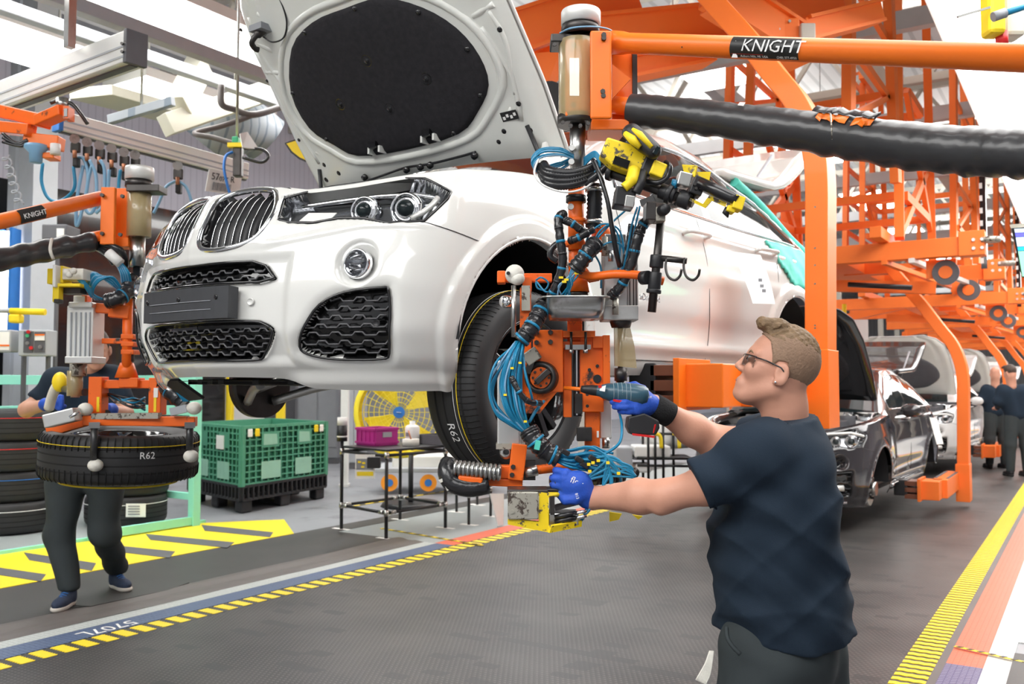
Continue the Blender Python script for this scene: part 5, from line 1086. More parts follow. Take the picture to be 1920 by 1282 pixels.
# --- upper handles on the cross shaft
D1 = 2.74
part(MB().cyl(P(1140, 322, 2.80), P(1300, 380, 2.70), px_(10, D1), n=20), 'cross_shaft', 'dark_steel', T)
for t0, t1, r in ((0, .06, 16), (.62, .80, 15), (.84, .97, 17), (.70, .76, 19)): a_, b_ = P(1140, 322, 2.80), P(1300, 380, 2.70); part(MB().cyl(a_.lerp(b_, t0), a_.lerp(b_, t1), px_(r, D1), n=20), 'shaft_clamp', 'plastic_black', T, bevel=.003)
Yb = MB(); Yb.prism([(0, 0), (px_(70, D1), -px_(22, D1)), (px_(90, D1), -px_(38, D1)), (px_(80, D1), -px_(66, D1)), (px_(66, D1), -px_(76, D1)), (px_(8, D1), -px_(54, D1)), (-px_(14, D1), -px_(34, D1))], .06, P(1139, 256, 2.72)+FH*.06, RH, UP)
part(Yb, 'scanner_guard', 'yellow_worn', T, bevel=.006)
part(pb(1150, 296, 1180, 312, 2.71, .04, rz=.35), 'guard_opening', 'gloss_black', T)
part(pb(1206, 285, 1228, 328, 2.71, .07, rz=.4), 'black_holder', 'plastic_black', T, bevel=.006); part(pb(1222, 302, 1248, 330, 2.69, .06, rz=.4), 'yellow_holder', 'yellow', T, bevel=.004)
sc_ = SDF(.02); sc_.cap(P(1186, 246, 2.72), P(1224, 282, 2.68), .024, .026).cap(P(1178, 250, 2.73), P(1205, 270, 2.70), .018, .02)
sg_ = empty('hand_scanner', P(1200, 262, 2.70), 'yellow and black hand scanner parked above the shaft', 'scanner')
sc_.mesh('scanner_body', 'plastic_black', .006, sg_); part(MB().tube(P3([(1186, 242, 2.685), (1200, 252, 2.67), (1222, 276, 2.655)]), [.005, .010, .007], 8), 'yellow_stripe', 'yellow', sg_); part(MB().tube(P3([(1172, 250, 2.70), (1186, 262, 2.68), (1200, 276, 2.675)]), [.008, .014, .008], 8), 'yellow_grip', 'yellow', sg_); part(pb(1226, 272, 1236, 290, 2.655, .02, rz=.5), 'scan_window', 'glass_dark', sg_, bevel=.003)
part(MB().tube(cat_rom(P3([(1190, 318, 2.70), (1183, 340, 2.68), (1170, 352, 2.68)]), 6), [px_(12, 2.7)]*7+[px_(9, 2.7)]*6, 12), 'trigger_grip', 'yellow', T); part(MB().tube(cat_rom(P3([(1205, 322, 2.70), (1200, 345, 2.68), (1192, 362, 2.68)]), 6), px_(9, 2.7), 12), 'grip_back', 'plastic_black', T)
part(pb(1154, 350, 1192, 386, 2.68, .08, rz=.15), 'switch_box', 'plastic_black', T, bevel=.004); part(pb(1172, 366, 1190, 388, 2.67, .04, rz=.15), 'switch_face', 'steel', T, bevel=.002)
part(MB().tube(cat_rom(P3([(1212, 340, 2.72), (1235, 342, 2.70), (1252, 330, 2.70), (1256, 312, 2.70), (1248, 304, 2.72)]), 6), px_(5, 2.7), 10), 'loop_cable', 'hose_black', T)
part(pb(1212, 378, 1246, 412, 2.72, .075, rz=.05), 'knob_box', 'dark_steel', T, bevel=.003); part(pb(1230, 380, 1248, 414, 2.715, .06), 'knob_plate', 'yellow_grey', T, bevel=.002); part(MB().lathe([(0, .03), (px_(9, 2.7), .03), (px_(11, 2.7), .015), (px_(11, 2.7), 0)], P(1241, 395, 2.715), -FH+RH*.3, 24), 'round_knob', 'plastic_black', T)
part(MB().plate(P3([(1278, 308, 2.70), (1307, 310, 2.68), (1303, 332, 2.68), (1283, 328, 2.70)]), .01), 'yellow_tab', 'yellow_worn', T, bevel=.002); part(pb(1272, 322, 1297, 348, 2.68, .05, rz=.25), 'steel_block', 'steel', T, bevel=.003); part(MB().plate(P3([(1307, 322, 2.69), (1333, 322, 2.69), (1330, 338, 2.69), (1312, 334, 2.69)]), .02), 'yellow_tab', 'yellow', T)
part(pb(1298, 330, 1322, 365, 2.67, .05, rz=.4), 'pivot_block', 'plastic_black', T, bevel=.003); bolts(T, [(1302, 345), (1305, 353), (1313, 353)], 2.665, 3)
part(MB().tube(P3([(1312, 342, 2.67), (1345, 358, 2.64), (1372, 370, 2.62), (1384, 376, 2.61)]), [px_(11, 2.65), px_(12, 2.65), px_(11, 2.62), px_(10, 2.6)], 20), 'handle_grip', 'hose_black', T)
part(MB().plate(P3([(1275, 362, 2.69), (1318, 382, 2.67), (1330, 366, 2.665), (1362, 380, 2.645), (1360, 388, 2.645), (1334, 376, 2.665), (1322, 390, 2.67), (1275, 368, 2.69)]), .012), 'yellow_arm', 'yellow_worn', T); part(pb(1376, 366, 1396, 392, 2.60, .05, rz=.3), 'yellow_end', 'yellow', T, bevel=.003); part(pb(1364, 385, 1380, 397, 2.61, .04, rz=.3), 'yellow_end', 'yellow', T, bevel=.003)
part(MB().tube(P3([(1362, 388, 2.63), (1361, 398, 2.63), (1365, 408, 2.63)]), [.004, .012, .002], 6), 'rubber_plug', 'plastic_black', T)
part(MB().cyl(P(1263, 352, 2.72), P(1267, 338, 2.71), px_(7, 2.7)), 'blue_fitting', 'hose_blue', T)
# hanging rod with two hooks
H_ = empty('hook_rod', P(1233, 480, 2.78), 'dark steel hanging rod with two curved hooks in front of the door', 'hook')
part(MB().cyl(P(1240, 405, 2.77), P(1222, 585, 2.77), px_(8, 2.77), n=20), 'rod', 'dark_steel', H_)
for y0, y1, r in ((478, 502, 13), (510, 545, 12), (542, 550, 14)):
    a_ = P(1240, 405, 2.77).lerp(P(1222, 585, 2.77), (y0-405)/180); b_ = P(1240, 405, 2.77).lerp(P(1222, 585, 2.77), (y1-405)/180); part(MB().cyl(a_, b_, px_(r, 2.77), n=20), 'rod_clamp', 'plastic_black', H_, bevel=.003)
part(MB().cyl(P(1204, 521, 2.79), P(1216, 520, 2.77), px_(13, 2.77), n=20), 'rod_clamp', 'plastic_black', H_)
part(MB().cyl(P(1240, 484, 2.76), P(1288, 489, 2.74), px_(6, 2.76), n=16), 'side_bar', 'dark_steel', H_)
for x in (1250, 1284): part(MB().tube(cat_rom(P3([(x, 484, 2.73), (x-2, 500, 2.72), (x+3, 518, 2.70), (x+15, 525, 2.68), (x+25, 517, 2.67), (x+28, 505, 2.66)]), 6), px_(2.6, 2.7), 8), 'hook', 'dark_steel', H_)
# --- wheel being fitted
wc = P(1003, 719, 3.40); WH = empty('wheel', wc, 'black wheel standing upright under the front wing of the white car', 'wheel')
WH.rotation_euler = (0, 0, -.12)
wheel(WH, (-.12, 0, 0), .352, side=1, steel=False)
for x, mm_ in ((-.012, 'label_white'), (.006, 'yellow')):
    o = MB().tube([Vector((-.12+x+.04, math.cos(a)*.3545, math.sin(a)*.3545)) for a in np.linspace(0, 2*math.pi, 97)[:-1]], .0016 if mm_ == 'yellow' else .0012, 4, closed=True).build('tread_line', mm_); o.parent = WH
for k in range(96):                                    # lateral cuts on the outer shoulder
    a = 2*math.pi*k/96
    if k == 0:
        o = MB().tube([Vector((-.12+.118, math.cos(a)*.335, math.sin(a)*.335)), Vector((-.12+.09, math.cos(a)*.350, math.sin(a)*.350)), Vector((-.12+.045, math.cos(a)*.3528, math.sin(a)*.3528))], .0022, 4).build('tread_cut', 'rubber_groove'); o.parent = WH; tc0 = o
    else: c_ = tc0.copy(); C.objects.link(c_); c_.parent = WH; c_.matrix_basis = Matrix.Translation((-.12, 0, 0)) @ Matrix.Rotation(a, 4, 'X') @ Matrix.Translation((.12, 0, 0))
def ring_text(root, s, ang, x, R, size, m='label_white', fl=1):
    """letters around the tread of a wheel whose axis is local x"""
    cu_ = bpy.data.curves.new('t', 'FONT'); cu_.body = s; cu_.size = size; cu_.resolution_u = 2; cu_.align_x = 'CENTER'; t = bpy.data.objects.new('t', cu_); C.objects.link(t)
    me = bpy.data.meshes.new_from_object(t.evaluated_get(bpy.context.evaluated_depsgraph_get())); bpy.data.objects.remove(t)
    for v in me.vertices: a = ang+v.co.x/R*fl; v.co = Vector((x+v.co.y*fl, -math.cos(a)*(R+.0025), -math.sin(a)*(R+.0025)))
    me.materials.clear(); me.materials.append(M[m]); o = bpy.data.objects.new('lettering', me); C.objects.link(o); o.parent = root; return o
ring_text(WH, 'R62', .52, -.145, .352, .05); ring_text(WH, 'R62', -.17, -.145, .352, .05)
# white paper hung on the door
pp = empty('paper_sheet', (0, 0, 0), 'white paper build sheet taped to the rear door', 'paper'); pp.location = PX(1410, 520, -1.70)
A_ = []
for t in np.linspace(0, 1, 9):
    l, r = P(1372+(1405-1372)*t, 472+(569-472)*t, 4.78-.06*t), P(1426+(1447-1426)*t, 478+(570-478)*t, 4.94-.06*t); A_.append([l.lerp(r, s)+Vector((.02*math.sin(t*2), 0, 0)) for s in np.linspace(0, 1, 5)])
part(MB().grid(np.array(A_)), 'sheet', 'paper', pp); 
for x, y in ((1425, 525), (1428, 536), (1432, 545)): part(pb(x-3, y-3, x+4, y+3, 4.76, .001), 'printed_mark', 'grey_box', pp)
# model badge on the door
tb = text_mesh('door_badge', 'xDrive20d', .045, 'chrome', Vector((.947, .80, .60)), (0, 1, 0), (0, 0, 1), .004); tb.parent = car
# blue tread protective cover on the rear corner
qv = np.linspace(3.98, 4.75, 26); zv = np.linspace(.80, 1.09, 12); Q_, Z_ = np.meshgrid(qv, zv, indexing='ij'); cvr = surf_grid(Q_, Z_, lambda a, b: .012+.006*np.sin(a*30)*np.sin(b*40))
qc_ = (Q_[:-1, :-1]+Q_[1:, 1:])/2; zc_ = (Z_[:-1, :-1]+Z_[1:, 1:])/2; CV = mask_mesh('paint_cover', cvr, (zc_ > .82+.25*np.clip((4.25-qc_)/.27, 0, 1)), 'turq_cover', None)
CV.location = car.location; CV.rotation_euler = car.rotation_euler; tag(CV, 'turquoise protective cover strapped over the rear corner of the white car', 'cover'); CV.modifiers.new('s', 'SOLIDIFY').thickness = .01
st = MB().tube(cat_rom([(.63, 2.62, 1.50), (.64, 2.9, 1.435), (.66, 3.15, 1.35), (.69, 3.4, 1.24), (.76, 3.55, 1.13), (.84, 3.5, 1.02)], 5), .030, 8).build('cover_strap', 'turq_cover'); st.parent = CV
# ---------------------------------------------------------------- people
def head_frame(c, fwd, up):
    f = Vector(fwd).normalized(); u = Vector(up); u = (u-f*u.dot(f)).normalized(); l = u.cross(f)
    return Vector(c), Matrix((f, l, u)).transposed()
def build_head(c, R, root, s=1., hairm='hair', skin='skin', neck=None, h=.0035, bald=False, quiff=True):
    c = Vector(c); W = lambda x, y, z: c+R @ Vector((x, y, z))*s
    Rn = np.array(R)
    S = SDF(.018)
    S.ell(W(-.012, 0, .035), np.array((.098, .074, .088))*s, Rn); S.ell(W(.028, 0, -.025), np.array((.062, .060, .082))*s, Rn, k=.03)
    for y in (1, -1):
        S.cap(W(-.005, .050*y, -.062), W(.062, .018*y, -.100), .018*s, .016*s, k=.03*s); S.cap(W(.078, .012*y, .030), W(.066, .046*y, .024), .013*s, .010*s, k=.012*s)
        S.ell(W(.062, .040*y, -.022), np.array((.026, .022, .024))*s, Rn, k=.02)
    S.cap(W(.086, 0, .018), W(.106, 0, -.024), .0075*s, .0105*s, k=.012*s)
    for y in (1, -1): S.cap(W(.098, .010*y, -.031), W(.090, .014*y, -.030), .0075*s, .007*s, k=.006*s)
    S.ell(W(.0815, 0, -.070), np.array((.016, .030, .022))*s, Rn, k=.015)
    S.ell(W(.088, 0, -.060), np.array((.010, .022, .0060))*s, Rn, k=.004); S.ell(W(.086, 0, -.0725), np.array((.010, .019, .0065))*s, Rn, k=.004)
    S.ell(W(.076, 0, -.100), np.array((.020, .022, .017))*s, Rn, k=.015)
    for y in (1, -1): S.ell(W(.096, .031*y, .004), np.array((.015, .017, .011))*s, Rn, k=.012, sub=True)
    for y in (1, -1): S.ell(W(.079, .031*y, .003), np.array((.011, .0135, .010))*s, Rn, k=.003)
    if neck is not None:
        S.cap(W(-.028, 0, -.045), neck[0], .056*s, .060*s, k=.035); S.cap(neck[0], neck[1], .060*s, .070*s, k=.03)
        S.cap(W(.045, 0, -.095), Vector(neck[0])+R @ Vector((.03, 0, .02)), .018, .04, k=.04)
    for y in (1, -1):
        er = (R @ Matrix.Rotation(-.25*y, 3, 'Z') @ Matrix.Rotation(.12, 3, 'Y')); E = np.array(er)
        S.ell(W(-.012, .080*y, -.012), np.array((.021, .009, .034))*s, E, k=.005); S.ell(W(-.008, .089*y, -.008), np.array((.010, .006, .018))*s, E, k=.006, sub=True); S.cap(W(-.004, .074*y, -.036), W(-.003, .077*y, -.038), .008*s, .007*s, k=.006)
    hd = S.mesh('head', skin, h, root, smooth=2)
    Rt = Rn
    def loc(X): return ((X-np.array(c))@Rt)/s
    if not bald:
        H = SDF(.01); H.ell(W(-.012, 0, .037), np.array((.1025, .0785, .0925))*s, Rn)
        def fade(X, f):
            L = loc(X); x, y, z = L[..., 0], np.abs(L[..., 1]), L[..., 2]
            lim = np.interp(x, [-.12, -.07, -.03, -.018, .008, .02, .03, .045, .07, .09], [-.068, -.070, -.052, .026, .022, .0, .035, .070, .085, .095])
            return np.maximum(f+.0012*np.sin(x*900+z*400)*np.sin(y*700), (lim-z))
        H.mesh('hair_sides', 'hair_fade' if hairm == 'hair' else hairm, h, hd, smooth=1, post=fade)
        T_ = SDF(.02); T_.ell(W(-.010, 0, .052), np.array((.098, .070, .088))*s, Rn)
        if quiff:
            for y in (-.035, -.012, .012, .035): T_.cap(W(.035, y, .122), W(.078, y*.9, .116), .018*s, .014*s, k=.02); T_.cap(W(.078, y*.9, .114), W(.090, y*.8, .122), .012*s, .007*s, k=.01)
        def top(X, f):
            L = loc(X); x, y, z = L[..., 0], L[..., 1], L[..., 2]
            lim = np.interp(x, [-.13, -.09, -.04, .03, .06, .08, .1], [.020, .030, .060, .076, .090, .098, .10])
            st = .0014*np.sin(y*420+x*60+4*np.sin(x*40))+.0007*np.sin(x*210+z*260+3*np.sin(y*90))+.0008*np.sin(y*700+x*300)
            return np.maximum(f+st, (lim-z))
        T_.mesh('hair_top', hairm, h, hd, smooth=0, post=top)
    MB().tube([W(.092, -.020, -.068), W(.0985, 0, -.066), W(.092, .020, -.068)], [.001, .0022, .001], 6).build('mouth_line', 'lip', hd)
    # eyes and brows
    for y in (1, -1):
        e = MB().sphere(W(.0775, .031*y, .003), .0125*s, n=14).build('eyeball', 'white_plastic', hd); o = MB().sphere(W(.0885, .0315*y, .003), .0042*s, 1, 1, 1, 10).build('iris', 'glass_dark'); put(o, e)
        MB().tube([W(.089, .016*y, .022), W(.087, .030*y, .028), W(.077, .044*y, .022)], [.0025, .0032, .0018], 6).build('eyebrow', hairm, hd)
    return hd, W
def hand(root, palm, knuck, dirs, thumb, m='glove', r=.0095, palm_r=(.044, .020, .040), R=None, cuff=None, name='glove', h=.0035, ln=(.034, .026, .020), scale=(.92, 1, .96, .80)):
    """palm ellipsoid, four finger chains (3 bones each) and a thumb chain"""
    S = SDF(.010)
    S.ell(palm, np.array(palm_r), np.array(R) if R is not None else None)
    for i, k in enumerate(knuck):
        k = Vector(k); S.cap(Vector(palm).lerp(k, .4), k, r*1.35, r*1.15, k=.014); p = k
        for j, d in enumerate(dirs[i] if isinstance(dirs[0], list) else dirs):
            q = p+Vector(d).normalized()*ln[j]*scale[i]; S.cap(p, q, r*(1.05-.08*j), r*(.98-.1*j), k=.004); p = q
    t = [Vector(x) for x in thumb]
    for j in range(len(t)-1): S.cap(t[j], t[j+1], r*(1.35-.15*j), r*(1.2-.18*j), k=.010)
    if cuff: S.cap(palm, cuff[0], palm_r[1]*1.25, cuff[1], k=.02); S.cap(cuff[0], cuff[0]+(Vector(cuff[0])-Vector(palm)).normalized()*.004, cuff[1]+.003, cuff[1]+.003, k=.004)
    return S.mesh(name, m, h, root, smooth=1)
man = empty('person', G(1450, 1660, 0), 'worker in navy t-shirt and safety glasses holding a drill to the lift tool', 'person')
fwd = (-RH*.975+FH*.20)
hc, hR = head_frame(P(1456, 693, 2.64), fwd*math.cos(.34)+UP*math.sin(.34), UP)
n0, n1 = P(1470, 757, 2.645), P(1474, 812, 2.65)
head, HW = build_head(hc, hR, man, 1.0, 'hair', 'skin', (n0, n1), h=.0032)
man_skin = SDF(.03)
sh, el, wr = P(1405, 868, 2.49), P(1246, 930, 2.58), P(1108, 933, 2.74)
man_skin.cap(sh, P(1330, 908, 2.52), .058, .053).cap(P(1330, 908, 2.52), el, .053, .043).cap(el, P(1200, 930, 2.63), .043, .050).cap(P(1200, 930, 2.63), wr, .050, .030, k=.02).cap(wr, P(1085, 925, 2.75), .030, .030).ell(P(1238, 952, 2.57), np.array((.018, .018, .018)), k=.02)
sf, ef, wf = P(1450, 832, 2.84), P(1342, 830, 2.95), P(1228, 762, 2.87)
ms2 = SDF(.03); ms2.cap(sf, ef, .060, .052).cap(ef, P(1300, 806, 2.93), .052, .050).cap(P(1300, 806, 2.93), wf, .050, .030).cap(wf, P(1205, 752, 2.86), .030, .028)
man_skin.mesh('arm', 'skin', .006, man); ms2.mesh('arm', 'skin', .006, man)
# shirt: torso with loose folds, two short sleeves
sh_ = SDF(.05)
def tp_(px, py, z, r, pz, pr): pass
tors = [((1458, 872), .108, .11), ((1450, 930), .122, .10), ((1449, 1000), .128, .075), ((1457, 1070), .134, .060), ((1468, 1150), .143, .055), ((1472, 1185), .146, .055)]
for (c0, r0, d0), (c1, r1, d1) in zip(tors, tors[1:]):
    for sg in (-1, 1): sh_.cap(P(*c0, 2.66)+FH*d0*sg, P(*c1, 2.66)+FH*d1*sg, r0, r1, k=.10)
sh_.cap(P(1486, 812, 2.64), P(1496, 850, 2.62), .066, .085, k=.08); sh_.cap(P(1482, 782, 2.645), P(1482, 815, 2.65), .062, .09, k=.05); sh_.cap(P(1475, 800, 2.60), P(1418, 846, 2.50), .058, .078, k=.07); sh_.cap(P(1465, 796, 2.70), P(1448, 824, 2.82), .056, .074, k=.07)
sh_.cap(P(1420, 856, 2.50), P(1335, 898, 2.505), .086, .070, k=.05); sh_.cap(P(1335, 898, 2.505), P(1280, 920, 2.51), .070, .066, k=.02); sh_.cap(P(1448, 826, 2.82), P(1385, 826, 2.88), .078, .068, k=.05)
hemz = P(1470, 1176, 2.66).z; o_ = np.array(P(1470, 900, 2.66)); rh, fh = np.array(RH), np.array(FH)
s_axis = np.array((P(1280, 920, 2.51)-P(1420, 856, 2.50)).normalized()); s_cut = np.array(P(1312, 915, 2.51))
f_cut = np.array(P(1392, 826, 2.88)); f_axis = np.array((P(1342, 830, 2.95)-P(1450, 832, 2.84)).normalized())
nk = np.array(n0.lerp(n1, .58)); nkd = np.array((n0-n1).normalized())
def shirt_post(X, f):
    L = X-o_; a = L@rh; b = L@fh; z = L[..., 2]
    lower = sstep(.08, -.15, z); body_ = sstep(-.12, -.02, a)
    fold = .0030*np.sin(26*(z+.45*a)+2.2*np.sin(9*a+4*b)+1.5)*lower+.0030*np.sin(38*(z-.75*a)+3*np.sin(6*b+7*z))*sstep(.12, -.02, z)+.0035*np.sin(60*(z+.2*a)+4*np.sin(11*a))*lower
    rg = lambda v: (1-np.abs(np.sin(v)))**3
    fold -= .75*(.013*rg(9*(z-.42*a)+1.2*np.sin(5*a+3*b)+.6)+.006*rg(12*(z+.30*a)+1.5*np.sin(7*a)+2.0)+.007*rg(17*(z+.9*a)+1.1*np.sin(6*z)))*sstep(.02, -.12, z)+.006*rg(14*(z-.8*a)+2*np.sin(5*b))*sstep(.14, .0, z)
    fold += .004*np.sin(45*(a*.8+z*.7)+2*np.sin(14*z))*sstep(-.02, -.12, a)
    f = f+fold
    f = np.maximum(f, (hemz+.22*a*a+.012*np.sin(a*16+b*9)-X[..., 2]-.01))
    near_ = (L@fh) < .02
    f = np.maximum(f, np.where(near_ & (a < -.06) & (np.linalg.norm(X-s_cut, axis=-1) < .125), (X-s_cut)@s_axis, -1))
    f = np.maximum(f, np.where((~near_) & (a < .02) & (np.linalg.norm(X-f_cut, axis=-1) < .13), (X-f_cut)@f_axis, -1))
    nd = (X-nk)@nkd; rr = np.linalg.norm(X-nk, axis=-1)
    return np.maximum(f, np.where(rr < .15, nd-.012, -1))
sh_.mesh('t_shirt', 'shirt', .0062, man, smooth=1, post=shirt_post)
MB().lathe([(.072, -.010), (.074, -.004), (.072, .006), (.067, .010)], Vector(nk)+Vector(nkd)*.0, Vector(nkd), 40).build('collar', 'shirt', man)
# sleeve hem stitched band
sc2 = Vector(s_cut)-Vector(s_axis)*.018
MB().lathe([(.0705, .0), (.0715, .002), (.0705, .004)], sc2, Vector(s_axis), 40).build('hem_stitch', 'shirt', man)
# trousers and legs down to the floor
pt = SDF(.05)
hipn, hipf = P(1440, 1200, 2.60), P(1490, 1200, 2.74)
pt.cap(P(1474, 1150, 2.61), P(1470, 1215, 2.60), .132, .150, k=.08).cap(P(1474, 1150, 2.71), P(1478, 1215, 2.73), .132, .146, k=.08)
kn = P(1392, 1400, 2.56); an_ = P(1380, 1610, 2.62); kf_ = P(1560, 1400, 2.80); af_ = P(1600, 1585, 2.86)
an_.z = .10; af_.z = .10
pt.cap(P(1425, 1225, 2.58), kn, .120, .082, k=.04).cap(kn, an_, .080, .062, k=.04).cap(P(1508, 1210, 2.74), kf_, .118, .080, k=.04).cap(kf_, af_, .080, .062, k=.04)
def pant_post(X, f):
    L = X-o_; a = L@rh; z = L[..., 2]; return f+.003*np.sin(30*(z-.8*a))+.002*np.sin(55*(a+z*.3)+3*np.sin(9*z))
pt.mesh('trousers', 'trousers', .009, man, post=pant_post)
def shoe(root, ankle, d, m='shoe_navy', sole='shoe_sole', L=.28):
    a = Vector(ankle); d = Vector(d); d.z = 0; d.normalize(); s = Vector((-d.y, d.x, 0)); c = Vector((a.x, a.y, 0))
    R = Matrix((d, s, UP)).transposed(); S = SDF(.03)
    S.ell(c+d*.02+UP*.055, np.array((.085, .042, .055)), np.array(R)); S.ell(c+d*.12+UP*.045, np.array((.085, .046, .040)), np.array(R)); S.cap(c+UP*.06-d*.005, c+UP*.11-d*.01, .042, .045)
    o = S.mesh('shoe', m, .006, root, post=lambda X, f: np.maximum(f, .020-X[..., 2]))
    S2 = SDF(.02); S2.ell(c+d*.03+UP*.02, np.array((.105, .045, .03)), np.array(R)); S2.ell(c+d*.125+UP*.02, np.array((.090, .050, .03)), np.array(R))
    so = S2.mesh('sole', sole, .006, o, post=lambda X, f: np.maximum(np.maximum(f, .002-X[..., 2]), X[..., 2]-.032))
    for k in range(4): MB().tube([c+d*(.065+.022*k)+s*.024+UP*(.094-.008*k), c+d*(.07+.022*k)+UP*(.103-.008*k), c+d*(.065+.022*k)-s*.024+UP*(.094-.008*k)], .003, 5).build('lace', 'blue_strap' if m == 'shoe_navy' else 'hose_black', o)
    return o
shoe(man, an_, -RH+FH*.2, 'plastic_black', 'rubber'); shoe(man, af_, -RH*.8+FH*.5, 'plastic_black', 'rubber')
MB().tube(cat_rom(P3([(1362, 1176, 2.48), (1364, 1196, 2.455), (1374, 1212, 2.445), (1388, 1226, 2.44)]), 5), .006, 6).build('pocket_edge', 'trousers', man)
for k in range(9): MB().tube(cat_rom([P(1331+k*.8, 1220, 2.47), P(1322+k*1.2, 1245+k*2, 2.45), P(1305+k*2.2, 1275+k, 2.44)], 4), .0025, 5).build('rag_strand', 'white_foam', man)
# glasses and ear stud
gl_ = MB().tube([HW(.070, .064, .012), HW(.040, .074, .012), HW(-.004, .083, .006), HW(-.018, .084, -.004), HW(-.032, .081, -.016)], [.0022, .0022, .0022, .003, .0035], 8).build('glasses_temple', 'gloss_black', head)
MB().tube([HW(.070, -.064, .012), HW(.040, -.074, .012), HW(-.015, -.083, .006)], .0022, 8).build('glasses_temple', 'gloss_black', head)
for y in (1, -1):
    A_ = [[HW(.100-.032*(abs(t)/1.0)**1.8, y*(.010+.054*t), .014-.032*u) for u in np.linspace(0, 1, 6)] for t in np.linspace(0, 1, 10)]
    o = MB().grid(np.array(A_)).build('lens', 'lens_smoke', head); o.modifiers.new('s', 'SOLIDIFY').thickness = .0015
    MB().tube([Vector(r[0]) for r in A_], .0018, 6).build('brow_bar', 'gloss_black', head)
MB().sphere(HW(-.002, .087, -.038), .0038, n=10).build('ear_stud', 'chrome', head)
# near glove closed on the lower grip
hz = 2.735
hand(man, P(1084, 908, 2.72), [P(1062, 886, 2.715), P(1058, 898, 2.712), P(1058, 911, 2.712), P(1062, 923, 2.715)],
     [[-RH*.8+FH*.5+UP*.1, -RH*.15+FH, RH*.7+FH*.6], [-RH*.8+FH*.5, -RH*.15+FH, RH*.7+FH*.6], [-RH*.8+FH*.5, -RH*.15+FH, RH*.7+FH*.6], [-RH*.7+FH*.6-UP*.1, FH, RH*.8+FH*.4]],
     [P(1095, 925, 2.71), P(1078, 936, 2.70), P(1060, 938, 2.705), P(1050, 930, 2.72)], palm_r=(.040, .026, .040), R=VR, cuff=(P(1101, 930, 2.735), .033), r=.0115)
t_ = text_mesh('glove_print', 'flex', .028, 'label_white', P(1068, 903, 2.688), (RH*.9-UP*.4), UP, .0006, parent=man); text_mesh('glove_print', '813', .012, 'label_white', P(1078, 925, 2.682), (RH*.3-UP), RH, .0006, parent=man)
# drill in the far hand
DR = empty('cordless_drill', P(1165, 738, 2.83), 'dark teal cordless drill with black battery in the raised gloved hand', 'drill')
da, db = P(1118, 732, 2.84), P(1208, 742, 2.82); dx = (db-da).normalized()
MB().lathe([(.0, -.045), (.004, -.045), (.004, -.03), (.010, -.028), (.014, -.02), (.0165, 0), (.018, .012), (.022, .02), (.027, .035), (.031, .055), (.034, .08), (.035, .12), (.033, .145), (.024, .160), (.0, .166)], da, dx, 32).build('drill_body', 'drill_teal', DR)
MB().lathe([(.0, -.050), (.010, -.048), (.013, -.035), (.0165, -.015), (.017, .012), (.018, .014)], da, dx, 24).build('chuck', 'plastic_black', DR)
for k in range(5):
    c_ = da+dx*(.052+.013*k); MB().tube([c_+(-FH*math.cos(a)+UP*math.sin(a))*(.0318+.0008*k) for a in np.linspace(-.7, 1.5, 12)], .0011, 5).build('grip_rib', 'drill_grey', DR)
MB().cyl(P(1058, 727, 2.88), P(1112, 731, 2.84), .006).build('drill_bit', 'orange', DR)
MB().plate([P(1122, 722, 2.80), P(1128, 722, 2.80), P(1128, 727, 2.80), P(1122, 727, 2.80)], .003).build('red_mark', 'red', DR); MB().plate([P(1150, 748, 2.795), P(1175, 752, 2.795), P(1174, 757, 2.795), P(1149, 752, 2.795)], .002).build('red_mark', 'red', DR)
MB().plate([P(1126, 725, 2.805), P(1136, 722, 2.80), P(1134, 734, 2.797), P(1124, 732, 2.80)], .002).build('print_mark', 'label_white', DR)
dh = (P(1204, 790, 2.83)-P(1186, 755, 2.83)).normalized()
MB().tube([P(1180, 748, 2.835), P(1190, 765, 2.83), P(1203, 785, 2.83)], [.022, .019, .022], 14).build('drill_handle', 'plastic_black', DR)
bt = MB(); bt.prism([(-.048, .020), (.0, .032), (.046, .008), (.048, -.014), (.036, -.036), (-.042, -.034), (-.052, -.012)], .07, P(1205, 793, 2.83)+FH*.035, RH, UP); bt.build('battery', 'plastic_black', DR, bevel=.005)
MB().plate([P(1185, 812, 2.792), P(1228, 817, 2.792), P(1227, 821, 2.792), P(1186, 816, 2.792)], .002).build('red_stripe', 'red', DR); MB().plate([P(1228, 796, 2.792), P(1235, 794, 2.80), P(1229, 812, 2.80), P(1225, 812, 2.792)], .002).build('red_stripe', 'red', DR)
hand(man, P(1205, 757, 2.845), [P(1196, 744, 2.855), P(1192, 754, 2.81), P(1193, 763, 2.806), P(1196, 771, 2.808)],
     [[-RH+FH*.1, -RH+UP*.05, -RH], [-RH*.9-FH*.25, -RH+FH*.2, -RH*.7+FH*.7], [-RH*.9-FH*.25, -RH+FH*.25, -RH*.6+FH*.8], [-RH*.9-FH*.2, -RH*.9+FH*.3, -RH*.5+FH*.8]],
     [P(1212, 742, 2.86), P(1205, 730, 2.87), P(1190, 722, 2.875), P(1174, 722, 2.875)], palm_r=(.036, .032, .034), R=VR, cuff=(P(1222, 760, 2.862), .031), r=.0105)
wb = (wf-P(1262, 782, 2.89)).normalized()
MB().lathe([(.036, -.036), (.040, -.034), (.041, 0), (.040, .034), (.035, .036)], P(1240, 769, 2.875), wb, 32).build('wrist_band', 'band_black', man)
text_mesh('glove_print', 'flex', .014, 'label_white', P(1210, 746, 2.803), RH, UP, .0006, parent=man)
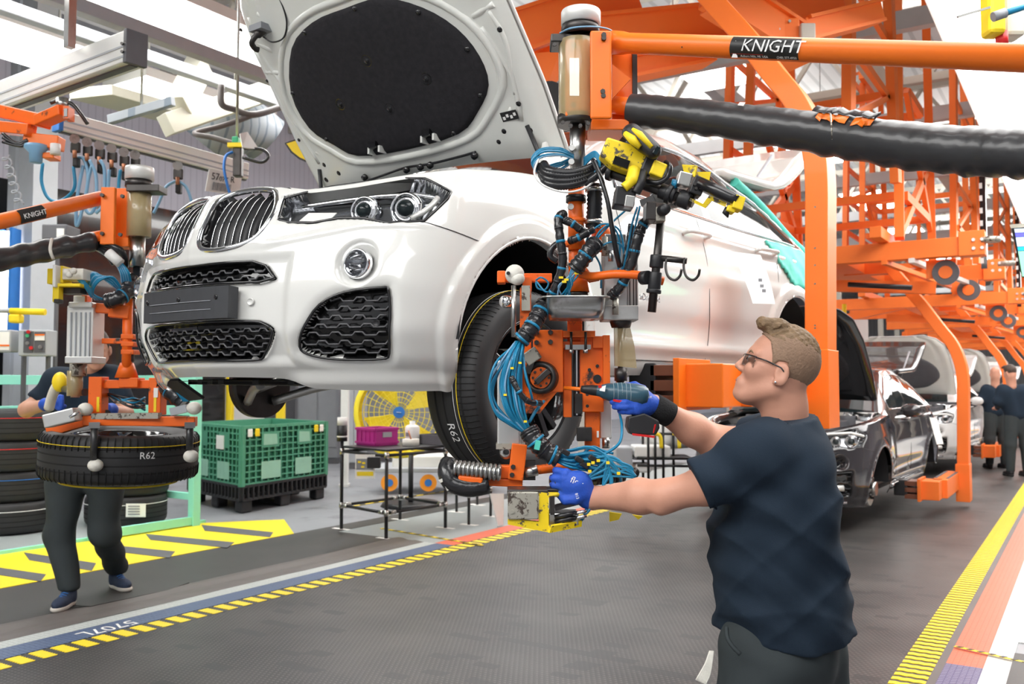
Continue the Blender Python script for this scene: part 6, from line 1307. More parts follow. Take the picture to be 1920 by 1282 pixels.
# --- left worker behind the second tool
wk = empty('person', G(165, 1128, 0), 'worker in navy t-shirt and grey trousers behind the flat-held wheel at left', 'person')
Z = 6.15
f2 = (-FH*.9+RH*.25).normalized()
c2, R2 = head_frame(P(182, 655, Z-.12), (-FH*.85+RH*.3-UP*.35), UP)
build_head(c2, R2, wk, 1.0, 'hair_dark', 'skin_dark', (P(175, 690, Z-.03), P(172, 715, Z)), h=.006)
b2 = SDF(.08)
for sg in (-1, 1): b2.cap(P(165+sg*34, 735, Z), P(162+sg*24, 800, Z-.02), .125, .12, k=.09); b2.cap(P(162+sg*24, 800, Z-.02), P(155+sg*26, 858, Z), .12, .12, k=.09)
b2.cap(P(170, 705, Z), P(110, 715, Z), .075, .09, k=.08).cap(P(170, 705, Z), P(212, 712, Z), .075, .085, k=.08).cap(P(108, 718, Z), P(70, 752, Z-.06), .092, .078, k=.06).cap(P(212, 714, Z), P(232, 752, Z-.1), .085, .075, k=.06)
sc3 = np.array(P(72, 756, Z-.06)); sd3 = np.array((P(55, 775, Z-.08)-P(95, 735, Z)).normalized())
b2.mesh('t_shirt', 'shirt', .014, wk, post=lambda X, f: np.maximum(f+.006*np.sin(X[..., 2]*28+X[..., 0]*16), np.where(np.linalg.norm(X-sc3, axis=-1) < .2, (X-sc3)@sd3, -1)))
a2 = SDF(.03); a2.cap(P(92, 735, Z-.03), P(50, 768, Z-.10), .056, .050).cap(P(50, 768, Z-.10), P(94, 756, Z-.38), .048, .034); a2.mesh('arm', 'skin_dark', .009, wk)
a3 = SDF(.03); a3.cap(P(225, 740, Z-.05), P(236, 775, Z-.2), .055, .045).cap(P(236, 775, Z-.2), P(200, 768, Z-.5), .045, .033); a3.mesh('arm', 'skin_dark', .009, wk)
hd_ = P(104, 752, Z-.44)
hand(wk, hd_, [hd_+RH*.03+UP*(.03-.018*i) for i in range(4)], [RH*.6-FH*.6, -FH*.3-UP*.6+RH*.2, -RH*.3-UP*.4+FH*.2], [hd_-UP*.03, hd_-UP*.05+RH*.03, hd_-UP*.03+RH*.06], cuff=(P(86, 758, Z-.36), .040), r=.012, R=VR, h=.006)
hd_ = P(196, 766, Z-.54); hand(wk, hd_, [hd_-RH*.03+UP*(.03-.018*i) for i in range(4)], [-RH*.6-FH*.6, -FH*.3-UP*.6, RH*.3-UP*.4+FH*.2], [hd_-UP*.03, hd_-UP*.05-RH*.03, hd_-UP*.03-RH*.06], cuff=(P(208, 768, Z-.46), .040), r=.012, R=VR, h=.006)
p2 = SDF(.05); lf, rf = G(120, 1140, 0), G(214, 1104, 0)
la = lf+UP*.12+FH*.06; ra_ = rf+UP*.16+FH*.03
p2.cap(P(140, 850, Z), P(128, 900, Z), .13, .125, k=.06).cap(P(185, 850, Z), P(192, 900, Z), .13, .125, k=.06).cap(P(125, 900, Z), P(112, 1000, Z-.10), .125, .092).cap(P(112, 1000, Z-.10), la, .09, .072).cap(P(198, 900, Z), P(196, 1000, Z-.05), .118, .095).cap(P(196, 1000, Z-.05), ra_, .09, .078)
p2.mesh('trousers', 'trousers', .015, wk, post=lambda X, f: np.maximum(f+.006*np.sin(X[..., 2]*22+X[..., 0]*20), .10-X[..., 2]))
shoe(wk, la, -FH+RH*.05); shoe(wk, ra_, -FH*.7+RH*.75)
# --- two workers far down the line
def far_person(px, py, z, label, d=1, hair='skin_dark', lean=.0):
    base = P(px, py, z); base.z = 0; r = empty('person', base, label, 'person'); u = UP; s = RH; hcx = base+u*1.63+s*lean
    c_, R_ = head_frame(hcx, FH*.9+RH*.3*d-UP*.3, UP); build_head(c_, R_, r, 1.05, 'hair_dark', 'skin', (base+u*1.50+s*lean*.8, base+u*1.42+s*lean*.8), h=.014, bald=(hair == 'bald'))
    b = SDF(.08); b.cap(base+u*1.32+s*(lean*.7-.11), base+u*.98-s*.08, .12, .12).cap(base+u*1.32+s*(lean*.7+.11), base+u*.98+s*.08, .12, .12)
    for sg in (-1, 1): b.cap(base+u*1.38+s*(lean*.7+sg*.17), base+u*1.18+s*(lean*.5+sg*.26), .07, .06); b.cap(base+u*1.18+s*(lean*.5+sg*.26), base+u*1.08+s*(-.05*d+sg*.2)+FH*.3, .055, .045)
    b.mesh('shirt', 'shirt', .022, r)
    g = SDF(.04); 
    for sg in (-1, 1): g.cap(base+u*.95+s*sg*.09, base+u*.5+s*sg*.12, .115, .09); g.cap(base+u*.5+s*sg*.12, base+u*.1+s*sg*.13, .085, .065)
    g.mesh('trousers', 'trousers', .022, r)
    for sg in (-1, 1): shoe(r, base+s*sg*.13+u*.1, FH, 'plastic_black', 'rubber')
    for sg in (-1, 1): hp_ = base+u*1.07+s*(-.05*d+sg*.2)+FH*.34; hand(r, hp_, [hp_+FH*.04+s*(.02-.013*i) for i in range(4)], [FH, FH-UP*.5, -UP], [hp_+s*.03, hp_+s*.05+FH*.02, hp_+s*.05+FH*.05], m='skin', r=.010, h=.009, name='hand')
    return r
far_person(1868, 800, 15.8, 'bald worker in dark clothes stooping beside the far white car', 1, 'bald'); far_person(1908, 800, 14.4, 'dark-haired worker in dark clothes leaning at the far right edge', -1, 'hair', -.1)
# ---------------------------------------------------------------- second tool with a wheel held flat
ZL = 4.85
L = empty('wheel_lift_tool', P(245, 480, ZL), 'second orange lift tool at left holding a wheel flat in front of the walking worker', 'lift tool')
def q(x0, y0, x1, y1, m, name, dz=0., th=.08, rz=0., root=L, z=ZL, bevel=.004): return part(pb(x0, y0, x1, y1, z+dz, th, rz=rz), name, m, root, bevel=bevel)
part(MB().lathe([(0, 0), (px_(25, ZL), 0), (px_(26, ZL), -.01), (px_(26, ZL), -px_(24, ZL)), (0, -px_(25, ZL))], P(262, 314, ZL), (0, 0, 1), 32), 'head_cap', 'alu_light', L)
part(pcyl(260, 338, 352, 24, ZL), 'head_collar', 'dark_steel', L); q(236, 345, 298, 358, 'dark_steel', 'clamp_bracket', -.08, .12)
part(pcyl(262, 352, 445, 22, ZL), 'clear_guard', 'amber_plastic', L); part(pcyl(262, 354, 440, 14, ZL), 'hub_tube', 'yellow_grey', L); q(188, 350, 214, 458, 'orange', 'clamp_plate', -.12, .03); q(212, 352, 242, 455, 'orange', 'back_box', -.02, .10)
q(195, 445, 240, 462, 'orange', 'under_plate', -.05, .12); part(pcyl(258, 445, 500, 14, ZL), 'mast', 'steel', L); bolts(L, [(192, 366), (230, 368), (192, 438), (226, 440)], ZL-.13, 4)
AL = empty('support_arm', P(90, 390, 4.6), 'orange support tube with small KNIGHT label at left, below the hanging hoses', 'arm')
b0, b1 = P(190, 371, ZL-.05), P(-330, 492, 3.6); part(MB().cyl(b0, b1, px_(13, ZL), px_(15, 4.2), 28), 'tube', 'orange', AL)
bd = (b1-b0).normalized()
def on_b(px, f):
    best = min((b0.lerp(b1, i/400) for i in range(401)), key=lambda p: abs(960+FPX*((p-EYE) @ cr)/((p-EYE) @ cf)-px)); n = -(ray(px, 400)).normalized(); n = (n-bd*n.dot(bd)).normalized(); u = n.cross(bd); u = u if u.z > 0 else -u; an = math.asin(f); r = px_(13.6, ZL)+.002; return best+(n*math.cos(an)+u*math.sin(an))*r
lb2 = part(MB().grid(np.array([[on_b(px, f) for f in (-.8, -.4, 0, .4, .8)] for px in np.linspace(29, 76, 6)])), 'maker_label', 'label_black', AL)
t_ = text_mesh('lettering', 'KNIGHT', .035, 'label_white', on_b(34, -.35)+(EYE-P(50, 400, 4.5)).normalized()*.006, on_b(70, -.35)-on_b(34, -.35), UP, .001); put(t_, lb2)
BL = empty('padded_arm', P(90, 465, 4.6), 'black padded arm at left ending beside the second tool', 'arm')
mb = MB(); c_ = cat_rom(P3([(178, 452, ZL-.05), (120, 463, 4.70), (60, 475, 4.55), (0, 486, 4.40), (-120, 512, 4.1), (-330, 560, 3.6)]), 8)
part(mb.tube(c_, [px_(18+(i > 6)*3+1.5*math.sin(i*1.1), 4.6) for i in range(len(c_))], 24), 'vinyl_sleeve', 'sleeve_black', BL); part(MB().cyl(P(173, 447, ZL-.05), P(195, 443, ZL-.03), px_(12, ZL)), 'inner_tube', 'orange', BL)
part(MB().tube(cat_rom(P3([(97, 448, 4.55), (94, 468, 4.5), (100, 486, 4.52)]), 4), .008, 6), 'tape_band', 'white_foam', BL)
bez_hose(L, 'black_hose', [(176, 455, ZL), (205, 460, ZL-.1), (228, 472, ZL-.1), (236, 500, ZL)], .018, 'hose_black'); bez_hose(L, 'black_hose', [(178, 462, ZL), (200, 475, ZL-.1), (215, 495, ZL-.1)], .018, 'hose_black')
part(MB().cyl(P(203, 473, ZL-.12), P(226, 494, ZL-.12), .026), 'white_wrap', 'white_plastic', L)
for k in range(12):
    a = (k-6)/6
    bez_hose(L, 'air_hose', [(222+a*6, 492, ZL-.1), (234+a*8, 510, ZL-.1), (238+a*9, 530, ZL-.05)], .006, 'hose_blue' if k % 3 else 'hose_light')
    bez_hose(L, 'air_hose', [(228+a*3, 545, ZL-.05), (205+a*7, 522-a*3, ZL-.12), (180+a*6, 520+a*9, ZL-.14), (170+a*5, 545+a*6, ZL-.12), (188+a*9, 562, ZL-.08)], .006, 'hose_blue' if k % 4 else 'hose_light')
for k in range(5): bez_hose(L, 'air_hose', [(138+k*2, 512+k*3, ZL-.2), (155+k, 525+k*3, ZL-.2), (172, 545+k*3, ZL-.15)], .006, 'hose_blue')
bundle(L, [(200, 565, ZL-.1), (220, 560, ZL-.1), (240, 545, ZL-.05), (246, 520, ZL)], .04, wraps=3); q(248, 500, 262, 560, 'hose_black', 'hose_cluster', 0, .08)
# yellow handle head
q(88, 503, 100, 532, 'yellow', 'yellow_handle', -.25, .10); q(98, 496, 104, 538, 'white_plastic', 'edge_plate', -.27, .12); q(104, 498, 118, 530, 'yellow', 'yellow_frame', -.22, .10); q(116, 503, 156, 524, 'white_foam', 'valve_cluster', -.22, .12); q(98, 531, 150, 537, 'yellow', 'yellow_frame', -.25, .14)
q(98, 536, 110, 566, 'yellow', 'yellow_leg', -.25, .05); q(100, 560, 110, 568, 'dark_steel', 'leg_tip', -.26, .05); q(112, 538, 150, 550, 'dark_steel', 'shaft_clamp', -.2, .08)
for x, y in ((125, 510), (138, 508), (130, 515)): part(MB().sphere(P(x, y, ZL-.27), px_(6, ZL), n=12), 'cap_nut', 'white_foam', L)
# cylinder, orange column and frame
q(124, 572, 174, 676, 'alu_light', 'cylinder_body', -.10, .14, bevel=.008); q(137, 554, 160, 574, 'alu_light', 'cylinder_neck', -.08, .08); q(121, 668, 172, 681, 'alu', 'cylinder_base', -.12, .17); q(128, 566, 172, 576, 'alu', 'cylinder_top', -.12, .16)
for x in (131, 140, 149, 158, 166): q(x, 585, x+2, 668, 'grey_light', 'cylinder_rib', -.11, .02, bevel=0)
part(pcyl(147, 681, 705, 15, ZL), 'gland', 'yellow_grey', L); part(pcyl(141, 695, 742, 14, ZL), 'amber_guard', 'amber_plastic', L); part(pcyl(142, 700, 745, 8, ZL), 'piston', 'yellow_grey', L)
part(MB().beam(P(152, 575, ZL-.05), P(215, 580, ZL-.03), .06, .05), 'orange_link', 'orange_worn', L, bevel=.004); q(152, 553, 162, 583, 'orange_worn', 'orange_lug', -.08, .06); part(MB().beam(P(205, 582, ZL-.03), P(243, 586, ZL), .08, .07), 'orange_link', 'orange_worn', L, bevel=.004)
part(pcyl(240, 560, 700, 9, ZL), 'column', 'orange_worn', L)
for y in (626, 640, 655): q(226, y, 250, y+9, 'orange_worn', 'column_band', -.04, .09)
q(190, 634, 228, 644, 'orange_worn', 'side_rod', -.02, .04); part(pcyl(238, 680, 708, 12, ZL, r1=21), 'cone_foot', 'orange_worn', L); part(pcyl(240, 662, 678, 11, ZL), 'black_band', 'plastic_black', L)
q(165, 706, 190, 776, 'orange_worn', 'frame_post', -.05, .09); q(278, 708, 301, 778, 'orange_worn', 'frame_post', -.05, .09); q(190, 712, 280, 728, 'orange_worn', 'frame_bar', -.02, .08); q(222, 708, 258, 726, 'orange_worn', 'frame_block', -.05, .10)
for x in (181, 288): q(x, 744, x+5, 772, 'yellow', 'warning_label', -.055, .004, bevel=0)
q(288, 727, 296, 745, 'paper', 'paper_label', -.055, .004, bevel=0)
for k in range(9): bez_hose(L, 'air_hose', [(195+k*2, 735+k, ZL+.05), (220+rnd.uniform(-8, 8), 740+rnd.uniform(0, 20), ZL-.02), (245+rnd.uniform(-8, 8), 752+rnd.uniform(-8, 14), ZL-.02), (272, 745+k*3, ZL+.05)], .0055, ('hose_blue', 'hose_black', 'hose_black', 'yellow_grey')[k % 4])
bundle(L, [(305, 715, ZL), (322, 735, ZL-.05), (345, 755, ZL-.05)], .045, wraps=3)
for k in range(5): bez_hose(L, 'air_hose', [(318+k*4, 712, ZL-.1), (330+k*3, 732, ZL-.12), (345+k*2, 752, ZL-.1)], .006, 'hose_blue')
part(MB().beam(P(158, 788, ZL-.1), P(368, 790, ZL-.05), .06, px_(18, ZL)), 'lower_beam', 'orange_worn', L, bevel=.004); part(MB().beam(P(175, 780, ZL-.1), P(300, 779, ZL-.1), .05, .03), 'beam_top', 'yellow_grey', L)
part(MB().beam(P(92, 810, ZL-.05), P(160, 790, ZL-.05), .06, .05), 'lower_link', 'orange_worn', L, bevel=.004); q(92, 806, 104, 822, 'orange_worn', 'link_end', -.08, .06)
part(MB().beam(P(88, 790, ZL-.2), P(146, 776, ZL-.2), px_(30, ZL), px_(24, ZL)), 'side_cylinder', 'alu', L, bevel=.006); part(MB().cyl(P(130, 782, ZL-.3), P(150, 772, ZL-.28), .008), 'side_rod', 'chrome', L)
for x, y, s_ in ((160, 767, 1), (364, 765, 1)): part(MB().sphere(P(x, y, ZL-.12), px_(14, ZL), 1.1, .9, .85, 18), 'buffer_ball', 'white_foam', L)
for x, y1, yb in ((177, 862, 872), (356, 842, 855)):
    part(pcyl(x, 795, y1, 7, ZL-.30, r1=6), 'grip_finger', 'sleeve_black', L); part(MB().sphere(P(x+2, yb, ZL-.30), px_(14, ZL-.3), 1, 1, .85, 18), 'finger_wrap', 'white_foam', L); part(MB().beam(P(x, 797, ZL-.32), P(x, 797, ZL+.02), .05, .03), 'finger_mount', 'steel', L)
part(MB().beam(P(322, 772, ZL-.1), P(352, 765, ZL-.1), .05, .04), 'beam_clamp', 'grey_light', L)
# grips behind, held by the worker
part(MB().tube(cat_rom(P3([(92, 765, 5.55), (97, 745, 5.5), (106, 725, 5.45), (120, 712, 5.4)]), 6), .030, 12), 'worker_grip', 'white_foam', L); part(MB().sphere(P(112, 716, 5.38), .05, 1, .8, 1.2), 'yellow_pad', 'yellow', L); part(MB().cyl(P(115, 728, 5.45), P(160, 735, ZL), .02), 'grip_shaft', 'dark_steel', L); part(MB().cyl(P(195, 770, 5.5), P(200, 775, ZL), .02), 'grip_shaft', 'dark_steel', L)
WF = empty('wheel', P(226, 850, ZL+.12), 'wheel held flat by the second lift tool in front of the worker', 'wheel')
WF.rotation_euler = (.06, math.pi/2+.05, 0); wheel(WF, (0, 0, 0), .405, side=-1)
o = MB().tube([Vector((-.035-.04, math.cos(a)*.409, math.sin(a)*.409)) for a in np.linspace(0, 2*math.pi, 73)[:-1]], .0022, 4, closed=True).build('tread_line', 'yellow'); o.parent = WF
o = MB().tube([Vector((.145, math.cos(a)*.30, math.sin(a)*.30)) for a in np.linspace(0, 2*math.pi, 73)[:-1]], .006, 4, closed=True).build('bead_line', 'yellow'); o.parent = WF
for k in range(72):
    a = 2*math.pi*k/72
    if k == 0:
        tc1 = MB().tube([Vector((-.12, .39, 0)), Vector((-.10, .4055, 0)), Vector((-.05, .4075, 0))], .0028, 4).build('tread_cut', 'rubber_groove'); tc1.parent = WF; tc2 = MB().tube([Vector((.12, .39, 0)), Vector((.10, .4055, 0)), Vector((.05, .4075, 0))], .0028, 4).build('tread_cut', 'rubber_groove'); tc2.parent = WF
    else:
        for t_ in (tc1, tc2): c_ = t_.copy(); C.objects.link(c_); c_.parent = WF; c_.matrix_basis = Matrix.Rotation(a, 4, 'X')
cd = (WF.matrix_basis.to_3x3().inverted() @ (EYE-P(226, 850, ZL))); ca = math.atan2(-cd.z, -cd.y)
ring_text(WF, 'R62', ca-.32, -.015, .405, .05, fl=-1)
# ---------------------------------------------------------------- stacks of wheels and tyres
def tyre_at(x, y, z, label, grp, rim=False, band=None, R=.345, tilt=0):
    r = empty('wheel', (x, y, z*1.15), label, 'wheel', grp); r.rotation_euler = (0, math.pi/2, 0); wheel(r, (0, 0, 0), R, side=-1, steel=rim); r.scale = (1.15, 1.15, 1.15)
    if band: o = MB().tube([Vector((-.06, math.cos(a)*(R+.003), math.sin(a)*(R+.003))) for a in np.linspace(0, 2*math.pi, 65)[:-1]], .004, 4, closed=True).build('tread_band', band); o.parent = r
    return r
sx, sy = G(18, 1000)[0], G(18, 1000)[1]
tyre_at(sx, sy, .16, 'bottom wheel with silver rim showing in the left stack', None, True, 'label_white', .35); tyre_at(sx-.03, sy+.02, .415, 'wheel with a blue tread band in the left stack', None, False, 'blue_strap'); tyre_at(sx-.02, sy, .67, 'wheel with a pink tread band, second from top of the left stack', None, False, 'red'); tyre_at(sx, sy+.01, .925, 'top wheel with a pink tread band in the left stack', None, False, 'red')
g2 = G(236, 985); tyre_at(g2[0], g2[1], .16, 'lower wheel with a white paper label behind the walking worker', None, False, 'label_white'); tyre_at(g2[0], g2[1]+.02, .415, 'upper wheel of the low stack behind the walking worker', None)
tg = empty('paper_label', P(254, 957, 8.9), 'white printed label stuck on the lower wheel of the low stack', 'label'); part(pb(236, 944, 273, 969, 8.90, .004), 'sheet', 'paper', tg)
for k in range(4): part(pb(240, 948+k*5, 262, 950+k*5, 8.893, .002), 'text_line', 'grey_box', tg)
# turquoise rack frame
F = empty('rack_frame', G(355, 985), 'turquoise steel rack frame around the wheel stacks at left', 'frame')
Pf = G(358, 985); fx = -7.80
def post(x, y, h=1.62): return part(MB().beam((x, y, 0), (x, y, h), .09, .09, Vector((0, 1, 0))), 'post', 'turquoise', F, bevel=.006)
post(fx, 6.16); post(fx, 3.6); post(-9.5, 6.16); post(-9.5, 3.6, 1.55)
for z in (1.50, 1.18): part(MB().beam((-9.5, 3.6, z), (-9.5, 6.16, z), .06, .10), 'rail', 'turquoise', F, bevel=.004); part(MB().beam((fx, 6.16, z), (-9.5, 6.16, z), .06, .10), 'rail', 'turquoise', F, bevel=.004)
for z in (.62, .30): part(MB().beam((fx, 6.16, z), (fx-.6, 6.16, z), .05, .07), 'rail', 'turquoise', F, bevel=.004)
part(MB().box((-9.5, 3.9, 1.34), (.03, .5, .26)), 'panel', 'turquoise', F); part(MB().beam((fx, 6.16, .06), (fx, 5.0, .06), .05, .08), 'rail', 'turquoise', F)
# green bulk crate on a black pallet
ca_, cb_, cd_ = Vector(G(452, 963)), Vector(G(345, 938)), Vector(G(628, 930)); U1 = (cb_-ca_); U2 = (cd_-ca_); U1n, U2n = U1.normalized(), U2.normalized(); U1 = U1n*1.42; U2 = U2n*1.55
PLt = empty('pallet', ca_+(U1+U2)/2, 'black plastic pallet base under the green crate', 'pallet')
for k in range(3):
    for j in range(3):
        c = ca_+U1*(.06+.44*k)+U2*(.06+.44*j); part(MB().box(c+Vector((0, 0, .07)), (.18, .18, .14), Matrix((U1n, U2n, UP)).transposed()), 'foot', 'pallet_black', PLt, bevel=.02)
part(MB().box(ca_+(U1+U2)/2+Vector((0, 0, .19)), (U1.length, U2.length, .04), Matrix((U1n, U2n, UP)).transposed()), 'deck', 'pallet_black', PLt); part(MB().box(ca_+(U1+U2)/2+Vector((0, 0, .015)), (U1.length, .12, .03), Matrix((U1n, U2n, UP)).transposed()), 'skid', 'pallet_black', PLt)
for A_, B_, nn in ((U1, U1n, 16), (U2, U2n, 18)):
    o_n = (U2n if A_ is U1 else U1n)
    for z in (.15, .30): part(MB().beam(ca_+UP*z-o_n*.01, ca_+A_+UP*z-o_n*.01, .04, .03), 'pallet_edge', 'pallet_black', PLt)
    for k in range(nn+1): part(MB().beam(ca_+A_*k/nn+UP*.15-o_n*.01, ca_+A_*k/nn+UP*.30-o_n*.01, .05, .02, B_), 'pallet_rib', 'pallet_black', PLt)
CR = empty('bulk_crate', ca_+(U1+U2)/2+UP*.22, 'large green ribbed plastic bulk crate standing on the black pallet', 'crate')
H0, H1 = .30, .98
def crate_wall(o, A_, n_, lab):
    An = A_.normalized(); W_ = part(MB().add([o+n_*.03+UP*H0, o+A_+n_*.03+UP*H0, o+A_+n_*.03+UP*H1, o+n_*.03+UP*H1], [(0, 1, 2, 3)]), 'wall_panel', 'crate_green', CR, solid=.012)
    for k in range(10): z = H0+.015+(H1-H0-.03)*k/9; put(MB().beam(o+UP*z, o+A_+UP*z, .045, .016 if k not in (0, 9) else .035).build('rib', 'crate_green'), W_)
    for k in range(15): put(MB().beam(o+A_*k/14+UP*H0, o+A_*k/14+UP*H1, .016 if k % 14 else .06, .05, n_).build('rib', 'crate_green'), W_)
    for a0_, a1_, z0, z1 in ((.20, .40, .72, .90), (.62, .80, .72, .90), (.20, .42, .36, .56), (.60, .80, .36, .56)):
        c = [o+A_*a0_+UP*z0-n_*.028, o+A_*a1_+UP*z0-n_*.028, o+A_*a1_+UP*z1-n_*.028, o+A_*a0_+UP*z1-n_*.028]; put(MB().plate(c, .006).build('smooth_panel', 'crate_light' if z0 < .6 else 'crate_green'), W_)
        if z0 > .6 and lab: c = [o+A_*(a0_+.02)+UP*(z0+.03)-n_*.036, o+A_*(a1_-.02)+UP*(z0+.03)-n_*.036, o+A_*(a1_-.03)+UP*(z1-.03)-n_*.036, o+A_*(a0_+.02)+UP*(z1-.02)-n_*.036]; put(MB().plate(c, .003).build('label_residue', 'crate_light'), W_)
    return W_
crate_wall(ca_, U2, U1n, True); crate_wall(ca_, U1, U2n, False); crate_wall(ca_+U1, U2, -U1n, False); crate_wall(ca_+U2, U1, -U2n, False)
part(MB().box(ca_+(U1+U2)/2+UP*.32, (U1.length*.96, U2.length*.96, .03), Matrix((U1n, U2n, UP)).transposed()), 'crate_floor', 'crate_green', CR)
for t, m_ in ((.07, 'paper'), (.15, 'yellow'), (.86, 'yellow'), (.93, 'paper')): part(MB().box(ca_+U2*t-U1n*.035+UP*.90, (.02, .08, .09), Matrix((U1n, U2n, UP)).transposed()), 'oval_latch', m_, CR, bevel=.01)
part(MB().box(ca_+U1*.36-U2n*.035+UP*.78, (.20, .012, .16), Matrix((U1n, U2n, UP)).transposed()), 'paper_label', 'paper', CR)
# ---------------------------------------------------------------- black tube table and the things on it
TB = empty('tube_table', G(735, 985), 'black tube-frame table with metal joints beside the belt', 'table')
t0, t1, t2 = Vector(G(640, 992)), Vector(G(724, 1010)), Vector(G(835, 990)); t3 = t0+t2-t1; HT = .80
for p in (t0, t1, t2, t3):
    part(MB().cyl(p, p+UP*(HT if p != t0 else 1.0), .017, n=12), 'leg', 'plastic_black', TB); part(MB().box(p+UP*.003, (.22, .05, .004)), 'foot_tape', 'paper', TB)
    for z in (.24, HT-.02): part(MB().cyl(p+UP*(z-.03), p+UP*(z+.03), .024, n=12), 'joint', 'steel', TB)
for a, b in ((t0, t1), (t1, t2), (t2, t3), (t3, t0)):
    for z in (.24, HT-.02): part(MB().cyl(a+UP*z, b+UP*z, .015, n=10), 'stretcher', 'plastic_black', TB)
    for t_ in (.1, .9): part(MB().cyl((a.lerp(b, t_-.04))+UP*.24, a.lerp(b, t_+.04)+UP*.24, .021, n=10), 'joint', 'steel', TB)
part(MB().plate([t0+UP*(HT+.015), t1+UP*(HT+.015), t2+UP*(HT+.015), t3+UP*(HT+.015)], .02), 'table_top', 'plastic_black', TB)
ex, ey = (t1-t0).normalized(), (t3-t0).normalized(); Rt = Matrix((ex, ey, UP)).transposed(); TT = lambda u, v, h=0: t0+(t1-t0)*u+(t3-t0)*v+UP*(HT+.036+h)
def tobj(name, label, cat, u, v): return empty(name, TT(u, v), label, cat)
o = tobj('paint_can', 'black canister with a white lid on the table corner post', 'canister', 0, 0); pz = t0+UP*.88
part(MB().cyl(pz, pz+UP*.16, .052, n=20), 'canister', 'plastic_black', o); part(MB().cyl(pz+UP*.16, pz+UP*.24, .05, n=20), 'lid', 'white_plastic', o); part(MB().cyl(pz+UP*.04, pz+UP*.055, .054, n=20), 'band', 'white_plastic', o)
mgc = tobj('storage_bin', 'magenta plastic storage bin on the black table', 'bin', .25, .40); c = TT(.22, .42); bw, bd_, bh = .34, .30, .18
for dx, dy, sx_, sy_ in ((-bw/2, 0, .012, bd_), (bw/2, 0, .012, bd_), (0, -bd_/2, bw, .012), (0, bd_/2, bw, .012)): part(MB().box(c+ex*dx+ey*dy+UP*bh/2, (sx_, sy_, bh), Rt), 'side', 'magenta', mgc, bevel=.003)
part(MB().box(c+UP*.01, (bw, bd_, .015), Rt), 'base', 'magenta', mgc)
for z in (.165, .03): part(MB().box(c-ey*(bd_/2+.008)+UP*z, (bw+.02, .02, .022), Rt), 'rim_rib', 'magenta', mgc); part(MB().box(c+ex*(bw/2+.008)+UP*z, (.02, bd_+.02, .022), Rt), 'rim_rib', 'magenta', mgc)
for k in range(5): part(MB().box(c-ey*(bd_/2+.006)+ex*(k-2)*.075+UP*.1, (.012, .016, .13), Rt), 'side_rib', 'magenta', mgc)
part(MB().box(c+ex*(bw/2+.008)+UP*.11, (.012, .12, .05), Rt), 'handle_slot', 'grey_light', mgc)
o = tobj('plastic_bottle', 'white plastic bottle standing behind the magenta bin', 'bottle', .6, .8); c = TT(.45, .86); part(MB().lathe([(.0, 0), (.07, 0), (.075, .01), (.075, .17), (.06, .19), (.03, .20), (.03, .235), (.0, .235)], c, UP, 20), 'bottle_body', 'white_plastic', o); part(MB().box(c-ey*.074+UP*.10, (.05, .004, .04), Rt), 'bottle_label', 'grey_box', o)
o = tobj('tape_roll', 'white tape roll with a brush lying near the table edge', 'tape roll', .8, .5); c = TT(.74, .60); part(MB().lathe([(.04, 0), (.085, 0), (.085, .07), (.04, .07), (.04, 0)], c, UP, 28), 'roll', 'white_foam', o); part(MB().cyl(c+UP*.07, c+UP*.15-ex*.04, .008), 'brush_handle', 'copper', o)
o = tobj('parts_tray', 'dark grey open tray at the far end of the table', 'tray', .8, .9); c = TT(.78, 1.12)
for dx, dy, sx_, sy_ in ((-.2, 0, .012, .3), (.2, 0, .012, .3), (0, -.15, .4, .012), (0, .15, .4, .012)): part(MB().box(c+ex*dx+ey*dy+UP*.05, (sx_, sy_, .10), Rt), 'side', 'grey_dark', o)
part(MB().box(c+UP*.006, (.4, .3, .012), Rt), 'base', 'grey_dark', o)
o = tobj('tilted_screen', 'small grey tilted screen at the back of the table', 'screen', .9, 1.1); part(MB().plate([TT(.75, 1.30, .02), TT(1.05, 1.30, .02), TT(1.03, 1.36, .2), TT(.80, 1.36, .2)], .02), 'panel', 'grey_box', o, bevel=.004); part(MB().beam(TT(.9, 1.33, 0), TT(.9, 1.35, .1), .05, .02), 'stand', 'grey_dark', o)
o = empty('paper_sign', t1+UP*.7, 'white and yellow sheet hanging from the front edge of the table', 'sign'); zs_ = 8.55; part(pb(666, 852, 703, 897, zs_, .004), 'sheet', 'paper', o); part(pb(669, 884, 700, 892, zs_-.004, .003), 'yellow_block', 'yellow', o); part(pb(668, 860, 700, 880, zs_-.004, .003), 'grey_block', 'grey_box', o)
for x, y in ((674, 866), (682, 868), (680, 875)): part(pb(x-3, y-2, x+3, y+2, zs_-.008, .002), 'yellow_dot', 'yellow', o)
part(pb(688, 857, 712, 878, 8.42, .08), 'spring_clamp', 'plastic_black', TB, bevel=.006)
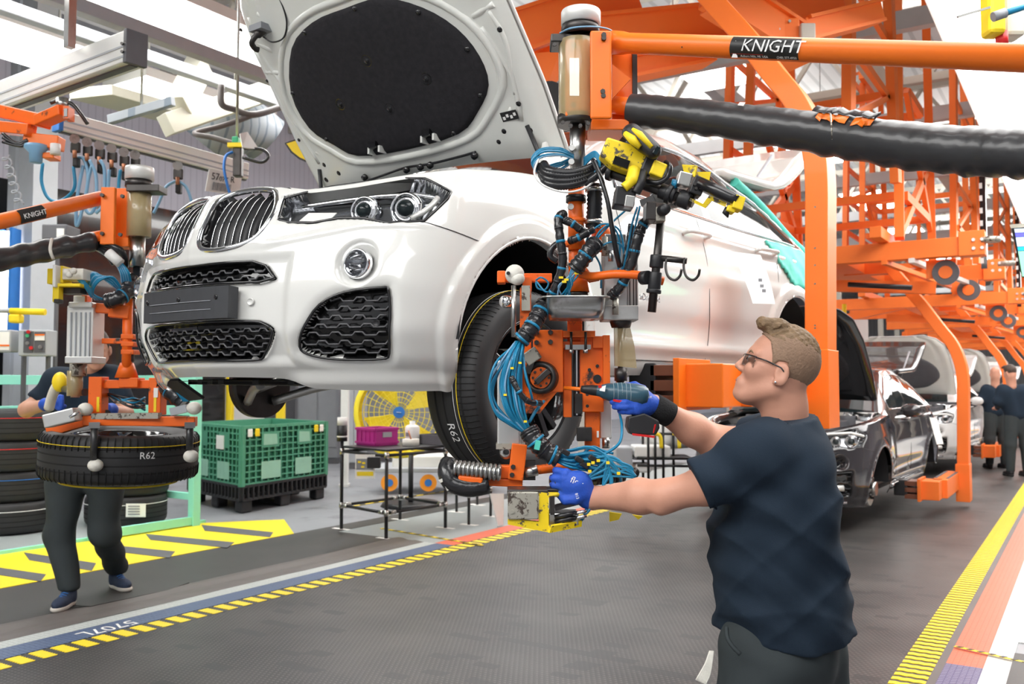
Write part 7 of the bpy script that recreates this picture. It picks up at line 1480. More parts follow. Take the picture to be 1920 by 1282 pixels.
# small stand and flat cart farther on
S2 = empty('tube_stand', G(880, 985), 'small black tube stand beyond the rollers of the lift tool', 'stand'); s0, s1, s2 = Vector(G(879, 984)), Vector(G(920, 968)), Vector(G(856, 960)); s3 = s1+s2-s0
for p in (s0, s1, s2, s3): part(MB().cyl(p, p+UP*.62, .015, n=10), 'leg', 'plastic_black', S2); part(MB().box(p+UP*.003, (.2, .08, .004)), 'foot_tape', 'paper', S2); part(MB().cyl(p+UP*.28, p+UP*.33, .022, n=10), 'joint', 'steel', S2)
for a, b in ((s0, s1), (s1, s3), (s3, s2), (s2, s0)): part(MB().cyl(a+UP*.3, b+UP*.3, .014, n=8), 'stretcher', 'plastic_black', S2)
part(MB().plate([s0+UP*.62, s1+UP*.62, s3+UP*.62, s2+UP*.62], .02), 'stand_top', 'plastic_black', S2)
o = empty('plastic_board', P(928, 950, 9.4), 'white plastic board leaning beside the small tube stand', 'board'); part(MB().plate([P(920, 925, 9.3), P(945, 925, 9.4), P(944, 984, 9.3), P(934, 986, 9.25)], .02), 'board', 'white_plastic', o)
CT = empty('flat_cart', G(800, 910), 'pale flat cart with orange wheels behind the black table', 'cart'); cz = 12.0; part(pb(700, 878, 935, 886, cz, .9), 'lower_shelf', 'grey_light', CT, bevel=.01); part(pb(735, 855, 925, 879, cz+.2, .6), 'white_case', 'white_plastic', CT, bevel=.02); part(pb(910, 840, 922, 880, cz, .1), 'cart_post', 'grey_light', CT)
for x in (803, 730, 905): part(MB().cyl(P(x, 905, cz), P(x, 905, cz+.05), px_(16, cz), n=24), 'cart_wheel', 'wheel_orange', CT); part(MB().cyl(P(x, 905, cz-.01), P(x, 905, cz), px_(7, cz), n=16), 'wheel_hub', 'blue_strap', CT)
# yellow drum fan
FN = empty('pedestal_fan', G(770, 948), 'large yellow caged fan on a black round base behind the table', 'fan'); fz = 11.2; fc = P(752, 772, fz); fd = -FH
part(MB().lathe([(.50, -.10), (.56, -.10), (.56, .16), (.54, .18), (.50, .18)], fc, fd, 48), 'fan_shroud', 'fan_yellow', FN)
for r in np.linspace(.12, .50, 7): part(MB().tube([fc+fd*(.20-.1*r)+(RH*math.cos(a)+UP*math.sin(a))*r for a in np.linspace(0, 2*math.pi, 41)[:-1]], .005, 4, closed=True), 'guard_ring', 'fan_yellow', FN)
for k in range(28): a = 2*math.pi*k/28; part(MB().cyl(fc+fd*.20+(RH*math.cos(a)+UP*math.sin(a))*.06, fc+fd*.15+(RH*math.cos(a)+UP*math.sin(a))*.52, .004, n=4), 'guard_spoke', 'fan_yellow', FN)
for k in range(4): a = k*math.pi/2+.5; part(MB().plate([fc+(RH*math.cos(a)+UP*math.sin(a))*.06, fc+(RH*math.cos(a-.35)+UP*math.sin(a-.35))*.46+fd*.05, fc+(RH*math.cos(a+.45)+UP*math.sin(a+.45))*.46-fd*.05], .01), 'blade', 'fan_yellow', FN)
hb_ = part(MB().cyl(fc+fd*.19, fc+fd*.215, .07, n=32), 'hub_badge', 'blue_strap', FN); put(MB().box(fc+fd*.218, (.05, .05, .004), VR @ Matrix.Rotation(.1, 3, 'Y')).build('badge_square', 'white_plastic'), hb_)
gb = G(770, 948); part(MB().cyl(gb, gb+UP*.05, .36, .33, 40), 'round_base', 'plastic_black', FN); part(MB().cyl(gb+UP*.05, Vector((gb.x, gb.y, fc.z-.5)), .03, n=16), 'pole', 'plastic_black', FN); part(MB().beam(Vector((gb.x, gb.y, fc.z-.5)), fc-UP*.45, .06, .06), 'yoke', 'fan_yellow', FN)
# underside bits of the white car: far front hub and splash shield
hbm = MB(); lc = Vector((-.74, .05, .22)); hbm.cyl(lc-Vector((.03, 0, 0)), lc+Vector((.03, 0, 0)), .16, n=40); hb_ = lbuild(hbm, 'brake_disc', 'dark_steel', car)
for a_, b_ in (((-.70, .0, .20), (-.35, .1, .27)), ((-.70, .1, .14), (-.30, .35, .24)), ((-.70, -.05, .14), (-.35, -.25, .22))): lbuild(MB().tube(cat_rom([a_, tuple((np.array(a_)+np.array(b_))/2+np.array([0, 0, .02])), b_], 5), .022, 8), 'control_arm', 'alu', car)
lc = Vector((.70, .05, .19)); lbuild(MB().cyl(lc-Vector((.03, 0, 0)), lc+Vector((.03, 0, 0)), .17, n=40), 'brake_disc', 'dark_steel', car)
lbuild(MB().plate([(-.62, -.56, .235), (-.40, -.62, .235), (-.40, -.50, .16), (-.56, -.46, .15)], .012), 'splash_shield', 'plastic_black', car)
for k in range(7): lbuild(MB().beam((-.42+.14*k, -.70+.05*abs(k-3), .232), (-.36+.12*k, -.1, .225), .035, .02), 'under_vane', 'plastic_black', car)
# ---------------------------------------------------------------- far-left wall equipment, doorway and columns
dw = struct(MB().box(P(158, 590, 12.0), (.1, 4.6, 3.2)).build('door_1', 'gloss_black')); dw.location = (0, 0, 0)
slab('wall_return', -13.2, -13.0, 2.5, 6.4, 0, 4.0, 'wall_sheet')
EQ = lambda n, l, c, x, y, z: empty(n, P(x, y, z), l, c)
o = EQ('steel_column', 'pale grey building column left of the dark doorway', 'column', 68, 560, 10.8); part(MB().beam(Vector((*P(66, 560, 10.8).to_2d(), 0)), Vector((*P(66, 560, 10.8).to_2d(), 9.5)), .32, .30, Vector((0, 1, 0))), 'shaft', 'grey_light', o)
o = EQ('steel_column', 'narrow grey column at the far left edge of the photo', 'column', 25, 560, 9.0); part(MB().beam(Vector((*P(28, 560, 11).to_2d(), 0)), Vector((*P(28, 560, 11).to_2d(), 9.5)), .16, .16, Vector((0, 1, 0))), 'shaft', 'grey_light', o)
o = EQ('control_cabinet', 'grey control cabinet with red and green buttons on the column', 'cabinet', 60, 643, 8.7); z_ = 8.75; part(pb(36, 660, 40, 985, z_+.1, .06), 'support_post', 'grey_dark', o); part(pb(82, 660, 86, 985, z_+.1, .06), 'support_post', 'grey_dark', o); part(pb(34, 618, 88, 667, z_, .2), 'cabinet_body', 'grey_light', o, bevel=.01); part(pb(44, 621, 62, 661, z_-.01, .01), 'button_panel', 'grey_dark', o); part(pb(64, 622, 84, 661, z_-.01, .01), 'button_panel', 'grey_dark', o); part(pb(65, 627, 83, 638, z_-.02, .01), 'printed_label', 'paper', o); part(pb(65, 626, 83, 629, z_-.024, .006), 'orange_bar', 'orange', o)
for x, y, m_ in ((53, 622, 'red'), (51, 629, 'green_pad'), (51, 643, 'steel'), (58, 652, 'red'), (75, 650, 'steel')): part(MB().cyl(P(x, y, z_-.012), P(x, y, z_-.04), px_(3.5, z_), n=12), 'push_button', m_, o)
o = EQ('notice_sign', 'white notice panel with an orange stripe at the far left edge', 'panel', 8, 638, 8.7); part(pb(-14, 618, 20, 660, z_, .15), 'panel_body', 'grey_light', o, bevel=.01); part(pb(-10, 622, 17, 656, z_-.01, .01), 'notice_sheet', 'paper', o); part(pb(-10, 646, 17, 649, z_-.018, .006), 'orange_bar', 'orange', o)
o = EQ('grey_cabinet', 'dark grey electrical box mounted above the padded arm at left', 'cabinet', 100, 440, 9.0); part(pb(98, 446, 102, 990, 9.1, .05), 'support_post', 'grey_dark', o); part(pb(78, 420, 124, 448, 9.0, .3), 'box_body', 'grey_dark', o, bevel=.01); part(pb(106, 428, 120, 445, 8.99, .01), 'screen_face', 'alu_light', o)
o = EQ('yellow_pipe', 'white and yellow horizontal pipe in front of the grey column', 'pipe', 40, 583, 8.5); part(MB().cyl(P(-40, 580, 8.5), P(30, 583, 8.5), .025), 'pipe_run', 'grey_light', o); part(MB().cyl(P(20, 583, 8.48), P(85, 585, 8.48), .03), 'yellow_run', 'yellow', o); part(pb(14, 588, 36, 605, 8.45, .1), 'yellow_box', 'yellow', o, bevel=.02)
wn = struct(pb(-30, 432, 16, 640, 10.5, .1).build('window_1', 'lamp_soft'))
for x in (15, -14): put(pb(x, 425, x+5, 645, 10.45, .2).build('window_frame', 'blue_strap'), wn)
for x0, x1, y0, y1, m_, lab, cat, zz in ((425, 437, 690, 800, 'yellow', 'yellow safety post behind the green crate, left of the far brake disc', 'post', 14.), (519, 534, 690, 800, 'yellow', 'yellow safety post behind the green crate, right of the far brake disc', 'post', 14.), (412, 424, 690, 800, 'grey_light', 'pale steel post beside the left yellow post', 'post', 14.3), (396, 400, 690, 800, 'yellow_worn', 'thin yellow and black post seen beside the turquoise rack', 'post', 14.2), (640, 654, 735, 842, 'white_plastic', 'white post standing behind the magenta bin', 'post', 13.), (437, 492, 690, 800, 'white_plastic', 'white machine panel behind the green crate', 'panel', 16.)):
    c = P((x0+x1)/2, 760, zz); o = empty('guard_post' if cat == 'post' else 'machine_guard', Vector((c.x, c.y, 0)), lab, cat); part(MB().box((c.x, c.y, 1.1), (px_(x1-x0, zz), .12 if cat == 'post' else .3, 2.2), VR), 'upright', m_, o, bevel=.01)
    if cat == 'post': part(MB().box((c.x, c.y, .02), (.13, .2, .04), VR), 'base_plate', m_, o)
for x0, x1, y0, m_, lab, zz in ((565, 640, 705, 'grey_box', 'blue-grey machine cabinet behind the white post', 17.), (655, 684, 730, 'grey_light', 'pale machine cabinet left of the yellow fan', 16.), (500, 560, 700, 'grey_dark', 'dark machine cabinet behind the far brake disc', 18.), (690, 830, 700, 'grey_box', 'grey machine cabinet behind the yellow fan', 17.5)):
    c = P((x0+x1)/2, 760, zz); o = empty('machine_cabinet', Vector((c.x, c.y, 0)), lab, 'cabinet'); h_ = 2.0; part(MB().box((c.x, c.y, h_/2+.1), (px_(x1-x0, zz), .6, h_), VR), 'cabinet_body', m_, o, bevel=.02); part(MB().box((c.x, c.y, .05), (px_(x1-x0, zz)*.98, .55, .1), VR), 'plinth', 'grey_dark', o)
    for k in (-1, 1): part(MB().box(Vector((c.x, c.y, h_/2+.15))-FH*.31+RH*k*px_(x1-x0, zz)*.24, (px_(x1-x0, zz)*.44, .02, h_*.85), VR), 'cabinet_door', m_, o, bevel=.005)
# right of centre: tube shelves with white bins seen under the raised arm
SH = empty('tube_shelf', G(1215, 900), 'black tube shelf with white bins seen below the raised arm', 'shelf'); zs_ = 9.8
for x in (1205, 1215, 1243, 1262, 1228): part(pcyl(x, 770, 915, 2.6, zs_+.3*((x % 3)-1), n=8), 'upright', 'plastic_black', SH)
for y in (790, 812, 858, 872): part(MB().cyl(P(1195, y, zs_), P(1300, y+2, zs_), .014, n=8), 'rail', 'plastic_black', SH)
part(pb(1188, 858, 1300, 862, zs_, .5), 'shelf_board', 'grey_dark', SH); part(pb(1190, 836, 1258, 858, zs_, .35), 'white_bin', 'white_plastic', SH, bevel=.02); part(pb(1155, 838, 1186, 880, zs_, .35), 'grey_bin', 'grey_light', SH, bevel=.02); part(pb(1192, 870, 1222, 886, zs_, .3), 'white_bin', 'white_plastic', SH, bevel=.02)
part(MB().lathe([(.0, 0), (.26, 0), (.3, .1), (.3, .35), (.2, .42), (0, .42)], P(1250, 838, 10.4), UP, 24), 'white_drum', 'white_plastic', SH)
for x in (1228, 1262): part(MB().tube(cat_rom(P3([(x, 812, 9.5), (x+10, 818, 9.5), (x+12, 840, 9.5)]), 4), .02, 8), 'yellow_hook', 'yellow', SH)
# ---------------------------------------------------------------- overhead aluminium rails at upper left
def rail(name, label, p0, p1, w_, h_, m='alu_light', cap=None, slot=True):
    r = empty(name, (p0+p1)/2, label, 'beam'); part(MB().beam(p0, p1, w_, h_), 'profile', m, r, bevel=.006); d = (p1-p0).normalized(); s_ = d.cross(UP).normalized()
    if slot:
        for z in (-.32, .0): part(MB().beam(p0+s_*(w_/2+.001)+UP*h_*z, p1+s_*(w_/2+.001)+UP*h_*z, .006, .012), 'slot', 'grey_light', r); part(MB().beam(p0-s_*(w_/2+.001)+UP*h_*z, p1-s_*(w_/2+.001)+UP*h_*z, .006, .012), 'slot', 'grey_light', r)
        part(MB().beam(p0-UP*h_*.5, p1-UP*h_*.5, w_*.35, .02), 'bottom_slot', 'grey_dark', r)
    if cap: part(MB().beam(p0-d*.03, p0+d*.005, w_*1.06, h_*1.06), 'end_cap', cap, r, bevel=.004); 
    return r
r1 = rail('aluminium_beam', 'big pale aluminium beam with a dark end cap at upper left', P(252, 92, 5.39), P(-120, 232, 7.1), .13, .19, cap='grey_dark'); bolts(r1, [(229, 82), (236, 80), (229, 97), (236, 95)], 5.33, 3)
part(MB().beam(P(130, 105, 5.6)+UP*.05, P(130, 105, 5.6)+UP*.7, .05, .05, Vector((0, 1, 0))), 'hanger', 'steel', r1)
r2 = rail('aluminium_beam', 'long pale aluminium rail carrying the row of hose trolleys', P(112, 228, 6.9), P(460, 322, 8.3), .10, .15, cap='blue_strap')
for i, (x, y) in enumerate(((140, 262), (163, 268), (186, 274), (209, 280), (232, 287), (253, 292), (333, 312))):
    zz = 6.95+.05*i*(x < 300)+(1.0 if x > 300 else 0)*.75; o = empty('hose_trolley', P(x, y, zz), '%s round-wheeled hose trolley from the left in the row under the aluminium rail' % ('first', 'second', 'third', 'fourth', 'fifth', 'sixth')[i] if i < 6 else 'single hose trolley under the right part of the aluminium rail', 'trolley', 'hose trolleys' if i < 6 else None)
    part(MB().cyl(P(x, y-2, zz), P(x, y-2, zz+.04), px_(9, zz), n=20), 'trolley_wheel', 'steel', o); part(pb(x-9, y+4, x+9, y+24, zz+.01, .03), 'trolley_plate', 'dark_steel', o, bevel=.01); part(MB().cyl(P(x, y+20, zz), P(x, y+34, zz), .016, n=8), 'copper_hook', 'copper', o); part(pb(x-5, y+32, x+5, y+50, zz, .06), 'hose_clamp', 'plastic_black', o, bevel=.01)
for i, (pts_, m_) in enumerate((([(138, 312), (140, 350), (125, 370), (105, 378), (88, 368), (78, 340), (80, 305)], 'hose_blue'), ([(142, 295), (158, 300), (165, 340), (150, 410), (143, 420), (145, 370), (156, 310)], 'hose_light'), ([(168, 300), (180, 330), (180, 380), (170, 400), (160, 388), (165, 340), (172, 310)], 'hose_light'), ([(188, 300), (196, 320), (194, 380), (180, 400)], 'hose_light'), ([(205, 318), (203, 345), (203, 360)], 'hose_light'), ([(226, 318), (223, 345), (222, 400)], 'hose_blue'), ([(333, 338), (312, 350), (298, 380), (288, 400)], 'hose_light'), ([(333, 338), (350, 352), (360, 385), (358, 420)], 'hose_light'))):
    o = hose('air_hose', [P(x, y, 7.0+(.72 if pts_[0][0] > 300 else 0)) for x, y in pts_], .013, m_); tag(o, ['dark blue hose looping from the first trolley', 'pale blue hose hanging in a long loop at left', 'pale blue hose in a short loop above the orange tube', 'pale blue hose beside the short loop', 'short pale hose hanging straight down', 'dark blue hose hanging straight down next to the silver cap', 'pale blue hose falling left from the single trolley', 'pale blue hose falling right from the single trolley'][i], 'hose')
for x0, y0, x1, y1, zz, m_, lab in ((60, -20, 500, 160, 6.0, 'grey_light', 'pale overhead rail running beside the long strip light'), (-60, -10, 300, 68, 6.6, 'grey_light', 'pale overhead rail above the big aluminium beam')):
    a = P(x0, y0, zz); b = Vector((a.x, a.y+6, a.z)); o = rail('overhead_rail', lab, Vector((a.x, a.y-2, a.z)), b, .10, .10, m_, slot=False)
r3 = rail('beige_beam', 'beige steel cross beam beneath the roof behind the raised bonnet', P(310, 235, 8.6), P(520, 165, 9.4), .22, .20, 'beige_steel', slot=False); r4 = rail('beige_beam', 'short beige hanger beam left of the raised bonnet', P(335, 200, 8.6), P(375, 120, 9.0), .18, .22, 'beige_steel', slot=False)
o = rail('blue_steel_strut', 'slanted blue-grey strut between the two aluminium beams', P(205, 225, 8.2), P(325, 190, 8.0), .06, .08, 'duct_rib', slot=False)
o = rail('light_housing', 'beige lamp housing running behind the aluminium beam', P(170, 172, 8.9), P(330, 215, 10.2), .5, .10, 'beige_steel', slot=False)
pb_ = MB().tube(cat_rom(P3([(415, 160, 8.0), (416, 195, 8.0), (440, 205, 8.1), (475, 215, 8.2), (530, 200, 8.6)]), 6), .03, 8).build('steam_pipe', 'lip_brown'); tag(pb_, 'rusty brown bent pipe left of the raised bonnet', 'pipe')
pb_ = MB().tube(cat_rom(P3([(475, 215, 8.2), (420, 235, 8.0), (365, 250, 7.8), (400, 258, 7.8), (440, 270, 7.8)]), 6), .025, 8).build('steam_pipe', 'lip_brown'); tag(pb_, 'rusty brown pipe ending at the valve with a green cap', 'pipe')
dc = MB().tube([P(390, 275, 9.6), P(410, 250, 9.6), P(440, 240, 9.6), P(475, 240, 9.8), P(500, 262, 9.9)], .28, 20).build('air_duct', 'duct_rib'); tag(dc, 'grey ribbed air duct bending behind the valve', 'duct')
o = EQ('valve_unit', 'valve unit with green cap and yellow bar hanging above the station sign', 'valve', 442, 285, 7.6); part(pb(434, 255, 446, 268, 7.6, .1), 'green_cap', 'green_pad', o, bevel=.01); part(pb(426, 267, 460, 275, 7.6, .05), 'yellow_bar', 'yellow', o); part(pb(436, 275, 452, 330, 7.62, .08), 'valve_body', 'dark_steel', o, bevel=.01); part(MB().plate(P3([(450, 250, 7.55), (464, 247, 7.6), (486, 280, 7.6), (455, 276, 7.55)]), .02), 'white_hood', 'white_plastic', o)
bez_hose(o, 'blue_hose', [(436, 285, 7.6), (424, 292, 7.55), (420, 315, 7.5), (426, 345, 7.5), (432, 365, 7.5)], .012, 'blue_strap'); bez_hose(o, 'black_hose', [(458, 278, 7.6), (490, 280, 7.6), (503, 292, 7.6), (490, 304, 7.6), (455, 295, 7.6)], .014, 'hose_black')
o = EQ('station_sign', 'white station sign reading 57 07Z R above the grille of the car', 'sign', 418, 342, 7.9); sp_ = [P(391, 317, 7.9), P(453, 328, 8.2), P(447, 366, 8.2), P(384, 358, 7.9)]; part(MB().plate([sp_[3], sp_[2], sp_[1], sp_[0]], .01), 'sign_board', 'white_plastic', o)
su = (sp_[1]-sp_[0]).normalized(); sv = (sp_[0]-sp_[3]).normalized(); sn = su.cross(sv); sn = sn if sn.dot(EYE-sp_[0]) > 0 else -sn
for s_, a_, b_, z_ in (('57', .03, .13, .085), ('07Z', .115, .125, .060), ('R', .235, .13, .075)): put(text_mesh('lettering', s_, z_, 'label_black', sp_[3]+su*a_+sv*b_*.85+sn*.02, su, sv, .002), o)
for k in range(14): a_ = .055+k*.0145; put(MB().plate([sp_[3]+su*a_+sv*.02+sn*.02, sp_[3]+su*(a_+.006+.004*(k % 3 == 0))+sv*.02+sn*.02, sp_[3]+su*(a_+.006+.004*(k % 3 == 0))+sv*.09+sn*.02, sp_[3]+su*a_+sv*.09+sn*.02], .002).build('code_bar', 'grey_box'), o)
o = EQ('yellow_shield', 'yellow sign with a black border partly hidden behind the bonnet edge', 'sign', 560, 285, 7.4); part(MB().plate(P3([(533, 268, 7.4), (553, 261, 7.4), (585, 262, 7.4), (590, 310, 7.4), (560, 298, 7.4), (545, 286, 7.4)]), .02), 'border', 'plastic_black', o); part(MB().plate(P3([(537, 269, 7.385), (553, 264, 7.385), (583, 265, 7.385), (587, 306, 7.385), (562, 295, 7.385), (548, 284, 7.385)]), .01), 'yellow_face', 'yellow', o)
for n_, x, y, zz in (('yellow_shield', 560, 265, 7.42), ('valve_unit', 444, 272, 7.66), ('blue_steel_strut', 265, 208, 8.1)):
    a = P(x, y, zz); part(MB().cyl(a, Vector((a.x, a.y, ZC)), .012, n=6), 'hanger_rod', 'steel', bpy.data.objects[n_])
a = P(440, 235, 9.6); h_ = MB().cyl(a, Vector((a.x, a.y, ZC)), .012, n=6).build('hanger_rod', 'steel'); put(h_, bpy.data.objects['air_duct'])
# orange fixture hanging at the far left
OF = EQ('overhead_fixture', 'orange overhead fixture with a blue reel at the far left edge', 'fixture', 60, 240, 5.6); z_ = 5.6
part(MB().beam(P(-60, 195, z_+.3), P(85, 228, z_), .10, px_(24, z_)), 'orange_bar', 'orange_worn', OF, bevel=.006); part(MB().beam(P(75, 228, z_), P(122, 208, z_-.1), .09, px_(20, z_)), 'orange_bar', 'orange_worn', OF, bevel=.006); part(pb(118, 198, 128, 222, z_-.15, .08), 'open_tube_end', 'orange_worn', OF); part(pb(120, 203, 126, 218, z_-.155, .01), 'tube_mouth', 'gloss_black', OF)
part(MB().beam(P(-40, 235, z_+.1), P(60, 245, z_), .08, .07), 'lower_bar', 'orange_worn', OF, bevel=.005); part(pb(42, 250, 108, 275, z_, .1, rz=.1), 'orange_plate', 'orange', OF, bevel=.006); part(pb(78, 285, 100, 296, z_, .1), 'orange_plate', 'orange', OF, bevel=.006)
part(MB().lathe([(0, 0), (px_(20, z_), 0), (px_(21, z_), -.02), (px_(12, z_), -.05), (px_(11, z_), -.11), (0, -.11)], P(68, 272, z_), UP, 24), 'blue_reel', 'hose_light', OF); part(pcyl(104, 270, 290, 9, z_), 'white_drum', 'white_plastic', OF)
for k in range(3): bez_hose(OF, 'black_cable', [(5, 250+k*8, z_), (30+k*5, 268+k*3, z_), (52, 262, z_)], .010, 'hose_black')
bez_hose(OF, 'coil_cord', [(10+8*math.cos(i*1.3)+i*.9, 290+i*3.2+6*math.sin(i*1.3), z_+.1) for i in range(30)], .006, 'grey_light', k=3); part(MB().tube(cat_rom(P3([(95, 193, z_), (112, 188, z_), (135, 195, z_), (150, 212, z_), (164, 232, z_)]), 5), .012, 8), 'tool_cable', 'dark_steel', OF)
part(pcyl(118, 185, 205, 12, z_), 'rotary_joint', 'steel', OF)
# ---------------------------------------------------------------- overhead carriers
arm_px = [(1539, 762), (1539, 600), (1539, 450), (1539, 350), (1534, 292), (1518, 235), (1494, 190), (1462, 152), (1434, 116), (1400, 72), (1362, 30), (1325, -12), (1288, -54)]
AY = 5.30; arm = []
for x, y in arm_px: p = PY(x, y, AY); arm.append((p.x, p.z))
def carrier(dy, dz, label, detail=True, m='orange_far'):
    r = empty('car_carrier', (-2.6, AY+dy, 4.0+dz), label, 'carrier', None); Yc = AY+dy
    def swept(path, w_, t_):
        """box section following a path in the cross plane"""
        pts = [Vector((x, 0, z)) for x, z in path]; pts = cat_rom(pts, 4); n = len(pts); A_ = []
        for i, p in enumerate(pts):
            t = (pts[min(i+1, n-1)]-pts[max(i-1, 0)]).normalized(); s_ = Vector((t.z, 0, -t.x)); p = p+Vector((0, Yc, dz)); A_.append([p+s_*w_/2-Vector((0, t_/2, 0)), p-s_*w_/2-Vector((0, t_/2, 0)), p-s_*w_/2+Vector((0, t_/2, 0)), p+s_*w_/2+Vector((0, t_/2, 0))])
        mb = MB().grid(np.array(A_), smooth=False, wrap=True); mb.add(A_[0], [(0, 1, 2, 3)], False); mb.add(A_[-1], [(3, 2, 1, 0)], False); return mb
    part(swept(arm, .125, .22), 'arm_post', m if detail != 2 else 'orange', r, bevel=.006)
    bx, bz = arm[0]
    bz += dz
    part(MB().box((bx, Yc, bz+.10), (.15, .25, .44)), 'post_shoe', m, r, bevel=.004)
    part(MB().box((bx-.12, Yc-.52, bz+.12), (.16, 1.20, .20)), 'foot_beam', m, r, bevel=.006); part(MB().box((bx-.19, Yc-1.20, bz+.12), (.20, .34, .20)), 'foot_box', m, r, bevel=.006)
    part(MB().box((bx-.28, Yc-1.25, bz+.125), (.03, .40, .24)), 'foot_flange', m, r, bevel=.003)
    for z_ in (.05, .12, .19): part(MB().box((bx-.36, Yc-1.27, bz+z_), (.14, .26, .05)), 'slide_bar', 'brown_steel', r, bevel=.003)
    part(MB().box((bx-.47, Yc-1.28, bz+.14), (.14, .24, .17)), 'sill_pad', 'plastic_black', r, bevel=.01)
    for k in (-.06, .06): part(MB().box((bx-.12+k, Yc-.5, bz+.222), (.03, .9, .008)), 'grip_strip', 'grey_dark', r)
    if detail == 2: bolts(r, [(1528, y) for y in (388, 465, 497, 532, 610, 615)]+[(1552, 722), (1552, 750)], 5.05, 1.6, 'steel', 8); bolts(r, [(1339, 720), (1339, 762), (1326, 737), (1292, 720), (1292, 768)], 4.25, 1.5, 'steel', 8)
    # top frame
    xt, zt_ = arm[-1]; zt_ += dz+.0; zf = 4.05+dz if detail != 2 else 5.0
    for y_ in (-1.3, 1.3): part(MB().box((-2.6, Yc+y_, zf), (3.3, .16, .20)), 'cross_beam', m, r, bevel=.005)
    for x_ in (-3.4, -1.9): part(MB().box((x_, Yc, zf+.16), (.12, 3.6, .12)), 'long_rail', m, r, bevel=.005)
    for y_ in (-1.3, 1.3): part(MB().box((-1.02, Yc+y_, zf+.02), (.25, .22, .26)), 'end_block', m, r, bevel=.006)
    part(MB().beam((xt, Yc, zt_), (-2.6, Yc, zf), .2, .18), 'arm_root', m, r); part(MB().box((-2.6, Yc, zf), (.5, 2.7, .16)), 'centre_box', m, r, bevel=.006)
    if detail:
        for y_ in (-1.1, 1.1):
            part(MB().box((-1.35, Yc+y_, zf-.20), (.30, .10, .20)), 'roller_bracket', m, r, bevel=.004); part(MB().cyl((-1.30, Yc+y_-.10, zf-.25), (-1.30, Yc+y_-.04, zf-.25), .135, n=28), 'guide_roller', 'grey_dark', r); part(MB().cyl((-1.30, Yc+y_-.11, zf-.25), (-1.30, Yc+y_-.10, zf-.25), .07, n=16), 'roller_hub', m, r)
            part(MB().cyl((-.85, Yc+y_-.25, zf+.02), (-.85, Yc+y_-.25, zf+.07), .10, n=20), 'side_roller', 'yellow_grey', r)
            for k in range(4): part(MB().cyl((-1.0+.08*(k % 2), Yc+y_-.31+.0, zf-.04+.09*(k//2)), (-1.0+.08*(k % 2), Yc+y_-.33, zf-.04+.09*(k//2)), .018, n=8), 'bolt', 'steel', r)
        for s_ in (-.28, .28): part(MB().beam((-1.75+s_*.5, Yc-1.4, zf-.12), (-1.35+s_*.5, Yc+1.9, zf-.16), .06, .05), 'guide_rail', 'alu_light' if s_ > 0 else m, r)
        part(MB().beam((-3.2, Yc-.6, zf-.22), (-1.5, Yc-.4, zf-.34), .10, .14), 'lock_lever', m, r); part(MB().cyl((-2.4, Yc-.8, zf-.28), (-1.7, Yc-.8, zf-.36), .03), 'damper', 'plastic_black', r)
        # far-side arm
        part(MB().box((-4.05, Yc, 2.78+dz), (.12, .22, 2.34)), 'arm_post', m, r, bevel=.006); part(MB().beam((-4.05, Yc, 3.9+dz), (-3.0, Yc, zf+.05), .2, .14), 'arm_root', m, r)
        if detail == 1: part(MB().box((-3.85, Yc-.9, bz+.12), (.3, 1.3, .18)), 'foot_beam', m, r, bevel=.006)
    # lattice up to the roof rails
    for x_ in (-3.5, -1.75):
        for s_ in (-1, 1):
            part(MB().beam((x_, Yc+s_*1.25, zf+.15), (x_+.10*s_, Yc+s_*.35, 7.3), .10, .12), 'lattice_leg', m, r)
        for z_ in (zf+.7, zf+1.35, zf+2.0): part(MB().beam((x_, Yc-1.05+.28*(z_-zf), z_), (x_, Yc+1.05-.28*(z_-zf), z_), .07, .10), 'lattice_rung', m, r)
        part(MB().beam((x_, Yc-1.2, zf+.2), (x_, Yc+.9, zf+1.35), .06, .10), 'lattice_brace', m, r); part(MB().beam((x_, Yc+1.1, zf+.6), (x_, Yc-.6, zf+2.0), .06, .10), 'lattice_brace', m, r)
    for y_ in (-.9, .9): part(MB().beam((-3.5, Yc+y_, zf+.7), (-1.75, Yc+y_, zf+.7), .07, .09), 'lattice_rung', m, r); part(MB().beam((-3.5, Yc+y_*.6, zf+2.0), (-1.75, Yc+y_*.6, zf+2.0), .07, .09), 'lattice_rung', m, r)
    for x_ in (-3.5, -1.75): part(MB().box((x_, Yc, 7.35), (.16, 1.6, .16)), 'trolley_bar', m, r)
    # chain mast
    ch = part(MB().box((-1.10, Yc+.9, (zf+7.6)/2), (.07, .07, 7.6-zf)), 'chain_mast', 'gloss_black', r); nn = int((7.6-zf)/.16)
    for k in range(nn): put(MB().box((-1.12, Yc+.86, zf+.1+k*.16), (.035, .02, .07)).build('chain_link', 'alu'), ch)
    return r
k0 = carrier(0, 0, 'orange C-shaped carrier holding up the white car, its thick post behind the worker', 2, 'orange')
for i, (lab, dz) in enumerate((('orange carrier holding the dark car with its bonnet open', -1.13), ('orange carrier at the second white car beyond the dark car', -1.13), ('orange carrier third beyond the near post at the far right', -1.13), ('farthest orange carriers down the line, near one', -1.13), ('farthest orange carrier at the end of the line', -1.13))): carrier(6.7*(i+1), dz, lab, 1 if i < 3 else 0)
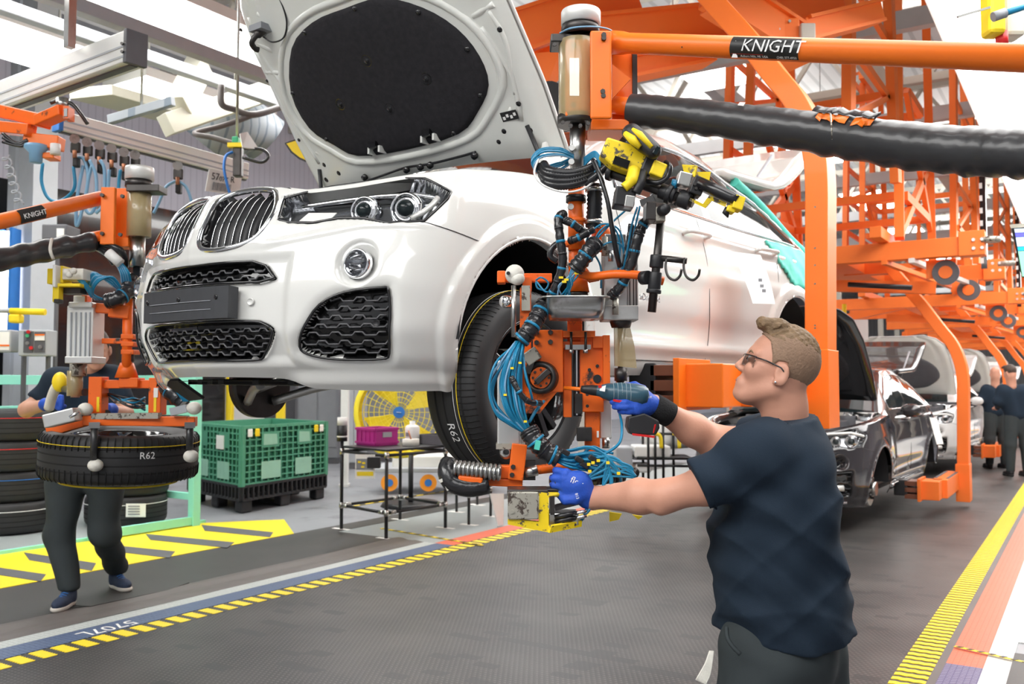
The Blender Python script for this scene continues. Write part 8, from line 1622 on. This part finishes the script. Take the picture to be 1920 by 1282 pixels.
# crossing big beams of the lift station above the white car
def lift_beam(x0, y0, x1, y1, z0, z1, w_, lab, m='orange_far'):
    a, b = P(x0, y0, z0), P(x1, y1, z1); o = empty('lift_beam', (a+b)/2, lab, 'beam'); part(MB().beam(a, b, .16, w_), 'web', m, o, bevel=.008); s_ = UP
    for z_ in (-1, 1): part(MB().beam(a+UP*z_*w_/2, b+UP*z_*w_/2, .22, .025), 'flange', m, o)
    return o
lift_beam(930, 75, 1180, -12, 6.2, 6.9, .30, 'large orange beam rising behind the silver head cap'); lift_beam(900, 180, 1100, 60, 6.8, 7.2, .16, 'orange beam behind the raised bonnet edge')
lift_beam(1110, 70, 1440, 35, 6.6, 7.0, .26, 'orange box beam passing above the support tube'); lift_beam(1130, 140, 1330, 100, 6.7, 7.0, .15, 'orange beam passing just below the support tube')
lift_beam(1330, -20, 1500, 90, 6.3, 6.6, .26, 'short orange beam at the top behind the carrier arm'); lift_beam(1395, 55, 1570, 10, 6.8, 7.2, .30, 'deep orange beam under the roof right of the carrier arm'); lift_beam(1500, 60, 1640, 25, 6.6, 7.0, .16, 'orange beam ending at the pale square tube')
o = empty('hanging_roller', P(1030, 185, 6.3), 'black roller under an orange bracket beside the silver head', 'roller'); part(MB().cyl(P(1030, 185, 6.3), P(1044, 190, 6.5), .12, n=24), 'roller', 'plastic_black', o); part(MB().plate(P3([(1000, 100, 6.3), (1050, 95, 6.4), (1048, 150, 6.4), (1020, 175, 6.3), (1003, 140, 6.3)]), .12), 'bracket', 'orange_far', o)
o = empty('wood_block', P(1515, 58, 6.4), 'pale wooden block clamped under the orange beam', 'block'); part(pb(1502, 42, 1530, 72, 6.4, .15), 'block', 'truss_beige', o, bevel=.01); part(pb(1435, 32, 1500, 74, 6.45, .1), 'plate', 'orange_far', o, bevel=.01); bolts(o, [(1450, 50), (1460, 55), (1455, 42), (1480, 40)], 6.44, 3, 'steel')
# orange lattice towers of the lift station between the carriers
for i, (x_, y_, w_, z0, lab) in enumerate(((-1.75, 9.4, .9, 3.6, 'orange ladder-like lift tower nearest to the near carrier post'), (-1.55, 15.3, 1.0, 3.4, 'second orange lift tower behind the near carrier post'), (-3.9, 12.6, 1.2, 3.6, 'orange lift tower left of the chain masts, over the dark car'), (-1.5, 21.8, 1.2, 3.2, 'third orange lift tower down the line'), (-3.8, 19.0, 1.3, 3.4, 'orange lift tower over the far silver car'), (-1.4, 28.6, 1.4, 3.2, 'farthest orange lift tower down the line'))):
    o = empty('lift_tower', (x_, y_, z0), lab, 'tower')
    for s_ in (-1, 1): part(MB().beam((x_+.05*s_, y_+s_*w_, z0), (x_, y_+s_*w_*.6, 9.4), .09, .12), 'tower_leg', 'orange_far', o)
    k = 0; z_ = z0+.3
    while z_ < 9.2:
        ww = w_*(1-.4*(z_-z0)/(9.4-z0)); part(MB().beam((x_, y_-ww, z_), (x_, y_+ww, z_), .05, .08), 'rung', 'orange_far', o)
        if k % 2 == 0: part(MB().beam((x_, y_-ww, z_), (x_, y_+ww*.95, z_+.62), .05, .06), 'diagonal', 'orange_far', o)
        z_ += .62; k += 1
# yellow gripping tool hanging at the top right corner
o = empty('yellow_hoist', P(1882, 40, 4.6), 'yellow hoist body with a blue hose at the top right corner', 'hoist'); z_ = 4.2; part(pb(1856, -30, 1888, 62, z_, .10), 'hoist_body', 'yellow', o, bevel=.02); part(pb(1888, -20, 1925, 66, z_+.1, .12), 'pale_case', 'beige_steel', o, bevel=.02); part(pcyl(1878, 60, 88, 11, z_+.05), 'red_cap', 'red', o); part(MB().cyl(P(1862, 32, z_-.1), P(1885, 24, z_-.1), px_(9, z_)), 'coupling', 'grey_box', o); part(MB().cyl(P(1883, 25, z_-.1), P(1935, 8, z_-.1), px_(6, z_)), 'blue_hose', 'hose_blue', o); part(MB().beam(P(1795, 32, z_-.02), P(1856, 14, z_), .01, .01), 'wire_hanger', 'steel', o)
part(MB().cyl(P(1872, -30, z_+.05), P(1872, -260, z_+.05), .02), 'hanger_cable', 'steel', o)
# line screen at the right edge
o = empty('line_screen', P(1915, 468, 6.0), 'tilted line monitor with blue bars and a green field at the right edge', 'screen'); z_ = 5.9
def sp3(x, y, dz=0): return P(x, y, z_+dz+(1925-x)*.004)
part(MB().plate([sp3(1895, 425, .0), sp3(1990, 418, 0), sp3(1996, 524, 0), sp3(1915, 520, 0)], .08), 'screen_housing', 'plastic_black', o, bevel=.005); part(MB().plate([sp3(1893, 421), sp3(1990, 412), sp3(1990, 420), sp3(1895, 428)], .10), 'top_edge', 'beige_steel', o)
def strip(y0, y1, m_, dz=-.02): part(MB().plate([sp3(1902+(y0-430)*.17, y0, dz), sp3(1985, y0-4, dz), sp3(1985, y1-4, dz), sp3(1902+(y1-430)*.17, y1, dz)], .004), 'screen_field', m_, o)
mat('scr_blue', (.10, .10, .65), .4, emit=1.2); mat('scr_pale', (.55, .70, .85), .4, emit=1.0); mat('scr_cyan', (.02, .40, .72), .4, emit=1.0); mat('scr_green', (.25, .70, .40), .4, emit=1.0)
strip(429, 436, 'scr_pale'); strip(437, 444, 'scr_blue'); strip(445, 462, 'scr_pale'); strip(463, 470, 'scr_cyan'); strip(471, 518, 'scr_green'); part(MB().beam(P(1960, 415, z_+.05), P(1960, 150, z_+.05), .04, .04, Vector((0, 1, 0))), 'screen_hanger', 'grey_light', o)
# ---------------------------------------------------------------- cars farther down the line
c2 = build_car('dark grey car with its bonnet open on the carrier behind the worker', paint='car_black', loc=(-2.69, 9.67, .07), yaw=-.02, hero=False)
c3 = build_car('pale silver car with its bonnet open beyond the dark car', paint='car_silver', loc=(-2.69, 16.4, .07), yaw=-.02, hero=False)
chd = {}
for x in C.objects:
    if x.parent is not None: chd.setdefault(x.parent.name, []).append(x)
c4 = copy_tree(c3, Matrix.Translation((0, 6.7, 0)), label='third car beyond the dark car, pale, partly hidden by a carrier arm', ch=chd); c5 = copy_tree(c3, Matrix.Translation((0, 13.4, 0)), label='farthest pale car down the line', ch=chd)
for c_, y_, in ((c2, 9.67), (c3, 16.4)):
    for sg in (1, -1):
        o = MB().cyl((sg*.74, 0, .34), (sg*.80, 0, .34), .17, n=28).build('brake_disc', 'steel'); o.parent = c_; o = MB().cyl((sg*.80, 0, .34), (sg*.86, 0, .34), .07, n=16).build('wheel_hub', 'steel'); o.parent = c_; o = MB().box((sg*.72, -.12, .30), (.1, .12, .2)).build('brake_caliper', 'alu'); o.parent = c_
        for k in range(5): a_ = 2*math.pi*k/5; o = MB().cyl((sg*.8, math.cos(a_)*.1, .34+math.sin(a_)*.1), (sg*.83, math.cos(a_)*.1, .34+math.sin(a_)*.1), .015, n=6).build('hub_bolt', 'dark_steel'); o.parent = c_
    # front lower trim of these models
    o = MB().tube([Vector(v) for v in car_point(np.linspace(-.75, .75, 20), np.full(20, .40), .012)], .028, 8).build('bumper_trim', 'alu_light'); o.parent = c_; o = MB().tube([Vector(v) for v in car_point(np.linspace(-.8, .8, 20), np.full(20, .26), .012)], .018, 8).build('bumper_trim', 'chrome'); o.parent = c_
    o = MB().tube([Vector(v) for v in car_point(np.linspace(2.0, 3.8, 20), np.full(20, .33), .012)], .018, 8).build('sill_trim', 'chrome'); o.parent = c_
    o = MB().tube([Vector(v) for v in car_point(np.array([.42, .6, .8, .95]), np.array([.87, .90, .91, .88]), .004)], .014, 6).build('lamp_brow', 'alu_light'); o.parent = c_
o = empty('paper_sheet', P(1752, 790, 10.6), 'white paper sheet taped to the side of the dark car', 'paper'); z_ = 9.9; part(MB().plate([P(1743, 782, 9.35), P(1757, 784, 9.6), P(1769, 832, 9.6), P(1757, 833, 9.35)], .004), 'sheet', 'paper', o)
o = empty('notice_board', P(1612, 618, 12.6), 'white notice board hanging beyond the near orange post', 'board'); part(pb(1589, 599, 1628, 637, 12.6, .05), 'board', 'white_plastic', o); part(MB().cyl(P(1583, 570, 12.6), P(1583, 690, 12.6), .03), 'yellow_post', 'yellow', o)
